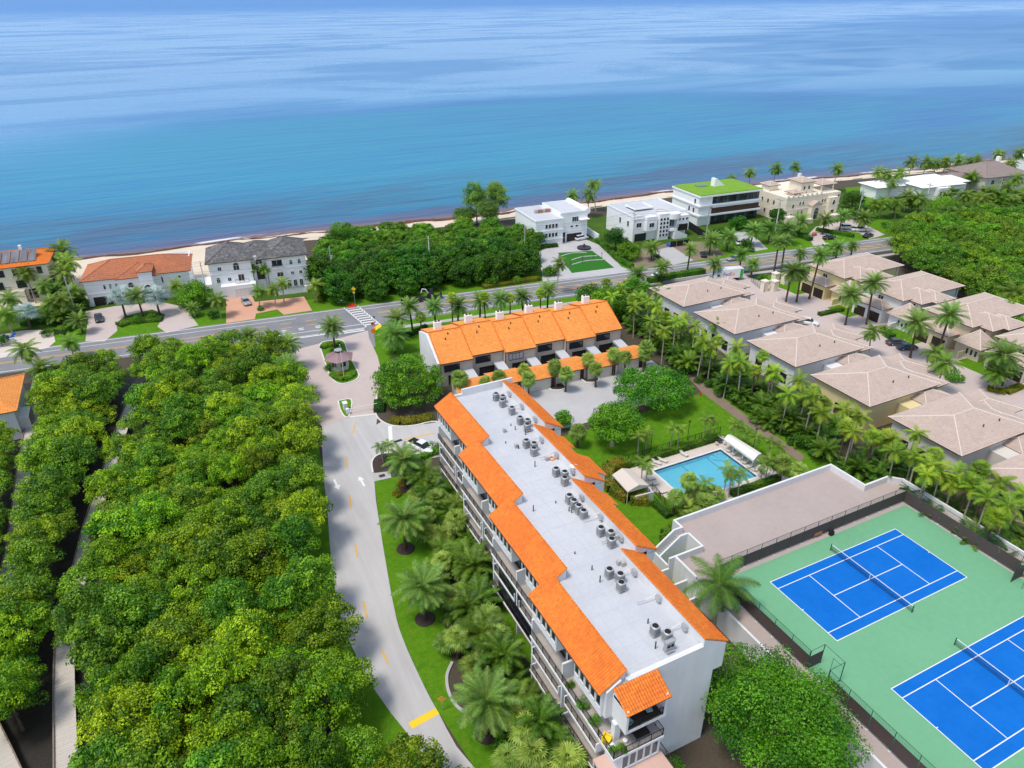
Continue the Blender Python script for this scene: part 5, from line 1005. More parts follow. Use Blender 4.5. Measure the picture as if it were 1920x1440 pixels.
# ================================================================= POOL
PX0, PX1, PY0, PY1 = 4.3, 18.8, 21.9, 31.0
dk = px([(1163, 876), (1347, 823), (1452, 905), (1392, 926), (1262, 962), (1215, 925)])
from_poly = [tuple(p) for p in dk]
mb = MB()     # deck with an opening for the pool
ring_o = [(-1.2, 34.6), (21.6, 35.0), (23.2, 18.6), (3.2, 18.2)]; 
z = .03
I_ = [(PX0, PY1), (PX1, PY1), (PX1, PY0), (PX0, PY0)]
for i in range(4): mb.quad((*ring_o[i], z), (*I_[i], z), (*I_[(i+1) % 4], z), (*ring_o[(i+1) % 4], z))
o = mb.build('pool_terrace', M['pooldeck']); o['kind'] = 'structure'
P_ = thing('swimming_pool', 'rectangular turquoise swimming pool with rounded corner steps', 'pool', (11.5, 26.5, 0))
b = MB(); b.add([(PX0, PY0, .0), (PX1, PY0, 0), (PX1, PY1, 0), (PX0, PY1, 0), (PX0, PY0, -1.4), (PX1, PY0, -1.4), (PX1, PY1, -1.4), (PX0, PY1, -1.4)], [(4, 5, 6, 7), (0, 1, 5, 4), (1, 2, 6, 5), (2, 3, 7, 6), (3, 0, 4, 7)]); b.build('basin', M['pooltile'], P_, True)
b = MB()
for (x0, x1, y0, y1) in ((PX0+.004, PX1-.004, PY1-.05, PY1-.003), (PX0+.004, PX1-.004, PY0+.003, PY0+.05), (PX0+.003, PX0+.05, PY0+.05, PY1-.05), (PX1-.05, PX1-.003, PY0+.05, PY1-.05)): b.box(x0, x1, y0, y1, -.35, .02)
b.build('waterline_tile', M['navy'], P_, True)
b = MB()
for (x0, x1, y0, y1) in ((PX0-.35, PX1+.35, PY1, PY1+.35), (PX0-.35, PX1+.35, PY0-.35, PY0), (PX0-.35, PX0, PY0, PY1), (PX1, PX1+.35, PY0, PY1)): b.box(x0, x1, y0, y1, .032, .08)
b.build('coping', M['kerb'], P_, True)
for i in range(3):
    r_ = 2.4-.6*i; b = MB(); b.prism([(PX1-.06, PY1-.06)]+[(PX1-.06-r_*math.sin(t), PY1-.06-r_*math.cos(t)) for t in np.linspace(0, HP, 9)], -1.39, -.9+.25*i); b.build('pool_step', M['pooltile'], P_, True)
b = MB(); b.box(10.4, 10.5, PY0+.1, PY1-.1, -1.395, -1.37); b.box(15.8, 15.9, PY0+.1, PY1-.1, -1.395, -1.37); b.build('floor_stripe', M['navy'], P_, True)
m = bpy.data.materials.new('pool_water'); m.use_nodes = True; N = m.node_tree.nodes; L = m.node_tree.links; bs = N['Principled BSDF']
bs.inputs['Base Color'].default_value = (0.45, 0.86, 0.95, 1); bs.inputs['Transmission Weight'].default_value = 0.9; bs.inputs['Roughness'].default_value = 0.05; bs.inputs['IOR'].default_value = 1.2
tn = N.new('ShaderNodeTexNoise'); tn.inputs['Scale'].default_value = 1.3; bp = N.new('ShaderNodeBump'); bp.inputs['Strength'].default_value = .15; tcn = N.new('ShaderNodeTexCoord'); L.new(tcn.outputs['Object'], tn.inputs[0]); L.new(tn.outputs[0], bp.inputs['Height']); L.new(bp.outputs[0], bs.inputs['Normal'])
b = MB(); b.quad((PX0+.052, PY0+.052, -.12), (PX1-.052, PY0+.052, -.12), (PX1-.052, PY1-.052, -.12), (PX0+.052, PY1-.052, -.12)); b.build('water', m, P_, True)
# second pool glimpsed behind the hedge
c = at(1478, 768); P2 = thing('hedge_pool', 'small turquoise pool glimpsed between the hedge palms', 'pool', (c[0], c[1], 0)); b = MB(); b.prism([(-2.6, -2), (2.6, -2), (3.2, 0), (2.6, 2), (-2.6, 2), (-3.2, 0)], .02, .16); b.build('coping', M['kerb'], P2); b = MB(); b.prism([(-2.3, -1.7), (2.3, -1.7), (2.8, 0), (2.3, 1.7), (-2.3, 1.7), (-2.8, 0)], .161, .17); b.build('water', M['pooltile'], P2)
sheet('hedge_patio', px([(1450, 775), (1500, 745), (1560, 790), (1500, 830)]), .006, 'pooldeck')
# awning and cabana
A4 = [at(x, y, 2.5) for x, y in ((1357.6, 822.6), (1369.5, 813.7), (1428, 850), (1413, 863))]
T_ = thing('shade_awning', 'long pale canvas awning over sun loungers beside the pool', 'awning', (*np.mean(A4, 0)[:2], 0)); b = MB()
a0, a1, a2, a3 = [np.array(p) for p in A4]; mid0 = (a0+a1)/2+np.array([0, 0, .35]); mid1 = (a3+a2)/2+np.array([0, 0, .35])
b.quad(a0, a3, mid1, mid0); b.quad(mid0, mid1, a2, a1); b.quad(a0, a3, a3-[0, 0, .35], a0-[0, 0, .35]); b.quad(a1, a2, a2-[0, 0, .35], a1-[0, 0, .35]); b.add([a0, mid0, a1, a1-[0, 0, .35], a0-[0, 0, .35]], [(0, 1, 2, 3, 4)]); b.add([a3, mid1, a2, a2-[0, 0, .35], a3-[0, 0, .35]], [(0, 1, 2, 3, 4)]); b.build('canopy', M['canvas_w'], T_, True)
for i in range(4):
    for u, v in ((a0, a3), (a1, a2)): q = u+(v-u)*(i/3*.96+.02); p = MB(); p.cyl(q[0], q[1], 0, 2.4, .04, 6); p.build('pole', M['frame_white'], T_, True)
C4 = [at(x, y, 2.5) for x, y in ((1148, 890), (1183, 879), (1217, 910), (1177, 922))]; c0, c1_, c2_, c3_ = [np.array(p) for p in C4]
T_ = thing('pool_cabana', 'beige canvas gable roofed cabana with white store beside the pool', 'cabana', (*np.mean(C4, 0)[:2], 0)); b = MB(); r0 = (c0+c1_)/2+[0, 0, .7]; r1 = (c3_+c2_)/2+[0, 0, .7]
b.quad(c0, c3_, r1, r0); b.quad(r0, r1, c2_, c1_); b.quad(c0, c3_, c3_-[0, 0, .22], c0-[0, 0, .22]); b.quad(c1_, c2_, c2_-[0, 0, .22], c1_-[0, 0, .22]); b.add([c3_, r1, c2_, c2_-[0, 0, .22], c3_-[0, 0, .22]], [(0, 1, 2, 3, 4)]); b.add([c0, r0, c1_, c1_-[0, 0, .22], c0-[0, 0, .22]], [(0, 1, 2, 3, 4)]); b.build('canopy', M['canvas'], T_, True)
for q in (c0, c1_, c2_, c3_): p = MB(); p.cyl(q[0]*.98+np.mean(C4, 0)[0]*.02, q[1]*.98+np.mean(C4, 0)[1]*.02, 0, 2.35, .05, 6); p.build('pole', M['frame_white'], T_, True)
p = MB(); q = (c2_+c3_)/2+np.array([.9, -.5, 0]); p.obox((q[0], q[1], .75), (1.7, .09, .75), -.1); p.obox((q[0]+1.6, q[1]+1.0, .75), (.09, 1.0, .75), -.1); p.build('store_wall', M['white'], T_, True)
# sun loungers
def lounger(label, x, y, rz):
    t = thing('sun_lounger', label, 'sun lounger', (x, y, .035), rz, 'sun loungers by the pool')
    if 'lg' not in WC:
        f = MB()
        for sx in (-.32, .32): f.box(sx-.025, sx+.025, -1.0, .35, .27, .32)
        for sx in (-.32, .32):
            for sy in (-.85, .3): f.box(sx-.025, sx+.025, sy-.025, sy+.025, 0, .27)
        s = MB(); s.box(-.3, .3, -1.0, .3, .32, .36); s.obox((0, .62, .58), (.3, .4, .02), 0, .65)
        WC['lg'] = (f.mesh('frame', M['frame_white']), s.mesh('sling', M['sling']))
    link('frame', WC['lg'][0], t); link('sling', WC['lg'][1], t)
for i, (x, y) in enumerate(((1371, 843), (1380, 849), (1391, 857), (1401, 865), (1409, 872), (1417, 878))): q = at(x, y, .3); lounger(f'sun lounger under the awning, {["first", "second", "third", "fourth", "fifth", "sixth"][i]} from the far corner of the pool', q[0], q[1], -1.5)
for (x, y, rz, lb) in ((1281, 850, .2, 'alone on the far edge of the pool'), (1241, 862, .5, 'right one of a pair at the far left pool corner'), (1230, 866, .5, 'left one of a pair at the far left pool corner'), (1219, 897, 1.5, 'farthest of three beside the cabana'), (1224, 907, 1.5, 'middle of three beside the cabana'), (1241, 922, 1.5, 'nearest of three beside the cabana')): q = at(x, y, .3); lounger(f'pale sun lounger, {lb}', q[0], q[1], rz)
# pool fence
def pool_fence(label, pts, n):
    t = thing('pool_fence', label, 'fence', (*pts[0], 0)); o0 = np.array(pts[0])
    for i in range(len(pts)-1):
        a, b = np.array(pts[i]), np.array(pts[i+1]); Ln = np.linalg.norm(b-a); k = max(1, int(Ln/2.2))
        for j in range(k+1): q = a+(b-a)*j/k-o0; p = MB(); p.cyl(q[0], q[1], 0, 1.4, .035, 6); p.build('post', M['rail'], t)
        r = MB(); railing(r, a-o0, b-o0, .02, 1.3, .3); r.build('railing', M['rail'], t)
pool_fence('dark metal fence between the pool terrace and the lawn', px([(1165, 868), (1350, 812)]), 6)
pool_fence('dark metal fence from the cabana to the garage deck wall', px([(1222, 918), (1262, 966)]), 4)
BW1 = px([(-18, 1200), (5, 1120), (30, 1000), (45, 880), (60, 790), (75, 700)], 1.0); BW2 = px([(124, 1480), (122, 1200), (148, 1080), (172, 980), (205, 880), (230, 800), (255, 740)], 1.0); BW3 = px([(-40, 1330), (-5, 1400), (40, 1500)], 1.0)
def nth(i): return f'{i}{"th" if 10 <= i % 100 <= 20 else {1: "st", 2: "nd", 3: "rd"}.get(i % 10, "th")}'
# ================================================================= GUARDHOUSE, GATES, STREET FURNITURE
q = at(638, 690, 0); GH = thing('guardhouse', 'small guardhouse with six sided mauve metal roof and dark cupola on the entrance island', 'guardhouse', (q[0], q[1], 0))
hexp = lambda r, a=.2: [(r*math.cos(a+i*math.pi/3), r*math.sin(a+i*math.pi/3)) for i in range(6)]
w_ = MB(); w_.prism(hexp(2.1), 0.1, 2.75); w_.build('wall', M['offwhite'], GH)
for i in range(6):
    a = .2+i*math.pi/3; b = a+math.pi/3; o_, n_ = (3.3, 1.0); f = MB(); P0, P1 = (o_*math.cos(a), o_*math.sin(a), 2.7), (o_*math.cos(b), o_*math.sin(b), 2.7); Q0, Q1 = (.75*math.cos(a), .75*math.sin(a), 3.95), (.75*math.cos(b), .75*math.sin(b), 3.95)
    f.add([P0, P1, Q1, Q0, (P0[0], P0[1], 2.6), (P1[0], P1[1], 2.6)], [(0, 1, 2, 3), (4, 5, 1, 0)])
    for j in range(5): t = j/5; A = [P0[k]+(P1[k]-P0[k])*t for k in range(3)]; B = [Q0[k]+(Q1[k]-Q0[k])*t for k in range(3)]; f.tube([(A[0], A[1], A[2]+.03), (B[0], B[1], B[2]+.03)], .03, 4)
    f.build('roof_panel', M['metal_mauve'], GH)
    m_ = (a+b)/2; window(GH, (2.1*.866*math.cos(m_), 2.1*.866*math.sin(m_), 1.05), 1.2, 1.1, m_+math.pi/2, 2, 1, 'frame_white', 'glass')
c = MB(); c.prism(hexp(.72), 3.9, 4.3); c.build('cupola', M['frame_dark'], GH); c = MB(); c.prism(hexp(.9), 4.3, 4.42); c.build('cupola_cap', M['galv'], GH)
q = at(645, 708, 0); fp = thing('flagpole', 'bare white flagpole in front of the guardhouse', 'flagpole', (q[0], q[1], .1)); c = MB(); c.tube([(0, 0, 0), (0, 0, 7.5)], [.07, .04], 8); c.build('pole', M['frame_white'], fp); c = MB(); c.tube([(0, 0, 7.5), (0, 0, 7.58), (0, 0, 7.66)], [.05, .09, .03], 8); c.build('finial', M['frame_white'], fp)
q = at(648, 768, .1); gk = thing('gate_machine', 'white gate machine with barrier arm on the small kerbed island', 'gate', (q[0], q[1], .1))
c = MB(); c.box(-.35, .35, -.5, .5, 0, 1.5); c.box(-.45, .45, -.6, .6, 1.5, 1.62); c.build('cabinet', M['frame_white'], gk); c = MB(); c.box(-.3, .3, -2.0, -1.4, 0, 1.1); c.build('motor_box', M['frame_white'], gk)
e = at(707, 757, 1.0); c = MB(); c.tube([(.0, -1.7, .95), (e[0]-q[0], e[1]-q[1], 1.0)], .06, 6); c.build('barrier_arm', M['paint'], gk); c = MB(); c.box(-.12, .12, 1.0, 1.3, 0, 1.3); c.build('card_reader', M['metal_dark'], gk)
def lamp(label, x, y, h=3.6):
    q = at(x, y); t = thing('lamp_post', label, 'lamp post', (q[0], q[1], 0)); c = MB(); c.tube([(0, 0, 0), (0, 0, .3), (0, 0, h)], [.09, .06, .045], 8); c.build('pole', M['metal_dark'], t); c = MB(); c.tube([(0, 0, h), (0, 0, h+.15), (0, 0, h+.4), (0, 0, h+.5)], [.1, .22, .2, .05], 8); c.build('lantern', M['metal_dark'], t)
for (x, y, lb) in ((552, 722, 'dark lamp post left of the forecourt'), (704, 622, 'dark lamp post at the crosswalk corner'), (594, 905, 'dark lamp post at the left edge of the entrance drive'), (1220, 842, 'dark lamp post on the lawn behind the pool'), (1289, 824, 'dark lamp post beyond the pool hedge'), (1413, 838, 'dark lamp post behind the awning')): lamp(lb, x, y)
# crossing signs, ramps
def sign(name, label, x, y, h, panels):
    q = at(x, y); t = thing(name, label, 'sign', (q[0], q[1], 0), -.35); c = MB(); c.tube([(0, 0, 0), (0, 0, h)], .045, 6); c.build('pole', M['galv'], t)
    for (z, shape, r_, m_) in panels:
        c = MB(); n, a = {'diamond': (4, 0), 'square': (4, math.pi/4), 'oct': (8, math.pi/8), 'disc': (14, 0)}[shape]; c.prism_y([(r_*math.cos(a+2*math.pi*i/n), z+r_*math.sin(a+2*math.pi*i/n)) for i in range(n)], -.09, -.05); c.build('panel', M[m_], t)
    return t
sign('crossing_sign', 'tall pole with yellow crossing sign on the sea side of the crosswalk', 666, 571, 5.0, [(4.3, 'diamond', .6, 'paint_yb'), (3.4, 'square', .4, 'paint_yb')])
sign('stop_sign', 'red stop sign at the exit of the forecourt', 700, 622, 2.4, [(2.1, 'oct', .42, 'red')])
sign('round_sign', 'orange round sign on the forecourt corner', 701, 632, 2.0, [(1.6, 'disc', .6, 'orange')])
sign('speed_hump_sign', 'yellow orange diamond sign beside the speed hump', 830, 1332, 2.3, [(2.0, 'diamond', .5, 'paint_y')])
c = MB(); p4 = px([(650, 572), (666, 569), (668, 575), (652, 577)]); c.prism(p4, 0, .03); o = c.build('red_ramp', M['red']); tag(o, 'dark red tactile kerb ramp at the sea end of the crosswalk', 'kerb ramp')
c = MB(); p4 = px([(701, 614), (712, 607), (716, 612), (704, 620)]); c.prism(p4, 0, .03); o = c.build('yellow_ramp', M['paint_yb']); tag(o, 'yellow tactile kerb ramp at the near end of the crosswalk', 'kerb ramp')
q = at(642, 566); chair_box('white_bench', 'small white bench beside the crosswalk at the thicket', 'bench', 'frame_white', LEG4(.5, .18, .4)+[(-.6, .6, -.22, .22, .4, .46), (-.6, .6, .18, .22, .46, .85)], (q[0], q[1], 0), .2)
# hydrant
q = at(1313, 742); t = thing('fire_hydrant', 'red fire hydrant beside the dirt path on the lawn', 'hydrant', (q[0], q[1], 0)); c = MB(); c.tube([(0, 0, 0), (0, 0, .12), (0, 0, .13), (0, 0, .6), (0, 0, .72), (0, 0, .8)], [.2, .2, .14, .14, .12, .03], 10); c.build('barrel', M['red'], t); c = MB(); c.tube([(-.25, 0, .45), (.25, 0, .45)], .07, 8); c.build('outlet', M['red'], t)
# ---- utility poles and wires
UP = [(-20, 660, 11.0, None)]
tops = [(-40, 545), (120, 518), (375, 492), (617, 463), (803, 444), (984, 426), (1190, 398), (1331, 386), (1464, 372), (1619, 356), (1745, 344), (1880, 335)]
pts_ = []
for i, (x, y) in enumerate(tops):
    q = at(x, y, 11.0); t = thing('utility_pole', f'pale grey utility pole on the sea side of the road, {nth(i+1) if "nth" in globals() else i+1} from the left', 'utility pole', (q[0], q[1], 0), RZ, 'utility poles along the road'); c = MB(); c.tube([(0, 0, 0), (0, 0, 11.2)], [.2, .13], 8); c.build('pole', M['galv'] if i % 2 else M['kerb'], t); c = MB(); c.box(-.08, .08, -1.1, 1.1, 10.3, 10.45); c.build('crossarm', M['timber'], t)
    if i in (1, 3, 6, 9): c = MB(); c.tube([(.35, 0, 7.6), (.35, 0, 8.6)], .26, 10); c.build('transformer', M['galv'], t)
    pts_.append(q)
for i in range(len(pts_)-1):
    for (dz, dy) in ((-.5, -1.0), (-.5, 1.0), (.25, 0), (-2.5, 0)):
        a, b = pts_[i]+[0, dy, dz], pts_[i+1]+[0, dy, dz]; mb = MB(); mb.tube([(a+(b-a)*s-np.array([0, 0, .9*4*s*(1-s)])) for s in np.linspace(0, 1, 9)], .022, 4); o = mb.build('power_line', M['metal_dark']); tag(o, 'thin dark power line strung between the roadside poles', 'cable', 'power lines along the road')
# ---- boardwalks through the mangroves
for j, (ln, wd) in enumerate(((BW1, 2.0), (BW2, 2.1), (BW3, 2.0))):
    ln = smooth_line(ln, 8); W = thing('boardwalk', ['pale boardwalk at the left edge, beside the orange roofed house', 'long pale boardwalk curving through the mangrove wood', 'short pale boardwalk in the lower left corner'][j], 'boardwalk', (*ln[0], 0))
    o0 = np.array(ln[0]); d_ = MB(); L_ = [np.array(p)-o0 for p in ln]
    for i in range(len(L_)-1):
        a, b = L_[i], L_[i+1]; Ln = np.linalg.norm(b-a); rz = math.atan2(*(b-a)[::-1]); n = max(1, int(Ln/.30))
        for k_ in range(n): c_ = a+(b-a)*(k_+.5)/n; d_.obox((c_[0], c_[1], .95+.004*((k_*7+i) % 3)), (Ln/n/2-.008, wd/2, .04), rz)
    d_.build('planks', M['boardwalk'], W, kind='stuff')
    for sd in (-1, 1):
        ol = offset_line([tuple(p) for p in L_], sd*(wd/2+.02)); r_ = MB()
        for i in range(len(ol)-1):
            a, b = np.array(ol[i]), np.array(ol[i+1]); Ln = np.linalg.norm(b-a); c_ = (a+b)/2; r_.obox((c_[0], c_[1], 1.16), (Ln/2+.02, .07, .06), math.atan2(*(b-a)[::-1])); r_.obox((a[0], a[1], .5), (.08, .08, .62))
        r_.build('kerb_rail', M['timber'] if sd > 0 else M['boardwalk'], W)
# ---- estate gate
eg = thing('estate_gate', 'stone gate piers with open metal gates at the estate entrance', 'gate', (*at(1450, 548)[:2], 0))
for i, (x, y) in enumerate(((1432, 545), (1450, 545), (1452, 530), (1470, 532))):
    q = at(x, y); c = MB(); c.box(q[0]-.75, q[0]+.75, q[1]-.75, q[1]+.75, 0, 2.7); c.box(q[0]-.9, q[0]+.9, q[1]-.9, q[1]+.9, 2.7, 2.95); c.build('pier', M['stone'], eg, True)
a, b = at(1432, 548), at(1408, 528); r = MB(); railing(r, a, b, .1, 2.0, .35); r.build('gate_leaf', M['green_metal'], eg, True)

# ================================================================= VEHICLES
def loft(mb, secs):
    "secs: (x, half width bottom, half width top, z0, z1)"
    V = []; n = len(secs)
    for (x, wb, wt, z0, z1) in secs:
        zm = z0+(z1-z0)*.55; V += [(x, -wb*.92, z0), (x, -wb, z0+.12*(z1-z0)), (x, -wb, zm), (x, -wt, z1-.02), (x, -wt*.8, z1), (x, wt*.8, z1), (x, wt, z1-.02), (x, wb, zm), (x, wb, z0+.12*(z1-z0)), (x, wb*.92, z0)]
    F = [(i*10+j, i*10+(j+1) % 10, (i+1)*10+(j+1) % 10, (i+1)*10+j) for i in range(n-1) for j in range(10)]; mb.add(V, F+[tuple(range(10))[::-1], tuple(range((n-1)*10, n*10))])
CARS = {}
def car(kind, paint, label, x, y, rz, z=.02, name=None, group=None):
    Lh = {'sedan': 2.35, 'suv': 2.4, 'pickup': 2.9}[kind]
    t = thing(name or {'sedan': 'car', 'suv': 'car', 'pickup': 'pickup_truck'}[kind], label, 'car' if kind != 'pickup' else 'pickup truck', (x, y, z), rz, group)
    if (kind, paint) not in CARS:
        b = MB(); g = MB(); rf = MB(); up = .12 if kind != 'sedan' else 0
        loft(b, [(-Lh, .78, .70, .38, .72+up), (-Lh+.15, .90, .82, .30, .88+up), (-1.2, .93, .86, .26, .94+up), (0, .93, .86, .26, .95+up), (1.1, .93, .86, .26, .92+up), (Lh-.35, .90, .80, .30, .78+up), (Lh, .76, .66, .38, .64+up)])
        zb = .93+up; zt = {'sedan': 1.42, 'suv': 1.70, 'pickup': 1.80}[kind]; xa, xb = {'sedan': (-1.75, 1.0), 'suv': (-2.25, 1.05), 'pickup': (-.75, 1.35)}[kind]; sl_ = {'sedan': (.65, .75), 'suv': (.3, .7), 'pickup': (.2, .65)}[kind]
        loft(g, [(xa, .80, .74, zb-.1, zb), (xa+sl_[0], .80, .64, zb-.1, zt-.03), (xb-sl_[1], .80, .64, zb-.1, zt-.03), (xb, .80, .74, zb-.1, zb)])
        loft(rf, [(xa+sl_[0]*.85, .66, .60, zt-.05, zt), (0, .67, .62, zt-.04, zt+.03), (xb-sl_[1]*.9, .66, .60, zt-.05, zt)])
        for xx in ((xa+sl_[0], xb-sl_[1]) if kind != 'suv' else (xa+.35, (xa+xb)/2, xb-sl_[1])):
            for sy in (-1, 1): rf.tube([(xx, sy*.77, zb-.02), (xx, sy*.64, zt-.02)], .045, 4)
        wt_ = MB(); wt_.tube([(0, -.12, 0), (0, .12, 0)], .34, 14); wr = MB(); wr.tube([(0, -.125, 0), (0, .125, 0)], .21, 10)
        hl = MB(); hl.obox((0, 0, 0), (.09, .2, .08)); tl = MB(); tl.obox((0, 0, 0), (.05, .18, .09)); mr_ = MB(); mr_.obox((0, 0, 0), (.09, .1, .07))
        CARS[(kind, paint)] = [m_.mesh(nm, M[mm], sm) for nm, m_, mm, sm in (('body', b, paint, True), ('windows', g, 'glass', False), ('roof', rf, paint, False), ('wheel', wt_, 'black', False), ('rim', wr, 'galv', False), ('headlight', hl, 'lamp_clear', False), ('taillight', tl, 'lamp_red', False), ('mirror', mr_, paint, False))]
        if kind == 'pickup': bd = MB(); bd.box(-Lh+.12, -.85, -.78, .78, .95+up, 1.13); CARS[(kind, paint)].append(bd.mesh('bed_cover', M['black']))
    ms = CARS[(kind, paint)]
    for me in ms[:3]: link(me.name.split('.')[0], me, t)
    up = .12 if kind != 'sedan' else 0
    for xx in (-1.4, 1.4):
        for sy in (-.82, .82): w_ = link('wheel', ms[3], t, (xx*(Lh/2.35), sy, .34)); link('rim', ms[4], w_)
    for sy in (-.58, .58): link('headlight', ms[5], t, (Lh-.12, sy, .62+up)); link('taillight', ms[6], t, (-Lh+.06, sy, .72+up))
    for sy in (-.98, .98): link('mirror', ms[7], t, (.6, sy, 1.0+up))
    if kind == 'pickup': link('bed_cover', ms[8], t)
    return t
def carp(kind, paint, label, x, y, rz, **kw): q = at(x, y, .6); return car(kind, paint, label, q[0], q[1], rz, **kw)
carp('pickup', 'car_white', 'white pickup truck with black bed cover parked on the side street', 791, 838, -1.15)
carp('sedan', 'car_black', 'black car on the sandy drive before the red roofed house', 185, 596, -1.5)
carp('sedan', 'car_silver', 'silver car on the terracotta drive', 461, 565, -1.5)
carp('suv', 'car_white', 'white car beside the boundary wall of the cubic house', 1090, 446, .1)
carp('suv', 'car_white', 'white car on the drive of the green roofed villa', 1394, 456, -.5)
carp('sedan', 'car_black', 'black car beside the building site', 1319, 476, 1.0)
carp('suv', 'car_white', 'white car on the mansion drive, left of the pickup', 1590, 426, -.5)
carp('pickup', 'car_white', 'white pickup on the mansion drive', 1612, 430, -.5)
carp('sedan', 'car_black', 'low black car on the mansion drive near the road', 1628, 441, .2)
carp('sedan', 'car_black', 'dark car in the shade left of the mansion drive', 1557, 445, -.4)
carp('suv', 'car_white', 'white van parked on the estate street', 1516, 604, -.9)
carp('sedan', 'car_grey', 'dark grey car, left of the pair before the tan house', 1681, 641, -.35)
carp('sedan', 'car_blue', 'navy car, right of the pair before the tan house', 1701, 650, -.35)
carp('sedan', 'car_white', 'white car passing the hedge on the coastal road', 1236, 516, RZ)
carp('sedan', 'car_silver', 'silver car driving on the coastal road before the villa drive', 1376, 484, RZ+math.pi)
carp('suv', 'car_white', 'white car on the road before the mansion', 1553, 463, RZ)
carp('sedan', 'car_white', 'white car at the right end of the shore drive', 1915, 416, -.4)
carp('pickup', 'car_black', 'black pickup truck towing a trailer along the coastal road', 771, 563, RZ+math.pi)
# trailer with a small digger
q = at(808, 557, .6); t = thing('flatbed_trailer', 'black flatbed trailer behind the black pickup', 'trailer', (q[0], q[1], 0), RZ); c = MB(); c.box(-2.6, 2.6, -1.0, 1.0, .55, .7); c.box(-4.2, -2.6, -.06, .06, .5, .62); c.build('bed', M['metal_dark'], t)
for xx in (-.5, .5):
    for sy in (-1.05, 1.05): c = MB(); c.tube([(xx, sy-.1, .36), (xx, sy+.1, .36)], .36, 12); c.build('wheel', M['black'], t)
c = MB(); c.obox((2.7, 0, 1.3), (.06, 1.0, .7), 0, 0); c.build('ramp', M['metal_dark'], t)
t = thing('mini_digger', 'small white digger with raised arm carried on the trailer', 'digger', (q[0], q[1], .7), RZ); c = MB()
for sy in (-.6, .6): c.prism_y([(-.9, .1), (-.7, 0), (.7, 0), (.9, .1), (.9, .4), (.7, .5), (-.7, .5), (-.9, .4)], sy-.18, sy+.18)
c.build('track', M['black'], t); c = MB(); c.box(-.7, .8, -.6, .6, .55, 1.2); c.build('body', M['metal_dark'], t); c = MB(); c.box(-.3, .5, -.45, .35, 1.2, 2.3); c.build('cab', M['glass'], t); c = MB(); c.tube([(-.6, 0, 1.0), (-1.3, 0, 2.2), (-2.2, 0, 2.5), (-2.6, 0, 1.4)], [.16, .16, .13, .1], 6); c.build('arm', M['frame_white'], t); c = MB(); c.obox((-2.6, 0, 1.2), (.25, .3, .2)); c.build('bucket', M['metal_dark'], t)
# delivery truck
q = at(1364, 515, 1.6); t = thing('delivery_truck', 'white box delivery truck with coloured lettering parked behind the hedge', 'truck', (q[0], q[1], .02), RZ-.1)
c = MB(); c.box(-2.6, 4.2, -1.2, 1.2, .9, 3.5); c.build('box_body', M['car_white'], t); c = MB(); c.box(4.2, 4.24, -1.05, 1.05, 1.0, 3.3); c.box(3.2, 4.1, -1.22, -1.2, 1.0, 3.3); c.build('rear_panel', M['green'], t)
c = MB(); loft(c, [(-4.4, .95, .9, .5, 1.4), (-4.0, 1.05, .95, .45, 2.4), (-2.7, 1.05, 1.0, .45, 2.6)]); c.build('cab', M['car_white'], t); c = MB(); c.add([(-4.25, -.85, 1.5), (-4.25, .85, 1.5), (-4.05, .85, 2.25), (-4.05, -.85, 2.25)], [(0, 1, 2, 3)]); c.box(-3.7, -2.9, -1.06, -1.045, 1.6, 2.3); c.build('windscreen', M['glass'], t)
c = MB(); c.box(-4.3, 4.1, -.9, .9, .5, .9); c.build('chassis', M['metal_dark'], t)
for xx in (-3.5, 2.4):
    for sy in (-1.0, 1.0): c = MB(); c.tube([(xx, sy-.14, .45), (xx, sy+.14, .45)], .45, 12); c.build('wheel', M['black'], t)
def lettering(parent, text, mname, loc, size, rx=math.pi/2):
    cu = bpy.data.curves.new('lettering', 'FONT'); cu.body = text; cu.size = size; cu.extrude = .01; o = bpy.data.objects.new('lettering_source', cu); COL.objects.link(o)
    bpy.context.view_layer.update(); me = bpy.data.meshes.new_from_object(o.evaluated_get(bpy.context.evaluated_depsgraph_get())); wd = max(v.co.x for v in me.vertices); bpy.data.objects.remove(o); me.materials.clear(); me.materials.append(M[mname]); l = link('lettering', me, parent, loc); l.rotation_euler[0] = rx; return wd
w1 = lettering(t, 'Fed', 'purple', (-2.0, -1.22, 1.7), 1.5); lettering(t, 'Ex', 'orange_print', (-2.0+w1+.05, -1.22, 1.7), 1.5)
# butterfly-shaped sculpture on the round court
q = at(22, 640); t = thing('butterfly_sculpture', 'blue butterfly shaped sculpture on a white pedestal in the round court', 'sculpture', (q[0], q[1], 0)); c = MB(); c.tube([(0, 0, 0), (0, 0, .8), (0, 0, .9)], [.8, .6, .7], 14); c.build('pedestal', M['kerb'], t); c = MB()
for s_ in (-1, 1): c.prism_y([(0, 1.2), (s_*1.2, 2.2), (s_*1.4, 1.6), (s_*.7, 1.3), (s_*.9, .95), (0, .95)], -.06+s_*.01, .06+s_*.01)
c.build('wings', M['blue'], t)
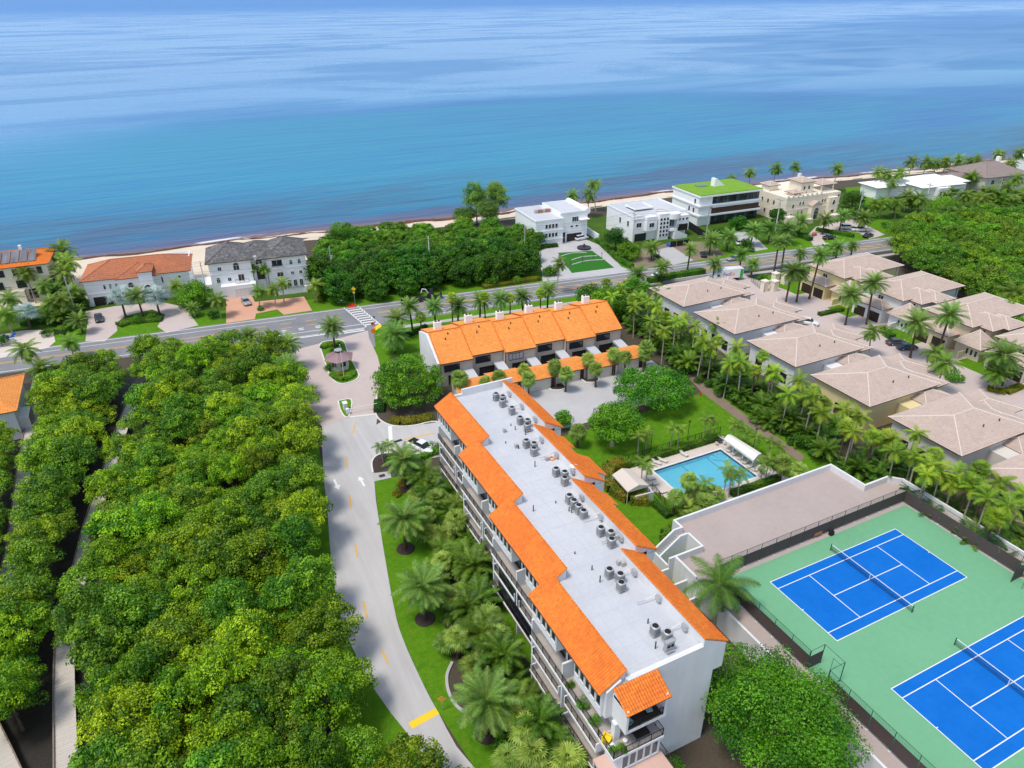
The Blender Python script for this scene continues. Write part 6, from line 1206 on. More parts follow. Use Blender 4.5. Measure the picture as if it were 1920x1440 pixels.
# garden sculpture bench by the grey drive, dark fountain
q = at(1095, 466); c = MB(); c.tube([(0, 0, 0), (0, 0, .5), (0, 0, .55)], [2.2, 2.2, 1.6], 20); c.tube([(0, 0, .5), (0, 0, 1.6)], [.5, .2], 10); o = c.build('fountain', M['metal_dark']); o.location = (q[0], q[1], .02); tag(o, 'dark round fountain above the turf garden steps', 'fountain')
for i, (x, y) in enumerate(((1070, 497), (1092, 492), (1112, 487), (1128, 484))): q = at(x, y); c = MB(); c.tube([(0, 0, 0), (0, 0, 1.4), (0, 0, 1.5), (0, 0, 1.8)], [.07, .05, .2, .1], 8); o = c.build('garden_lantern', M['metal_dark']); o.location = (q[0], q[1], .02); tag(o, f'dark garden lantern on the turf steps, {nth(i+1)} from the left', 'lantern', 'lanterns of the turf garden')
for i, (x, y, m_) in enumerate(((1210, 0, 'blue'),)): pass
q = at(1258, 460, .3); c = MB(); c.obox((0, 0, .5), (1.2, .8, .5)); c.obox((.3, 0, 1.1), (.7, .5, .15), .3); o = c.build('blue_tarp_heap', M['blue']); o.location = (q[0], q[1], 0); tag(o, 'heap of material under blue tarpaulin on the building site', 'tarpaulin')
q = at(1573, 426, .3); c = MB(); c.tube([(-.9, 0, .25), (-.4, .2, .7), (.4, 0, .65), (.9, .1, .2)], [.3, .55, .5, .25], 8); o = c.build('orange_boulder', M['tile_brick']); q = at(1527, 442); o.location = (q[0], q[1], 0); tag(o, 'rust coloured boulder on the mansion drive', 'boulder')
for (x, y, lb) in ((1135, 862, 'white patio lamp globe left of the pool fence, upper'), (1160, 866, 'white patio lamp globe left of the pool fence, lower')): q = at(x+20, y, .4); c = MB(); c.tube([(0, 0, 0), (0, 0, .5), (0, 0, .6), (0, 0, .8), (0, 0, .9)], [.05, .05, .2, .2, .05], 8); o = c.build('globe_lamp', M['frame_white']); o.location = (q[0], q[1], 0); tag(o, lb, 'lamp')
# patio sets by the pool
for i, (x, y) in enumerate(((1349, 828), (1428, 886))):
    q = at(x, y, .3); t = thing('patio_table', f'small round patio table, {["far", "right"][i]} corner of the pool terrace', 'table', (q[0], q[1], .03)); c = MB(); c.tube([(0, 0, .68), (0, 0, .72)], .55, 14); c.build('table_top', M['metal_dark'], t); c = MB(); c.tube([(0, 0, 0), (0, 0, .68)], .05, 8); c.build('pedestal', M['metal_dark'], t)
    for j in range(4):
        a = j*HP+.4; tc_ = thing('patio_chair', f'pale patio chair, {["right", "back", "left", "front"][j]} of the {["far", "right"][i]} pool table', 'chair', (q[0]+1.0*math.cos(a), q[1]+1.0*math.sin(a), .03), a-HP, 'patio chairs by the pool'); c = MB(); c.box(-.25, .25, -.25, .25, .4, .45); c.build('seat', M['sling'], tc_); c = MB(); c.box(-.25, .25, .2, .25, .45, .85); c.build('backrest', M['sling'], tc_)
        for sx in (-.22, .22):
            for sy in (-.22, .22): c = MB(); c.box(sx-.02, sx+.02, sy-.02, sy+.02, 0, .4); c.build('leg', M['frame_white'], tc_)
# ================================================================= VEGETATION
rng = np.random.default_rng(11)
def unit(v): return v/np.maximum(np.linalg.norm(v, axis=-1, keepdims=True), 1e-9)
def rnd_dir(n, r=rng): return unit(r.normal(size=(n, 3)))
def leaf_quads(P, Nn, size, aspect, r, bend=0.25):
    "a small folded rhombus at each point"
    n = len(P); t = unit(np.cross(Nn, rnd_dir(n, r))); b = np.cross(Nn, t); s = size*(0.7+0.6*r.random(n))[:, None]
    V = np.stack([P-t*s*.5, P+b*s*aspect*.5-Nn*s*bend*.3, P+t*s*.5, P-b*s*aspect*.5-Nn*s*bend*.3], 1)
    return V.reshape(-1, 3)
def crown_mesh(name, m, seed, rx, ry, rz, lobes, per, lr, leaf, aspect=.62, up=.35, low=-.35, flat=0.0, hull=.75, pad=-.6):
    r = np.random.default_rng(seed); d = rnd_dir(lobes*3, r); d = d[d[:, 2] > low][:lobes]; k = len(d)
    rad = (hull+(1-hull)*r.random(k)); inner = r.random(k) < .18; rad[inner] *= .55
    C = d*rad[:, None]*np.array([rx, ry, rz])*(1-lr*.35/max(rx, ry)); LR = lr*(.65+.7*r.random(k))
    val0 = np.clip(.48+.26*r.normal(size=k), .05, .95); Vs = []; Fv = []
    for i in range(k):
        n = int(per*(LR[i]/lr)**1.6); q = rnd_dir(n, r)
        q = q[q[:, 2] > pad]; n = len(q); P = C[i]+q*LR[i]*(.66+.44*r.random(n))[:, None]*np.array([1.15, 1.15, .85])
        Nn = unit(q+rnd_dir(n, r)*.75+np.array([0, 0, up])); Vs.append(leaf_quads(P, Nn, leaf, aspect, r)); Fv.append(np.clip(val0[i]+.22*r.normal(size=n), 0, 1))
    V = np.concatenate(Vs); f = np.concatenate(Fv); return np_mesh(name, V, len(f), 4, m, f), C
def trunk_mesh(name, h, r0, C, m, nl=5, lean=0.0, seed=1):
    r = random.Random(seed); mb = MB(); p = [(0, 0, -.2), (.05*h*lean, 0, h*.25), (.22*h*lean+r.uniform(-.1, .1), r.uniform(-.1, .1), h*.6), (.5*h*lean, 0, h)]
    mb.tube(p, [r0*1.5, r0, r0*.85, r0*.6], 7)
    for i in range(nl):
        c = C[i*len(C)//nl % len(C)]; a = p[2] if i % 2 else p[3]; e = (p[3][0]+c[0]*.75, c[1]*.75, h+c[2]*.7+.4); md = ((a[0]+e[0])/2, (a[1]+e[1])/2, (a[2]+e[2])/2-.15)
        mb.tube([a, md, e], [r0*.5, r0*.35, r0*.12], 5)
    return mb.mesh(name, m)
# ---- kinds of broadleaf tree: several variants each; copies share meshes
TREES = {}
def tree_kind(key, m, nvar, h, rx, rz, lobes, per, lr, leaf, seed, r0=.16, bark='bark', **kw):
    out = []
    for i in range(nvar):
        me, C = crown_mesh('crown', M[m], seed+i, rx, rx*(.9+.2*((i*37 % 10)/10)), rz, lobes, per, lr, leaf, **kw); out.append((me, trunk_mesh('trunk', h, r0, C, M[bark], 5, 0, seed+i), h))
    TREES[key] = out
def tree(key, name, label, cat, x, y, s=1.0, group=None, var=None, rz=None, z=0.0, sz=None):
    v = TREES[key][R.randrange(len(TREES[key])) if var is None else var]; t = thing(name, label, cat, (x, y, z), R.uniform(0, 6.28) if rz is None else rz, group); t.scale = (s, s, s if sz is None else sz)
    link('trunk', v[1], t); link('crown', v[0], t, (0, 0, v[2])); return t
tree_kind('mangrove', 'leaf', 8, 4.0, 3.5, 2.4, 84, 140, .60, .25, 100, hull=.72, pad=-.15, up=.5)
tree_kind('dull_mangrove', 'leaf_wood', 4, 4.0, 3.3, 2.6, 70, 150, .66, .27, 120, hull=.70, pad=-.15, up=.5)
tree_kind('far_mangrove', 'leaf_wood', 4, 4.2, 3.6, 2.6, 90, 70, .66, .36, 140, hull=.66, pad=-.15, up=.5)
tree_kind('grape', 'leaf_dark', 4, 3.0, 3.2, 3.2, 76, 90, .72, .40, 200, low=-.8, hull=.74, pad=-.3)
tree_kind('grape_light', 'leaf_hedge', 3, 2.4, 3.0, 2.2, 66, 85, .68, .38, 230, low=-.7, hull=.74, pad=-.3)
tree_kind('shrub', 'leaf_hedge', 3, .55, .8, .62, 14, 80, .34, .17, 260, r0=.05, low=-.7)
tree_kind('shrub_dark', 'leaf_dark', 3, .55, .8, .62, 14, 80, .34, .17, 270, r0=.05, low=-.7)
tree_kind('shrub_yellow', 'leaf_yellow', 2, .5, .8, .55, 14, 80, .34, .16, 280, r0=.05, low=-.7)
tree_kind('shrub_flower', 'leaf_flower', 2, .6, .9, .65, 16, 90, .36, .16, 290, r0=.05, low=-.7)
# ---- palms
def frond(L, e0, droop, nl, lmax, wd, r, vsag=.25, fwd=.55, base=.12):
    "feather leaf in the x-z plane leaving the origin along +x; returns leaflets"
    s = np.linspace(0, 1, 9); e = e0-droop*s**1.15; dx = np.cos(e); dz = np.sin(e); X = np.concatenate([[0], np.cumsum((dx[1:]+dx[:-1])/2*L/8)]); Z = np.concatenate([[0], np.cumsum((dz[1:]+dz[:-1])/2*L/8)])
    t = np.linspace(base, 1, nl); ll = lmax*np.sin(np.pi*np.clip(t*.86+.10, 0, 1))**.7*(.85+.3*r.random(nl)); px_ = np.interp(t, s, X); pz_ = np.interp(t, s, Z); ee = np.interp(t, s, e)
    V = []; dt = L/nl*wd
    for sd in (-1, 1):
        T_ = np.stack([np.cos(ee), 0*ee, np.sin(ee)], 1); U_ = np.stack([-np.sin(ee), 0*ee, np.cos(ee)], 1)
        D_ = unit(T_*fwd+np.array([0, sd, 0])-U_*(vsag*(.5+r.random(nl)))[:, None]*1.0+U_*.12); P0 = np.stack([px_, 0*px_, pz_], 1)
        tip = P0+D_*ll[:, None]-np.array([0, 0, 1])*(ll*vsag*.5)[:, None]; V.append(np.stack([P0-T_*dt*.5, P0+T_*dt*.5, tip+T_*dt*.12, tip-T_*dt*.12], 1))
    rach = []
    for i in range(8): a = np.array([X[i], 0, Z[i]]); b = np.array([X[i+1], 0, Z[i+1]]); w_ = np.array([0, .022*(1-i/9)*L/2.5, 0]); rach.append([a-w_, b-w_, b+w_, a+w_])
    V = np.concatenate(V+[np.array(rach)]); v = np.concatenate([r.random(2*nl)*.5+.25, np.full(8, .95)]); return V, v
def fan(pet, e0, rad, seg, r, spread=2.0, fold=.25, wd=.5):
    hub = np.array([pet*math.cos(e0), 0, pet*math.sin(e0)-.12*pet*pet]); ax = np.array([math.cos(e0-.35), 0, math.sin(e0-.35)]); sd = np.array([0, 1., 0]); nn = np.cross(ax, sd); V = []
    for i in range(seg):
        a = -spread+2*spread*i/(seg-1); d = ax*math.cos(a)+sd*math.sin(a); l = rad*(1-.12*abs(a)/spread)*(.9+.2*r.random()); p = np.cross(nn, d); w_ = rad*wd*spread/seg
        tip = hub+d*l-np.array([0, 0, 1])*fold*l*(.5+.8*r.random()); md = hub+d*l*.6+nn*fold*.0
        V.append([hub, md-p*w_, tip, md+p*w_])
    V.append([np.array([0, -.02, 0]), hub-sd*.015, hub+sd*.015, np.array([0, .02, 0])]); return np.array(V), np.concatenate([r.random(seg)*.55+.2, [.6]])
def rotz(V, a): c, s = math.cos(a), math.sin(a); Q = V.copy(); Q[..., 0] = V[..., 0]*c-V[..., 1]*s; Q[..., 1] = V[..., 0]*s+V[..., 1]*c; return Q
PALM = {
 # n fronds, length, top and bottom elevation, droop, leaflets, leaflet length, width
 'date': dict(n=54, L=2.8, hi=1.4, lo=-.5, droop=.95, nl=30, lmax=.56, wd=.9, m='palm_date', tr=.24, bark='bark_palm', boss=True, dry=5),
 'coconut': dict(n=30, L=3.2, hi=1.3, lo=-.6, droop=1.25, nl=28, lmax=.85, wd=1.0, m='palm_coco', tr=.15, bark='bark_pale', lean=.12, dry=4),
 'royal': dict(n=22, L=3.4, hi=1.35, lo=-.35, droop=1.4, nl=34, lmax=.8, wd=.85, m='palm_royal', tr=.28, bark='bark_pale'),
 'christmas': dict(n=13, L=1.7, hi=1.2, lo=-.1, droop=1.5, nl=18, lmax=.5, wd=.9, m='palm_coco', tr=.09, bark='bark_pale', lean=.08),
 'tall': dict(n=20, L=1.9, hi=1.3, lo=-.7, droop=1.2, nl=20, lmax=.5, wd=.95, m='palm_lime', tr=.13, bark='bark_pale', dry=5),
 'areca': dict(n=26, L=2.6, hi=1.5, lo=.35, droop=1.25, nl=20, lmax=.6, wd=.95, m='palm_under', tr=.05, bark='bark_pale', clump=True),
 'sabal': dict(n=48, pet=.85, rad=.85, seg=13, hi=1.4, lo=-.9, m='palm_sabal', tr=.2, bark='bark_palm'),
 'washingtonia': dict(n=34, pet=.8, rad=.7, seg=13, hi=1.4, lo=-.5, m='palm_lime', tr=.17, bark='bark_palm', dry=10),
 'bismarck': dict(n=26, pet=1.3, rad=1.25, seg=17, hi=1.4, lo=-.4, m='palm_silver', tr=.26, bark='bark_palm'),
 'palmetto': dict(n=30, pet=1.0, rad=.95, seg=15, hi=1.45, lo=.15, m='palm_sabal', tr=.1, bark='bark_palm'),
}
PC = {}
def palm_parts(key, var):
    if (key, var) in PC: return PC[(key, var)]
    k = PALM[key]; r = np.random.default_rng(hash(key) % 1000 if 0 else sum(map(ord, key))+var*17); Vs = []; Fv = []; dry = []
    for i in range(k['n']):
        f = (i+.5)/k['n']; e0 = k['hi']+(k['lo']-k['hi'])*f**.85+.12*r.normal(); az = i*2.39996+.25*r.normal()
        if 'pet' in k: V, v = fan(k['pet']*(.75+.35*f)*(.9+.2*r.random()), e0, k['rad']*(.85+.3*r.random()), k['seg'], r)
        else: V, v = frond(k['L']*(.72+.35*math.sin(math.pi*min(1, f*.8+.15)))*(.92+.16*r.random()), e0, k['droop']*(.75+.4*f), k['nl'], k['lmax'], k['wd'], r)
        if k.get('clump'): V = V+np.array([.25*r.random(), 0, .9*r.random()])
        V = rotz(V, az); Vs.append(V); Fv.append(np.clip(v+.25*(.5-f)+.12*r.normal(), 0, 1))
    V = np.concatenate(Vs); f = np.concatenate(Fv); crown = np_mesh('crown', V.reshape(-1, 3), len(f), 4, M[k['m']], f); dm = None
    if k.get('dry'):
        Vs = []; Fv = []
        for i in range(k['dry']):
            V, v = (fan(.7, -.9, .6, 9, r) if 'pet' in k else frond(1.2, -.6, .7, 12, .3, .9, r)); Vs.append(rotz(V, i*6.28/k['dry']+r.random())); Fv.append(v)
        V = np.concatenate(Vs); f = np.concatenate(Fv); dm = np_mesh('dry_fronds', V.reshape(-1, 3), len(f), 4, M['dry_frond'], f)
    PC[(key, var)] = (crown, dm); return PC[(key, var)]
def trunk_palm(key, h, lean, seed):
    k = PALM[key]; t = k['tr']; mb = MB(); n = 6; a = seed*1.7
    P = [(lean*h*(i/n-1)**2*math.cos(a)*-1+lean*h*math.cos(a), 0, 0) for i in range(n+1)]
    pts = [(-lean*h*math.cos(a)*(1-(i/n))**1.6, -lean*h*math.sin(a)*(1-(i/n))**1.6, -.1+(h+.1)*i/n) for i in range(n+1)]
    rad = [t*(1.35 if i == 0 else 1.05-.2*i/n) for i in range(n+1)]
    mb.tube(pts, rad, 7)
    if k.get('boss'): mb.tube([(0, 0, h-.7), (0, 0, h-.3), (0, 0, h+.1)], [t*1.0, t*1.7, t*1.1], 8)
    return mb.mesh('trunk', M[k['bark']])
def palm(key, label, x, y, h, s=1.0, group=None, var=None, name=None, fronds=False):
    "x, y: where the crown stands; h: height of its heart"
    k = PALM[key]; var = R.randrange(3) if var is None else var
    t = thing(name or {'date': 'date_palm', 'coconut': 'coconut_palm', 'royal': 'royal_palm', 'christmas': 'christmas_palm', 'tall': 'slender_palm', 'areca': 'areca_palm', 'sabal': 'sabal_palm', 'washingtonia': 'fan_palm', 'bismarck': 'silver_palm', 'palmetto': 'palmetto'}[key], label, 'palm', (x, y, 0), 0, group); t.rotation_euler = (R.uniform(-.05, .05), R.uniform(-.05, .05), 0)
    if not k.get('clump') or h > 1: link('trunk', trunk_palm(key, h, k.get('lean', .02)*(.4+R.random()), R.randrange(99)), t)
    if fronds:
        for i in range(k['n']):
            f = (i+.5)/k['n']; c = min(4, int(f*5))
            if ('fr', key, c) not in PC:
                r = np.random.default_rng(c+sum(map(ord, key))); fc = (c+.5)/5; e0 = k['hi']+(k['lo']-k['hi'])*fc**.85
                V, v = fan(k['pet']*(.75+.35*fc), e0, k['rad'], k['seg'], r) if 'pet' in k else frond(k['L']*(.72+.35*math.sin(math.pi*min(1, fc*.8+.15))), e0, k['droop']*(.75+.4*fc), k['nl'], k['lmax'], k['wd'], r)
                v = np.clip(v+.25*(.5-fc), 0, 1); PC[('fr', key, c)] = np_mesh('frond', V.reshape(-1, 3), len(v), 4, M[k['m']], v)
            o = link('frond', PC[('fr', key, c)], t, (0, 0, h)); q = s*R.uniform(.88, 1.12); o.scale = (q, q, q); o.rotation_euler = (R.uniform(-.1, .1), R.uniform(-.12, .12), i*2.39996+R.uniform(-.25, .25))
    else:
        cr, dm = palm_parts(key, var); o = link('crown', cr, t, (0, 0, h), R.uniform(0, 6.28)); o.scale = (s, s, s)
        if dm: o = link('dry_fronds', dm, t, (0, 0, h-.1), R.uniform(0, 6.28)); o.scale = (s, s, s)
    return t
def pp_(key, x, y, h, label, s=1.0, group=None, **kw): q = at(x, y, h); return palm(key, label, q[0], q[1], h, s, group, **kw)

# ---- mangrove woods
def near_line(p, ln, d):
    for i in range(len(ln)-1):
        a, b = np.array(ln[i]), np.array(ln[i+1]); t = np.clip(((p-a)@(b-a))/((b-a)@(b-a)), 0, 1)
        if np.linalg.norm(p-a-(b-a)*t) < d: return True
    return False
wood = [(-46, -14)]+px([(758, 1440), (664, 1300), (628, 1150), (600, 1010), (586, 920), (588, 840), (598, 785), (560, 745), (535, 700), (505, 690), (440, 668), (300, 672), (170, 672), (80, 690), (60, 700)])+[(-99, 118), (-101, 0), (-75, -20)]
SPC = 4.75; cand = []; row = 0; y = -20.0
while y < 130:
    x = -104+(row % 2)*SPC/2
    while x < -30:
        p = np.array([x+R.uniform(-1.2, 1.2), y+R.uniform(-1.2, 1.2)])
        if inside(p, wood) and p[0] > np.interp(p[1], [b_[1] for b_ in BW2], [b_[0] for b_ in BW2])+(3.1 if p[1] < 70 else 2.0) and not near_line(p, BW3, 2.5) and not (-111 < p[0] < -90.2 and 86 < p[1] < 110):
            cand.append(p)
        x += SPC
    y += SPC*.87; row += 1
y = 4.0
while y < 112:        # strip between the two boardwalks, and the fringe left of the first
    xa_ = np.interp(y, [b_[1] for b_ in BW1], [b_[0] for b_ in BW1])+2.2; xb_ = np.interp(y, [b_[1] for b_ in BW2], [b_[0] for b_ in BW2])-2.9
    if y < 40: xa_ = min(xa_, -90.0)
    n_ = max(1, int((xb_-xa_)/3.6))
    for i_ in range(n_): cand.append(np.array([xa_+(xb_-xa_)*(i_+.6)/n_+R.uniform(-.4, .4), y+R.uniform(-.6, .6)]))
    if y < 86: cand.append(np.array([xa_-5.6+R.uniform(-.5, .3), y]))
    y += 3.5
cand = [p for p in cand if not near_line(p, BW3, 2.0)]
for p in cand: tree(*(('dull_mangrove', 'mangrove_tree', 'mid green mangrove tree in the dense wood left of the entrance drive') if R.random() < .4 else ('mangrove', 'mangrove_tree', 'yellow green mangrove tree in the dense wood left of the entrance drive')), 'tree', p[0], p[1], R.uniform(.85, 1.25), 'mangroves left of the drive', sz=R.uniform(.72, 1.55))
wood2 = px([(1665, 452), (1720, 425), (1800, 418), (1925, 405), (1925, 640), (1880, 615), (1800, 560), (1740, 525), (1690, 500)], 2.0)
row = 0; y = 20.0; n2 = 0
while y < 125:
    x = 100+(row % 2)*2.8
    while x < 300:
        p = np.array([x+R.uniform(-1.3, 1.3), y+R.uniform(-1.3, 1.3)])
        if inside(p, wood2) and n2 < 130: n2 += 1; tree('far_mangrove', 'mangrove_tree', 'rounded yellow green tree in the wood behind the estate houses', 'tree', p[0], p[1], R.uniform(.95, 1.35), 'wood behind the estate houses', sz=R.uniform(.95, 1.3))
        x += 6.2
    y += 5.2; row += 1
# ---- sea grape thicket between road and beach
th = px([(612, 560), (700, 558), (790, 545), (830, 535), (905, 530), (1000, 512), (1012, 470), (1000, 440), (930, 432), (850, 432), (760, 437), (690, 440), (640, 440), (595, 470), (598, 520)], 1.0)
row = 0; y = 110.0
while y < 185:
    x = -40+(row % 2)*2.4
    while x < 70:
        p = np.array([x+R.uniform(-1, 1), y+R.uniform(-1, 1)])
        if inside(p, th):
            fr = (p[1]-(123.6-.122*p[0]))
            if fr < 22: tree('grape', 'sea_grape_tree', 'dark green leafy tree in the thicket between road and beach', 'tree', p[0], p[1], R.uniform(.75, 1.5), 'dark trees of the beach thicket')
            else: tree('grape_light', 'sea_grape_bush', 'mid green sea grape bush in the seaward part of the beach thicket', 'bush', p[0], p[1], R.uniform(.6, 1.3), 'seaward bushes of the beach thicket')
        x += 5.0
    y += 4.4; row += 1
# ---- single large trees
def big_tree(name, label, x, y, h, rx, ry, rz_, lobes, per, lr, leaf, seed, m='leaf_shade', r0=.4, lean=0, low=-.35, bark='bark', **kw):
    me, C = crown_mesh('crown', M[m], seed, rx, ry, rz_, lobes, per, lr, leaf, low=low, **kw); t = thing(name, label, 'tree', (x, y, 0)); link('trunk', trunk_mesh('trunk', h, r0, C, M[bark], 9, lean, seed), t); link('crown', me, t, (h*.5*lean, 0, h)); return t
q = at(1460, 1335, 6); big_tree('shade_tree', 'huge dense green shade tree between the condominium and the tennis courts', q[0], q[1], 5.4, 7.4, 9.0, 4.6, 190, 300, 1.3, .27, 501, r0=.5, low=-.5, hull=.58, pad=-.35)
q = at(764, 712, 5); big_tree('shade_tree', 'large dense dark green tree on the corner beside the guardhouse', q[0], q[1], 4.6, 7.0, 6.6, 5.0, 190, 130, 1.0, .38, 502, low=-.7, hull=.68, pad=-.3)
q = at(1226, 722, 5); big_tree('umbrella_tree', 'broad flat topped tree on the lawn by the garage court', q[0], q[1], 4.2, 7.6, 7.2, 2.9, 210, 120, .95, .36, 503, r0=.4, hull=.68, pad=-.3)
q = at(1150, 795, 4.5); big_tree('umbrella_tree', 'round topped tree with leaning grey trunk on the pool lawn', q[0], q[1], 4.4, 4.9, 4.8, 3.1, 130, 130, .85, .33, 504, r0=.35, lean=.25, bark='bark_pale')
q = at(1056, 783, 2.5); big_tree('round_tree', 'small round tree at the corner of the pool lawn and garage court', q[0], q[1], 2.0, 1.6, 1.6, 1.6, 26, 150, .6, .26, 505, r0=.12, low=-.8)
for j, (x, y, hh, rr, hz, lb) in enumerate(((893, 372, 9.0, 4.6, 6.0, 'tall feathery casuarina, left stem of the group on the beach'), (930, 366, 10.0, 4.8, 6.2, 'tallest feathery casuarina beside the white cubic house'), (872, 402, 4.0, 4.2, 2.2, 'low spreading casuarina leaning toward the sea on the beach'), (915, 395, 7, 4.0, 4.0, 'inner casuarina of the beach group, between the two tall stems'))):
    q = at(x, y, hh); big_tree('casuarina_tree', lb, q[0], q[1], hh, rr, rr, hz, 120, 95, 1.0, .66, 510+j, m='leaf_pine', r0=.25, aspect=.22, low=-.8, hull=.4, up=.8)
q = at(357, 548, 4); big_tree('round_tree', 'dense round bright green tree between the two white sea front houses', q[0], q[1], 3.4, 4.2, 3.6, 3.6, 60, 130, 1.1, .42, 520, m='leaf_hedge', low=-.8)
for j, (x, y, hh, rr, mm, lb) in enumerate(((1155, 442, 5, 3.8, 'leaf_dark', 'dark green tree between the cubic and curved white houses'), (1180, 468, 3, 3.4, 'leaf_yellow' if 0 else 'leaf_hedge', 'light green tree at the edge of the building site'), (1695, 432, 5, 5.6, 'leaf_hedge', 'large loose green tree where the road meets the wood'), (1768, 385, 4.5, 5.5, 'leaf_hedge', 'bright green bushy tree in front of the white roofed beach house'), (1745, 352, 3, 4.2, 'leaf_dark', 'dark bush in front of the white roof far along the beach'), (1825, 400, 4, 4.5, 'leaf_dark', 'dark green tree on the verge right of the bright bushy tree'), (1870, 372, 4, 4.2, 'leaf_dark', 'dark green tree below the brown roofed beach house'), (1600, 372, 3.5, 4.4, 'leaf_dark', 'dark tree right of the stone mansion'), (1618, 395, 3.5, 3.6, 'leaf_dark', 'dark tree by the pickup beside the mansion'), (1385, 415, 3, 3.0, 'leaf_dark', 'dark tree before the green roofed villa'), (1460, 400, 3, 2.8, 'leaf_dark', 'dark round tree before the mansion'), (1560, 465, 2, 2.2, 'leaf_hedge', 'green bush on the near verge opposite the mansion'), (1140, 560, 5, 4.4, 'leaf_hedge', 'loose green tree at the far end of the hedge, beside the townhouses'), (1190, 535, 4, 3.6, 'leaf_hedge', 'green tree on the verge beyond the hedge'), (1108, 548, 4.5, 3.8, 'leaf_dark', 'dark tree behind the last townhouse'))):
    q = at(x, y, hh); big_tree('leafy_tree', lb, q[0], q[1], hh*.8, rr, rr, rr*.8, 44, 100, .36*rr**.9, .44, 530+j, m=mm, low=-.6)
# ---- palms of the entrance and road
g_ = 'date palms at the entrance and along the road'
for (x, y, h, s, lb) in ((622, 612, 6.0, 1.15, 'date palm on the guardhouse island'), (507, 634, 5.5, 1.0, 'date palm left of the forecourt, at the edge of the wood'), (540, 645, 6.0, 1.1, 'date palm left of the forecourt beside the road'), (541, 686, 6.0, 1.15, 'date palm left of the forecourt near the lamp post'), (468, 628, 4.5, .9, 'small date palm at the wood edge by the road'), (743, 598, 5.0, 1.15, 'bushy date palm at the crosswalk corner'), (738, 628, 4.5, 1.45, 'largest date palm behind the corner tree')):
    pp_('date', x, y, h, lb, s, g_)
row_ = [('date', 770, 574, 7.0, 1), ('washingtonia', 788, 592, 5.0, 1.1), ('date', 814, 574, 6.5, 1.05), ('washingtonia', 845, 557, 8.5, 1.15), ('date', 858, 573, 6.0, 1.1), ('date', 898, 563, 6.5, 1.05), ('washingtonia', 909, 554, 8.0, 1.15), ('date', 941, 561, 6.5, 1.05), ('washingtonia', 956, 558, 7.0, 1.1), ('date', 981, 555, 6.5, 1), ('washingtonia', 1014, 549, 7.5, 1.15), ('date', 1026, 543, 7.5, 1.05)]
for i, (k_, x, y, h, s) in enumerate(row_): pp_(k_, x, y, h, f'{"date" if k_ == "date" else "slim yellowish fan"} palm, {nth(i+1)} from the crosswalk in the row behind the townhouses', s, 'palms in the row behind the townhouses')
pp_('coconut', 1048, 494, 8.5, 'coconut palm standing alone in front of the grey paved drive', .85)
# townhouse sabals
for i, (x, y, h, s) in enumerate(((861, 708, 5, 1.35), (911, 716, 4, 1.0), (937, 704, 4.2, 1.1), (981, 690, 4.6, .95), (992, 708, 4.2, 1.15), (1042, 685, 5, 1.15), (1062, 699, 4.4, 1.15), (1102, 672, 5.0, 1.05), (1118, 690, 4.4, 1.1), (1152, 662, 5.2, 1.1), (1174, 668, 5.0, 1.1), (1212, 651, 5.0, 1.35), (1208, 664, 4, 1.0))): pp_('sabal', x, y, h, f'round headed sabal palm, {nth(i+1)} from the left before the townhouse garages', s, 'sabal palms before the townhouses')
pp_('sabal', 1084, 808, 3.4, 'shaggy sabal palm on the lawn beside the orange roof', 1.15)
# pool palms
for i, (x, y, h, s) in enumerate(sorted(((1200, 818, 4.4, 1.0), (1216, 812, 4.4, 1.0), (1262, 802, 4.2, 1.0), (1274, 803, 4.2, .95), (1325, 785, 4.4, 1.0), (1336, 788, 4.2, .9), (1378, 795, 4.4, 1.0), (1386, 800, 4.2, 1.0), (1404, 810, 4.0, 1.0), (1418, 818, 4.0, 1.0), (1445, 828, 4.0, 1.0), (1462, 838, 3.6, .9), (1204, 866, 4.2, 1.0), (1215, 876, 4.2, 1.0), (1366, 880, 4.6, 1.05), (1388, 888, 4.6, 1.1), (1440, 862, 4.4, 1.1), (1322, 905, 3.6, 1.0), (1372, 895, 4.0, 1.0), (1432, 870, 4, 1)))):
    pp_('christmas', x, y, h, f'small slender palm around the pool, {nth(i+1)} from the left', s, 'small palms around the pool')
for (x, y, h, s, lb) in ((1291, 897, 4.6, 1.05, 'round headed sabal palm standing in front of the pool'), (1266, 930, 3.6, 1.0, 'sabal palm at the near left pool corner'), (1468, 868, 4.0, 1.25, 'shaggy sabal palm right of the pool, beside the awning'), (1500, 880, 3.8, 1.1, 'second shaggy sabal palm right of the pool, by the deck wall')): pp_('sabal', x, y, h, lb, s)
for i, (x, y, h, s) in enumerate(((1300, 938, 1.4, 1.3), (1322, 945, 1.6, 1.3), (1285, 950, 1.2, 1.2), (1338, 928, 1.5, 1.2), (1310, 925, 1.2, 1.1))): pp_('palmetto', x, y, h, f'bushy fan palm, {nth(i+1)} from the left against the deck parapet', s, 'fan palms against the deck parapet')
q = at(1352, 1095, 7); palm('royal', 'tall royal palm with drooping fronds between the condominium and the tennis fence', q[0], q[1], 7, 1.3, fronds=True)
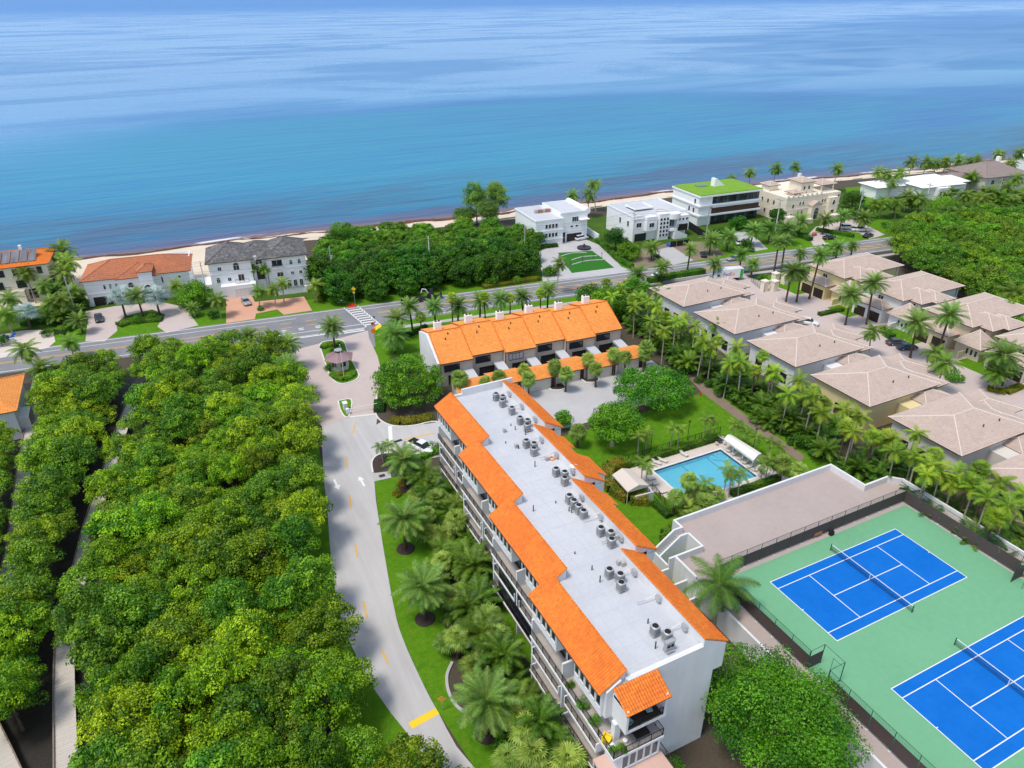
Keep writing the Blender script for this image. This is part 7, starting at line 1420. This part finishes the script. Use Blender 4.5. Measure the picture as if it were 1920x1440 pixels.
# condominium garden
for (x, y, h, s, lb) in ((757, 862, 5.6, 1.15, 'date palm with bare trunk at the planter by the pickup'), (755, 972, 5.6, 1.25, 'date palm on the lawn, second down the drive'), (792, 1102, 5.4, 1.3, 'date palm on the lawn, third down the drive'), (911, 1316, 5.2, 1.35, 'nearest date palm on the lawn')):
    q = at(x, y, h); palm('date', lb, q[0], q[1], h, s, 'garden date palms beside the drive', fronds=True)
    rg = MB(); rg.tube([(0, 0, .0), (0, 0, .10), (0, 0, .14)], [1.35, 1.3, .4], 18); o = rg.build('mulch_ring', M['mulch']); o.location = (q[0], q[1], 0); tag(o, 'dark mulch ring around the '+lb, 'mulch ring')
for i, (x, y, s) in enumerate(((714, 838, .95), (726, 834, .9))): pp_('christmas', x, y, 3.2, f'small palm, {["left", "right"][i]} of the pair on the planter', s)
gard = [('sabal', 828, 1050, 3.6, 1), ('palmetto', 800, 1000, 1.6, 1.2), ('sabal', 800, 962, 3.8, .95), ('areca', 815, 930, .2, 1.1), ('areca', 840, 985, .2, 1.2), ('palmetto', 785, 925, 1.2, 1.1), ('areca', 865, 1070, .2, 1.1), ('sabal', 855, 1195, 3.4, 1.1), ('sabal', 845, 1120, 3.2, 1.0), ('areca', 895, 1150, .2, 1.1), ('palmetto', 880, 1180, 1.6, 1.2), ('sabal', 905, 1215, 2.6, 1.0), ('areca', 930, 1240, .2, 1.1), ('palmetto', 890, 1250, 1.2, 1.1), ('areca', 950, 1290, .2, 1.1), ('sabal', 985, 1365, 4.0, 1.25), ('sabal', 1000, 1410, 3.6, 1.25), ('palmetto', 1060, 1425, 2.6, 1.3), ('areca', 985, 1330, .2, 1.1), ('areca', 790, 890, .2, .9), ('areca', 820, 1085, .2, 1.0), ('areca', 850, 1150, .2, 1.0), ('palmetto', 870, 1110, 1.2, 1.1), ('areca', 900, 1190, .2, 1.1), ('areca', 925, 1280, .2, 1.2), ('palmetto', 960, 1330, 1.4, 1.2), ('areca', 880, 1020, .2, 1.0), ('sabal', 800, 905, 3.0, .8), ('areca', 1010, 1370, .2, 1.2), ('areca', 845, 1040, .2, 1.0), ('palmetto', 840, 1205, 1.4, 1.1), ('areca', 870, 1150, .2, 1.1), ('areca', 905, 1250, .2, 1.1), ('areca', 825, 1010, .2, 1.0), ('sabal', 950, 1420, 2.6, 1.1)]
gard.sort(key=lambda t: t[2])
for i, (k_, x, y, h, s) in enumerate(gard): pp_(k_, x, y, h+.2, f'{dict(sabal="shaggy fan headed sabal", palmetto="low bushy fan", areca="arching feathery")[k_]} palm in the condominium garden, {nth(i+1)} down the drive', s, 'garden palms along the condominium')
for i in range(70):      # undergrowth along the foot of the block
    f = R.random(); dx = -1.85*min(3, int(f*4)); yy = 44-f*58; xx = -31.2+dx-R.random()*4.2*(.5+.5*math.sin(f*9)**2)
    tree(R.choice(['shrub', 'shrub_dark', 'shrub_dark']), 'garden_shrub', 'low green shrub in the undergrowth along the balconies', 'shrub', xx, yy, R.uniform(1.0, 2.0), 'undergrowth along the balconies')
# ---- palms of the sea front, left part
for (k_, x, y, h, s, lb) in (('bismarck', 224, 553, 6, 1.5, 'silver blue palm, left of the pair before the red roofed house'), ('bismarck', 290, 552, 5.6, 1.5, 'silver blue palm, right of the pair before the red roofed house'), ('date', 258, 553, 6, 1.1, 'green date palm between the two silver palms'), ('bismarck', 46, 583, 4.6, 1.3, 'silver blue palm beside the round court'), ('coconut', 50, 512, 8.0, 1.0, 'coconut palm before the solar roofed house'), ('coconut', 113, 470, 9.5, 1.4, 'tallest coconut palm between the first two sea front houses'), ('coconut', 126, 490, 8, 1.3, 'coconut palm right of the tallest, by the red roofed house'), ('coconut', 118, 512, 6.5, 1.25, 'lower coconut palm beside the utility pole'), ('coconut', 97, 566, 5.5, .95, 'coconut palm with pale curved trunk, left of the black car'), ('coconut', 115, 560, 6.0, .9, 'coconut palm with pale straight trunk by the hedge'), ('date', 148, 600, 3.4, 1.0, 'short date palm beside the black car'), ('coconut', 84, 535, 6, .95, 'dark coconut palm beneath the power lines'), ('coconut', 15, 560, 6, 1.0, 'coconut palm at the left edge of the picture'), ('coconut', 8, 590, 5, 1.0, 'lower coconut palm at the left edge of the picture'), ('coconut', 138, 545, 5, .95, 'coconut palm close to the garage of the red roofed house'), ('coconut', 48, 655, 6, 1.1, 'coconut palm rising over the wood by the round court'), ('coconut', 75, 690, 6, 1.0, 'coconut palm at the wood edge next to the orange roof'), ('coconut', 130, 640, 4, .9, 'coconut palm at the wood edge opposite the black car'), ('coconut', 408, 562, 4.6, .9, 'coconut palm between the round tree and the terracotta drive'), ('coconut', 472, 503, 6.5, .6, 'slim palm left of the villa entrance'), ('coconut', 497, 504, 6.5, .6, 'slim palm right of the villa entrance'), ('coconut', 486, 545, 4.5, .8, 'coconut palm behind the silver car'), ('coconut', 513, 541, 5, .75, 'coconut palm on the terracotta drive island, left'), ('coconut', 528, 530, 5.5, .75, 'coconut palm on the terracotta drive island, right'), ('coconut', 593, 535, 4.6, .95, 'coconut palm on the verge right of the villa'), ('sabal', 828, 487, 4.5, 1.2, 'pale fan palm at the edge of the beach thicket'), ('coconut', 330, 535, 4, .8, 'coconut palm left of the round tree'), ('date', 362, 578, 2.2, .8, 'short date palm under the round tree')): pp_(k_, x, y, h, lb, s)
# ---- sea front, right part
SR = [('coconut', 1112, 345, 10, 1.2), ('coconut', 1106, 365, 8, 1.15), ('coconut', 1073, 365, 7.5, 1.0), ('coconut', 1372, 335, 8.5, .9), ('coconut', 1408, 323, 9.5, 1.0), ('coconut', 1457, 315, 10, 1.2), ('coconut', 1490, 312, 10, 1.0), ('coconut', 1569, 315, 9.5, 1.15), ('coconut', 1647, 322, 9, 1.05), ('coconut', 1664, 326, 8.5, 1.05), ('coconut', 1688, 323, 9, 1.1), ('coconut', 1673, 343, 6, .9), ('coconut', 1711, 303, 9, 1.2), ('coconut', 1737, 304, 9, 1.3), ('coconut', 1756, 306, 8, 1.1), ('coconut', 1775, 302, 8.5, 1.2), ('coconut', 1798, 299, 8.5, 1.2), ('coconut', 1818, 302, 7, 1.1), ('coconut', 1832, 299, 8, 1.1), ('coconut', 1874, 288, 9, 1.15), ('coconut', 1912, 286, 9, 1.15), ('coconut', 1897, 306, 7, 1.15), ('coconut', 1640, 383, 5, 1.1), ('coconut', 1656, 380, 5.5, 1.15), ('coconut', 1681, 382, 5, 1.1), ('coconut', 1702, 366, 6, 1.2), ('coconut', 1724, 370, 6, 1.2), ('coconut', 1822, 330, 6, 1.2), ('coconut', 1842, 372, 6, 1.25), ('coconut', 1858, 360, 6, 1.25), ('coconut', 1812, 365, 5, 1.1), ('coconut', 1885, 350, 6, 1.2), ('coconut', 1905, 335, 6, 1.2)]
SR.sort(key=lambda t: t[1])
for i, (k_, x, y, h, s) in enumerate(SR): pp_(k_, x, y, h, f'sea front coconut palm right of the cubic house, {nth(i+1)} from the left', s, 'coconut palms of the right sea front')
DR = [('date', 1223, 464, 4, 1.15), ('date', 1293, 467, 7, 1.0), ('date', 1333, 450, 4.5, 1.35), ('date', 1366, 444, 4.5, 1.3), ('date', 1390, 477, 5, 1.05), ('date', 1412, 495, 4, 1.0), ('date', 1412, 432, 5, 1.35), ('date', 1445, 428, 5, 1.3), ('date', 1477, 429, 5, 1.3), ('date', 1503, 415, 5, 1.35), ('date', 1547, 411, 5, 1.2), ('date', 1579, 405, 5, 1.2), ('date', 1619, 409, 4.5, 1.4), ('date', 1195, 512, 4.5, 1.15), ('date', 1242, 501, 4.5, 1.1), ('date', 1340, 495, 5, 1.05), ('date', 1462, 455, 9, .95), ('date', 1474, 452, 8.5, .9), ('date', 1502, 475, 4.5, .95), ('date', 1571, 463, 4.5, 1.15), ('date', 1600, 460, 4, .9)]
DR.sort(key=lambda t: t[1])
for i, (k_, x, y, h, s) in enumerate(DR): pp_(k_, x, y, h, f'roadside date palm right of the townhouses, {nth(i+1)} from the left', s, 'date palms along the right half of the road')
# ---- estate palms
ES = [('date', 1533, 478, 12, 1.15, 'very tall date palm beside the yellow estate house'), ('date', 1484, 508, 9, 1.3, 'tall date palm left of the yellow house garages'), ('date', 1505, 512, 8, 1.1, 'date palm in front of the yellow house garages'), ('date', 1598, 551, 8, 1.35, 'date palm before the white two storey house, left'), ('date', 1642, 532, 10.5, 1.3, 'tall date palm before the white two storey house, right'), ('date', 1725, 605, 8.5, 1.4, 'date palm behind the two dark parked cars'), ('date', 1781, 590, 10.5, 1.35, 'tall date palm before the tan two storey house'), ('coconut', 1636, 622, 6, .85, 'lime green coconut palm on the estate street'), ('coconut', 1774, 682, 7, 1.0, 'lime green coconut palm beside the fourth hedge house'), ('date', 1884, 667, 7.5, 1.5, 'date palm before the nearest two storey house'), ('coconut', 1754, 662, 4.5, .9, 'coconut palm under the tan house turret'), ('coconut', 1900, 548, 7, 1.3, 'coconut palm at the edge of the wood behind the tan house'), ('coconut', 1240, 548, 5.5, 1.0, 'dark palm against the farthest hedge side roof'), ('coconut', 1272, 565, 4.5, .85, 'smaller dark palm against the farthest hedge side roof'), ('coconut', 1350, 610, 5, .9, 'dark palm beside the second hedge side house'), ('date', 1890, 690, 4.0, 1.0, 'low date palm at the right edge below the nearest house'), ('coconut', 1722, 560, 5, .8, 'palm under the arched window of the white house'), ('coconut', 1870, 700, 4, .9, 'low coconut palm by the flower bed on the street')]
for (k_, x, y, h, s, lb) in ES: pp_(k_, x, y, h, lb, s)
# ---- tall hedge: arecas below, slender palms above
HP_ = [(1201, 557), (1217, 563), (1232, 575), (1249, 592), (1267, 603), (1282, 596), (1303, 613), (1321, 634), (1346, 638), (1378, 650), (1396, 677), (1427, 665), (1446, 696), (1492, 711), (1523, 730), (1548, 758), (1581, 765), (1612, 781), (1642, 815), (1677, 827), (1716, 811), (1716, 852), (1757, 850), (1752, 873), (1793, 887), (1820, 905), (1845, 922), (1895, 947), (1838, 880), (1880, 905), (1915, 925), (1140, 530), (1165, 540), (1185, 560), (1150, 555)]
for i in range(26):
    f_ = (i+.5)/26; HP_.append((1190+f_*700+R.uniform(-12, 12), 575+f_*390+R.uniform(-22, 10)))
HP_.sort(key=lambda p: p[1])
for i, (x, y) in enumerate(HP_): pp_('tall' if i % 4 else 'washingtonia', x, y, 8.2+R.uniform(-.8, 1.0), f'slender lime green palm rising from the tall hedge, {nth(i+1)} from the road', 1.05+R.uniform(0, .3), 'slender palms of the tall hedge')
n = 0
for i in range(190):
    y = R.uniform(-22, 100); x0 = 31.2 if y < 60 else 31.2+(y-60)*.16; x = x0+R.uniform(.6, 9.5)*(1 if y < 62 else .8)
    if 16 < y < 24 and x > 35: continue
    palm('areca', 'arching dark green palm clump in the tall hedge', x, y, R.choice([.2, .6, 1.2, 2.0]), R.uniform(.95, 1.3), 'palm clumps of the tall hedge')
for i in range(60):
    y = R.uniform(-20, 100); x0 = 31.2 if y < 60 else 31.2+(y-60)*.16; tree('shrub_dark', 'hedge_shrub', 'dark green shrub at the foot of the tall hedge', 'shrub', x0+R.uniform(.3, 2.5), y, R.uniform(1.2, 2.2), 'shrubs at the foot of the tall hedge')
# ---- clipped hedges and beds: leafy blocks
HS = 700
def hedge(label, pts, wdt, h, m='leaf_hedge', name='clipped_hedge', leaf=.2, dens=120):
    global HS; HS += 1; r = np.random.default_rng(HS); Vs = []; Fv = []
    for i in range(len(pts)-1):
        a, b = np.array(pts[i][:2]), np.array(pts[i+1][:2]); Ln = np.linalg.norm(b-a); d = (b-a)/Ln; nrm = np.array([-d[1], d[0]]); n = int(dens*Ln*(wdt+2*h))
        u = r.random(n)*Ln; pr = r.random(n)*(wdt+2*h); lat = np.where(pr < h, -wdt/2, np.where(pr > h+wdt, wdt/2, pr-h-wdt/2)); z = np.where(pr < h, pr, np.where(pr > h+wdt, wdt+2*h-pr, h)); 
        N_ = np.stack([np.where(pr < h, -nrm[0], np.where(pr > h+wdt, nrm[0], 0)), np.where(pr < h, -nrm[1], np.where(pr > h+wdt, nrm[1], 0)), np.where((pr >= h) & (pr <= h+wdt), 1., 0)], 1)
        P = np.stack([a[0]+d[0]*u+nrm[0]*lat, a[1]+d[1]*u+nrm[1]*lat, z], 1)+N_*(r.random(n)*.12-.06)[:, None]
        P[:, 2] += .06*np.sin(u*2.1+lat*3)+.05*np.sin(u*5.3); Vs.append(leaf_quads(P, unit(N_+.7*rnd_dir(n, r)+np.array([0, 0, .2])), leaf, .65, r)); Fv.append(np.clip(.4+.25*r.normal(size=n)+.2*np.sin(u*1.3), 0, 1))
    f = np.concatenate(Fv); me = np_mesh('foliage', np.concatenate(Vs), len(f), 4, M[m], f); t = thing(name, label, 'hedge', (0, 0, 0)); link('foliage', me, t)
    core_ = MB()
    for i in range(len(pts)-1):
        a, b = np.array(pts[i][:2]), np.array(pts[i+1][:2]); Ln = np.linalg.norm(b-a); c = (a+b)/2; core_.obox((c[0], c[1], h*.45), (Ln/2-.05, wdt/2-.1, h*.45), math.atan2(*(b-a)[::-1]))
    core_.build('branches', M['hedge_core'], t)
    c = np.mean([p[:2] for p in pts], 0)
    t.location = (c[0], c[1], 0)
    for ch in t.children: ch.location = (-c[0], -c[1], 0)
hedge('clipped hedge along the far side of the pool', px([(1170, 878), (1345, 825)]), 1.0, 1.1)
hedge('clipped hedge along the near side of the pool against the deck wall', px([(1370, 930), (1460, 900)]), 1.0, 1.0)
hedge('flowering hedge curving around the cabana', px([(1215, 942), (1180, 940), (1150, 922), (1135, 900), (1142, 880), (1172, 872)]), 2.2, 1.3, 'leaf_flower')
hedge('yellowish croton bed along the corner kerb', px([(733, 790), (752, 793), (780, 790), (812, 784)]), 2.2, .7, 'leaf_yellow')
hedge('dark clipped hedge at the corner of the forecourt', px([(712, 755), (711, 775)]), 2.0, .9, 'leaf_dark')
hedge('green hedge behind the planter by the pickup', px([(722, 868), (790, 862), (815, 850)]), 1.2, .9)
hedge('clipped hedge in front of the row of road palms', px([(745, 640), (780, 625), (800, 615)]), 1.0, 1.0, 'leaf_dark')
hedge('round clipped hedge around the guardhouse flower bed', px([(622, 703), (630, 711), (645, 714), (660, 708), (664, 698)]), 1.2, .6)
hedge('low hedge under the date palm of the guardhouse island', px([(604, 655), (612, 650), (640, 648)]), 1.4, .6)
hedge('hedge of the island before the red roofed house', px([(222, 612), (240, 606), (275, 602), (305, 600)]), 2.6, .8)
hedge('dark hedge beside the round court at left', px([(40, 612), (90, 604), (128, 596)]), 1.6, 1.4, 'leaf_dark')
hedge('bright bushes between the round court and the sandy drive', px([(110, 628), (130, 618), (155, 605)]), 2.6, 1.4)
hedge('dark hedge along the foot of the green roofed villa', px([(1340, 440), (1390, 432), (1440, 425)]), 2.0, 1.6, 'leaf_dark')
hedge('clipped hedge by the stone mansion drive', px([(1530, 432), (1575, 440), (1600, 445)]), 1.6, 1.0)
hedge('dark clipped hedge left of the mansion drive', px([(1490, 440), (1520, 452)]), 1.8, 1.2, 'leaf_dark')
hedge('hedge along the road behind the farthest estate roof', px([(1215, 530), (1265, 520), (1320, 512)]), 1.8, 1.4)
hedge('clipped hedge before the yellow estate house', px([(1535, 592), (1580, 582)]), 1.2, .8)
hedge('round topped hedge before the white two storey house', px([(1660, 628), (1672, 636)]), 1.8, 1.2)
hedge('flower edged hedge on the near side of the estate street', px([(1850, 730), (1885, 738), (1915, 725)]), 1.6, .7, 'leaf_yellow')
hedge('dark hedge beside the white cubic house drive', px([(1012, 466), (1045, 462)]), 1.6, 1.0, 'leaf_dark')
hedge('dark green hedge flanking the right side of the grey drive', px([(1120, 452), (1160, 490), (1185, 503)]), 1.6, 1.2)
hedge('grassy yellow bush line at the front of the beach thicket', px([(905, 540), (960, 532), (1012, 524)]), 2.0, .9, 'leaf_yellow')
hedge('dark strip of shrubs along the stair by the pool fence', px([(1225, 945), (1255, 972)]), 1.2, .8, 'leaf_dark')
for (x, y, s, k_, lb) in ((1330, 440, 1.6, 'shrub', 'round shrub left of the green roofed villa'), (1660, 618, 1.5, 'shrub', 'round clipped shrub before the white two storey house'), (1680, 640, 1.2, 'shrub', 'small shrub beside the dark cars'), (1790, 705, 2.0, 'shrub', 'lime shrub at the foot of the tan house palm'), (488, 578, 1.0, 'shrub', 'small bright shrub on the terracotta drive island'), (598, 560, 1.3, 'shrub_yellow', 'yellow green shrub on the verge right of the villa'), (402, 590, 1.0, 'shrub', 'shrub at the foot of the coconut palm by the drive'), (255, 600, 1.5, 'shrub', 'shrub among the silver palms'), (285, 595, 1.5, 'shrub', 'shrub right of the silver palms'), (640, 700, .8, 'shrub_yellow', 'yellow shrub in the guardhouse flower bed'), (622, 645, .8, 'shrub_yellow', 'yellow shrub under the guardhouse date palm'), (815, 840, 1.6, 'shrub', 'bright shrub behind the pickup'), (752, 905, 1.0, 'shrub_flower', 'orange red flowering shrub at the planter palm'), (745, 925, .9, 'shrub_flower', 'second orange red flowering shrub by the lawn'), (1265, 1440, 1.3, 'shrub', 'shrub at the foot of the end wall'), (1430, 520, 1.5, 'shrub', 'shrub by the estate gate'), (625, 660, 1.1, 'shrub_dark', 'dark shrub at the back of the guardhouse'), (618, 690, 1.2, 'shrub_dark', 'dark shrub in front of the guardhouse')):
    q = at(x, y, .5*s); tree(k_, 'garden_shrub', lb, 'shrub', q[0], q[1], s)
# garden island of dark ground cover with grey edging
ln = smooth_line(px([(848, 1242), (838, 1268), (842, 1300), (862, 1330), (900, 1345)]), 5); mb = MB(); strip(mb, ln, .35, 0, .18); o = mb.build('stone_edging', M['concrete']); o['kind'] = 'structure'
sheet('garden_bed', ln+px([(960, 1360), (1010, 1440)])+[(-31, -14), (-35, -13), (-34.5, 2), (-33, 2), (-33, 16), (-31.2, 17), (-31, 30), (-29.6, 31), (-29.5, 44)]+px([(790, 900), (800, 960), (830, 1030), (838, 1100), (835, 1180), (842, 1225)]), .012, 'soil')

for i in range(90):
    t_ = R.uniform(-118, 270); off = R.choice([-3, -5, -7, -10, -13])+R.uniform(-1.5, 1.5); p_ = rp(t_, off)
    bad = any(abs(p_[0]-cx) < w for cx, w in ((-70, 15), (-41, 14), (53, 13), (85, 14), (118, 14), (147, 13), (10, 34)))
    if bad and off < -6: continue
    if any(abs(p_[0]-cx) < w for cx, w in ((-72, 12), (-41, 9), (55, 10), (86, 9), (112, 6), (138, 12))): continue
    tree(R.choice(['shrub', 'shrub_dark', 'shrub_dark', 'shrub_dark']), 'verge_shrub', 'green shrub on the planted verge of the sea front houses', 'shrub', p_[0], p_[1], R.uniform(1.2, 2.6), 'shrubs of the sea front verge')
for i in range(46):
    x_ = R.uniform(165, 262); y_ = R.uniform(100, 128)-(x_-165)*.08; palm(R.choice(['areca', 'coconut', 'palmetto']), 'leafy palm clump in the gardens right of the stone mansion', x_, y_, R.choice([1.5, 2.5, 4.0]), R.uniform(1.0, 1.5), 'garden palms right of the mansion')

for i, (x_, y_) in enumerate(((-33.9, -10.5), (-33.9, -8.2), (-33.9, -5.6), (-34.0, -13.9), (-33.2, -14.1))): tree('shrub', 'potted_plant', f'green potted plant on the near terrace of the block, {nth(i+1)} from the far end', 'plant', x_, y_, R.uniform(.55, .8), 'potted plants on the terrace', z=FL[3]+.01)

for i in range(16):
    q = at(R.uniform(92, 145), R.uniform(545, 605), 1.0); palm(R.choice(['areca', 'areca', 'palmetto']), 'dark palm clump in the planting between the solar roofed and red roofed houses', q[0], q[1], R.choice([.5, 1.5, 2.5]), R.uniform(1.0, 1.5), 'planting between the first two sea front houses')
for (x, y, hh, rr, lb) in ((135, 560, 3, 3.2, 'dark leafy tree beside the garage of the red roofed house'), (100, 530, 4, 3.4, 'dark leafy tree beneath the tall coconut palms'), (640, 445, 4.5, 5.0, 'rounded tree at the seaward left corner of the beach thicket'), (1005, 440, 3.5, 3.4, 'dark tree before the white cubic house')):
    q = at(x, y, hh); big_tree('leafy_tree', lb, q[0], q[1], hh*.8, rr, rr, rr*.85, 60, 80, .3*rr**.9, .42, 560+int(x), m='leaf_dark', low=-.6)

hedge('dark shrubs along the outside of the deck corner beside the stair', [(-5.2, 13.9), (-5.2, 15.6), (-3.0, 16.0), (6, 16.0)], 1.6, 1.9, 'leaf_hedge')

for i in range(34):      # taller planting against the balconies
    f = (i+.5)/34; dx = -1.85*min(3, int(f*4)); yy = 43-f*54+R.uniform(-.6, .6); xx = -30.6+dx-R.uniform(.2, 3.2)
    palm(R.choice(['areca', 'areca', 'sabal', 'palmetto', 'christmas']), 'leafy palm in the dense planting close against the balconies', xx, yy, R.uniform(1.2, 4.2), R.uniform(1.0, 1.35), 'planting against the balconies')
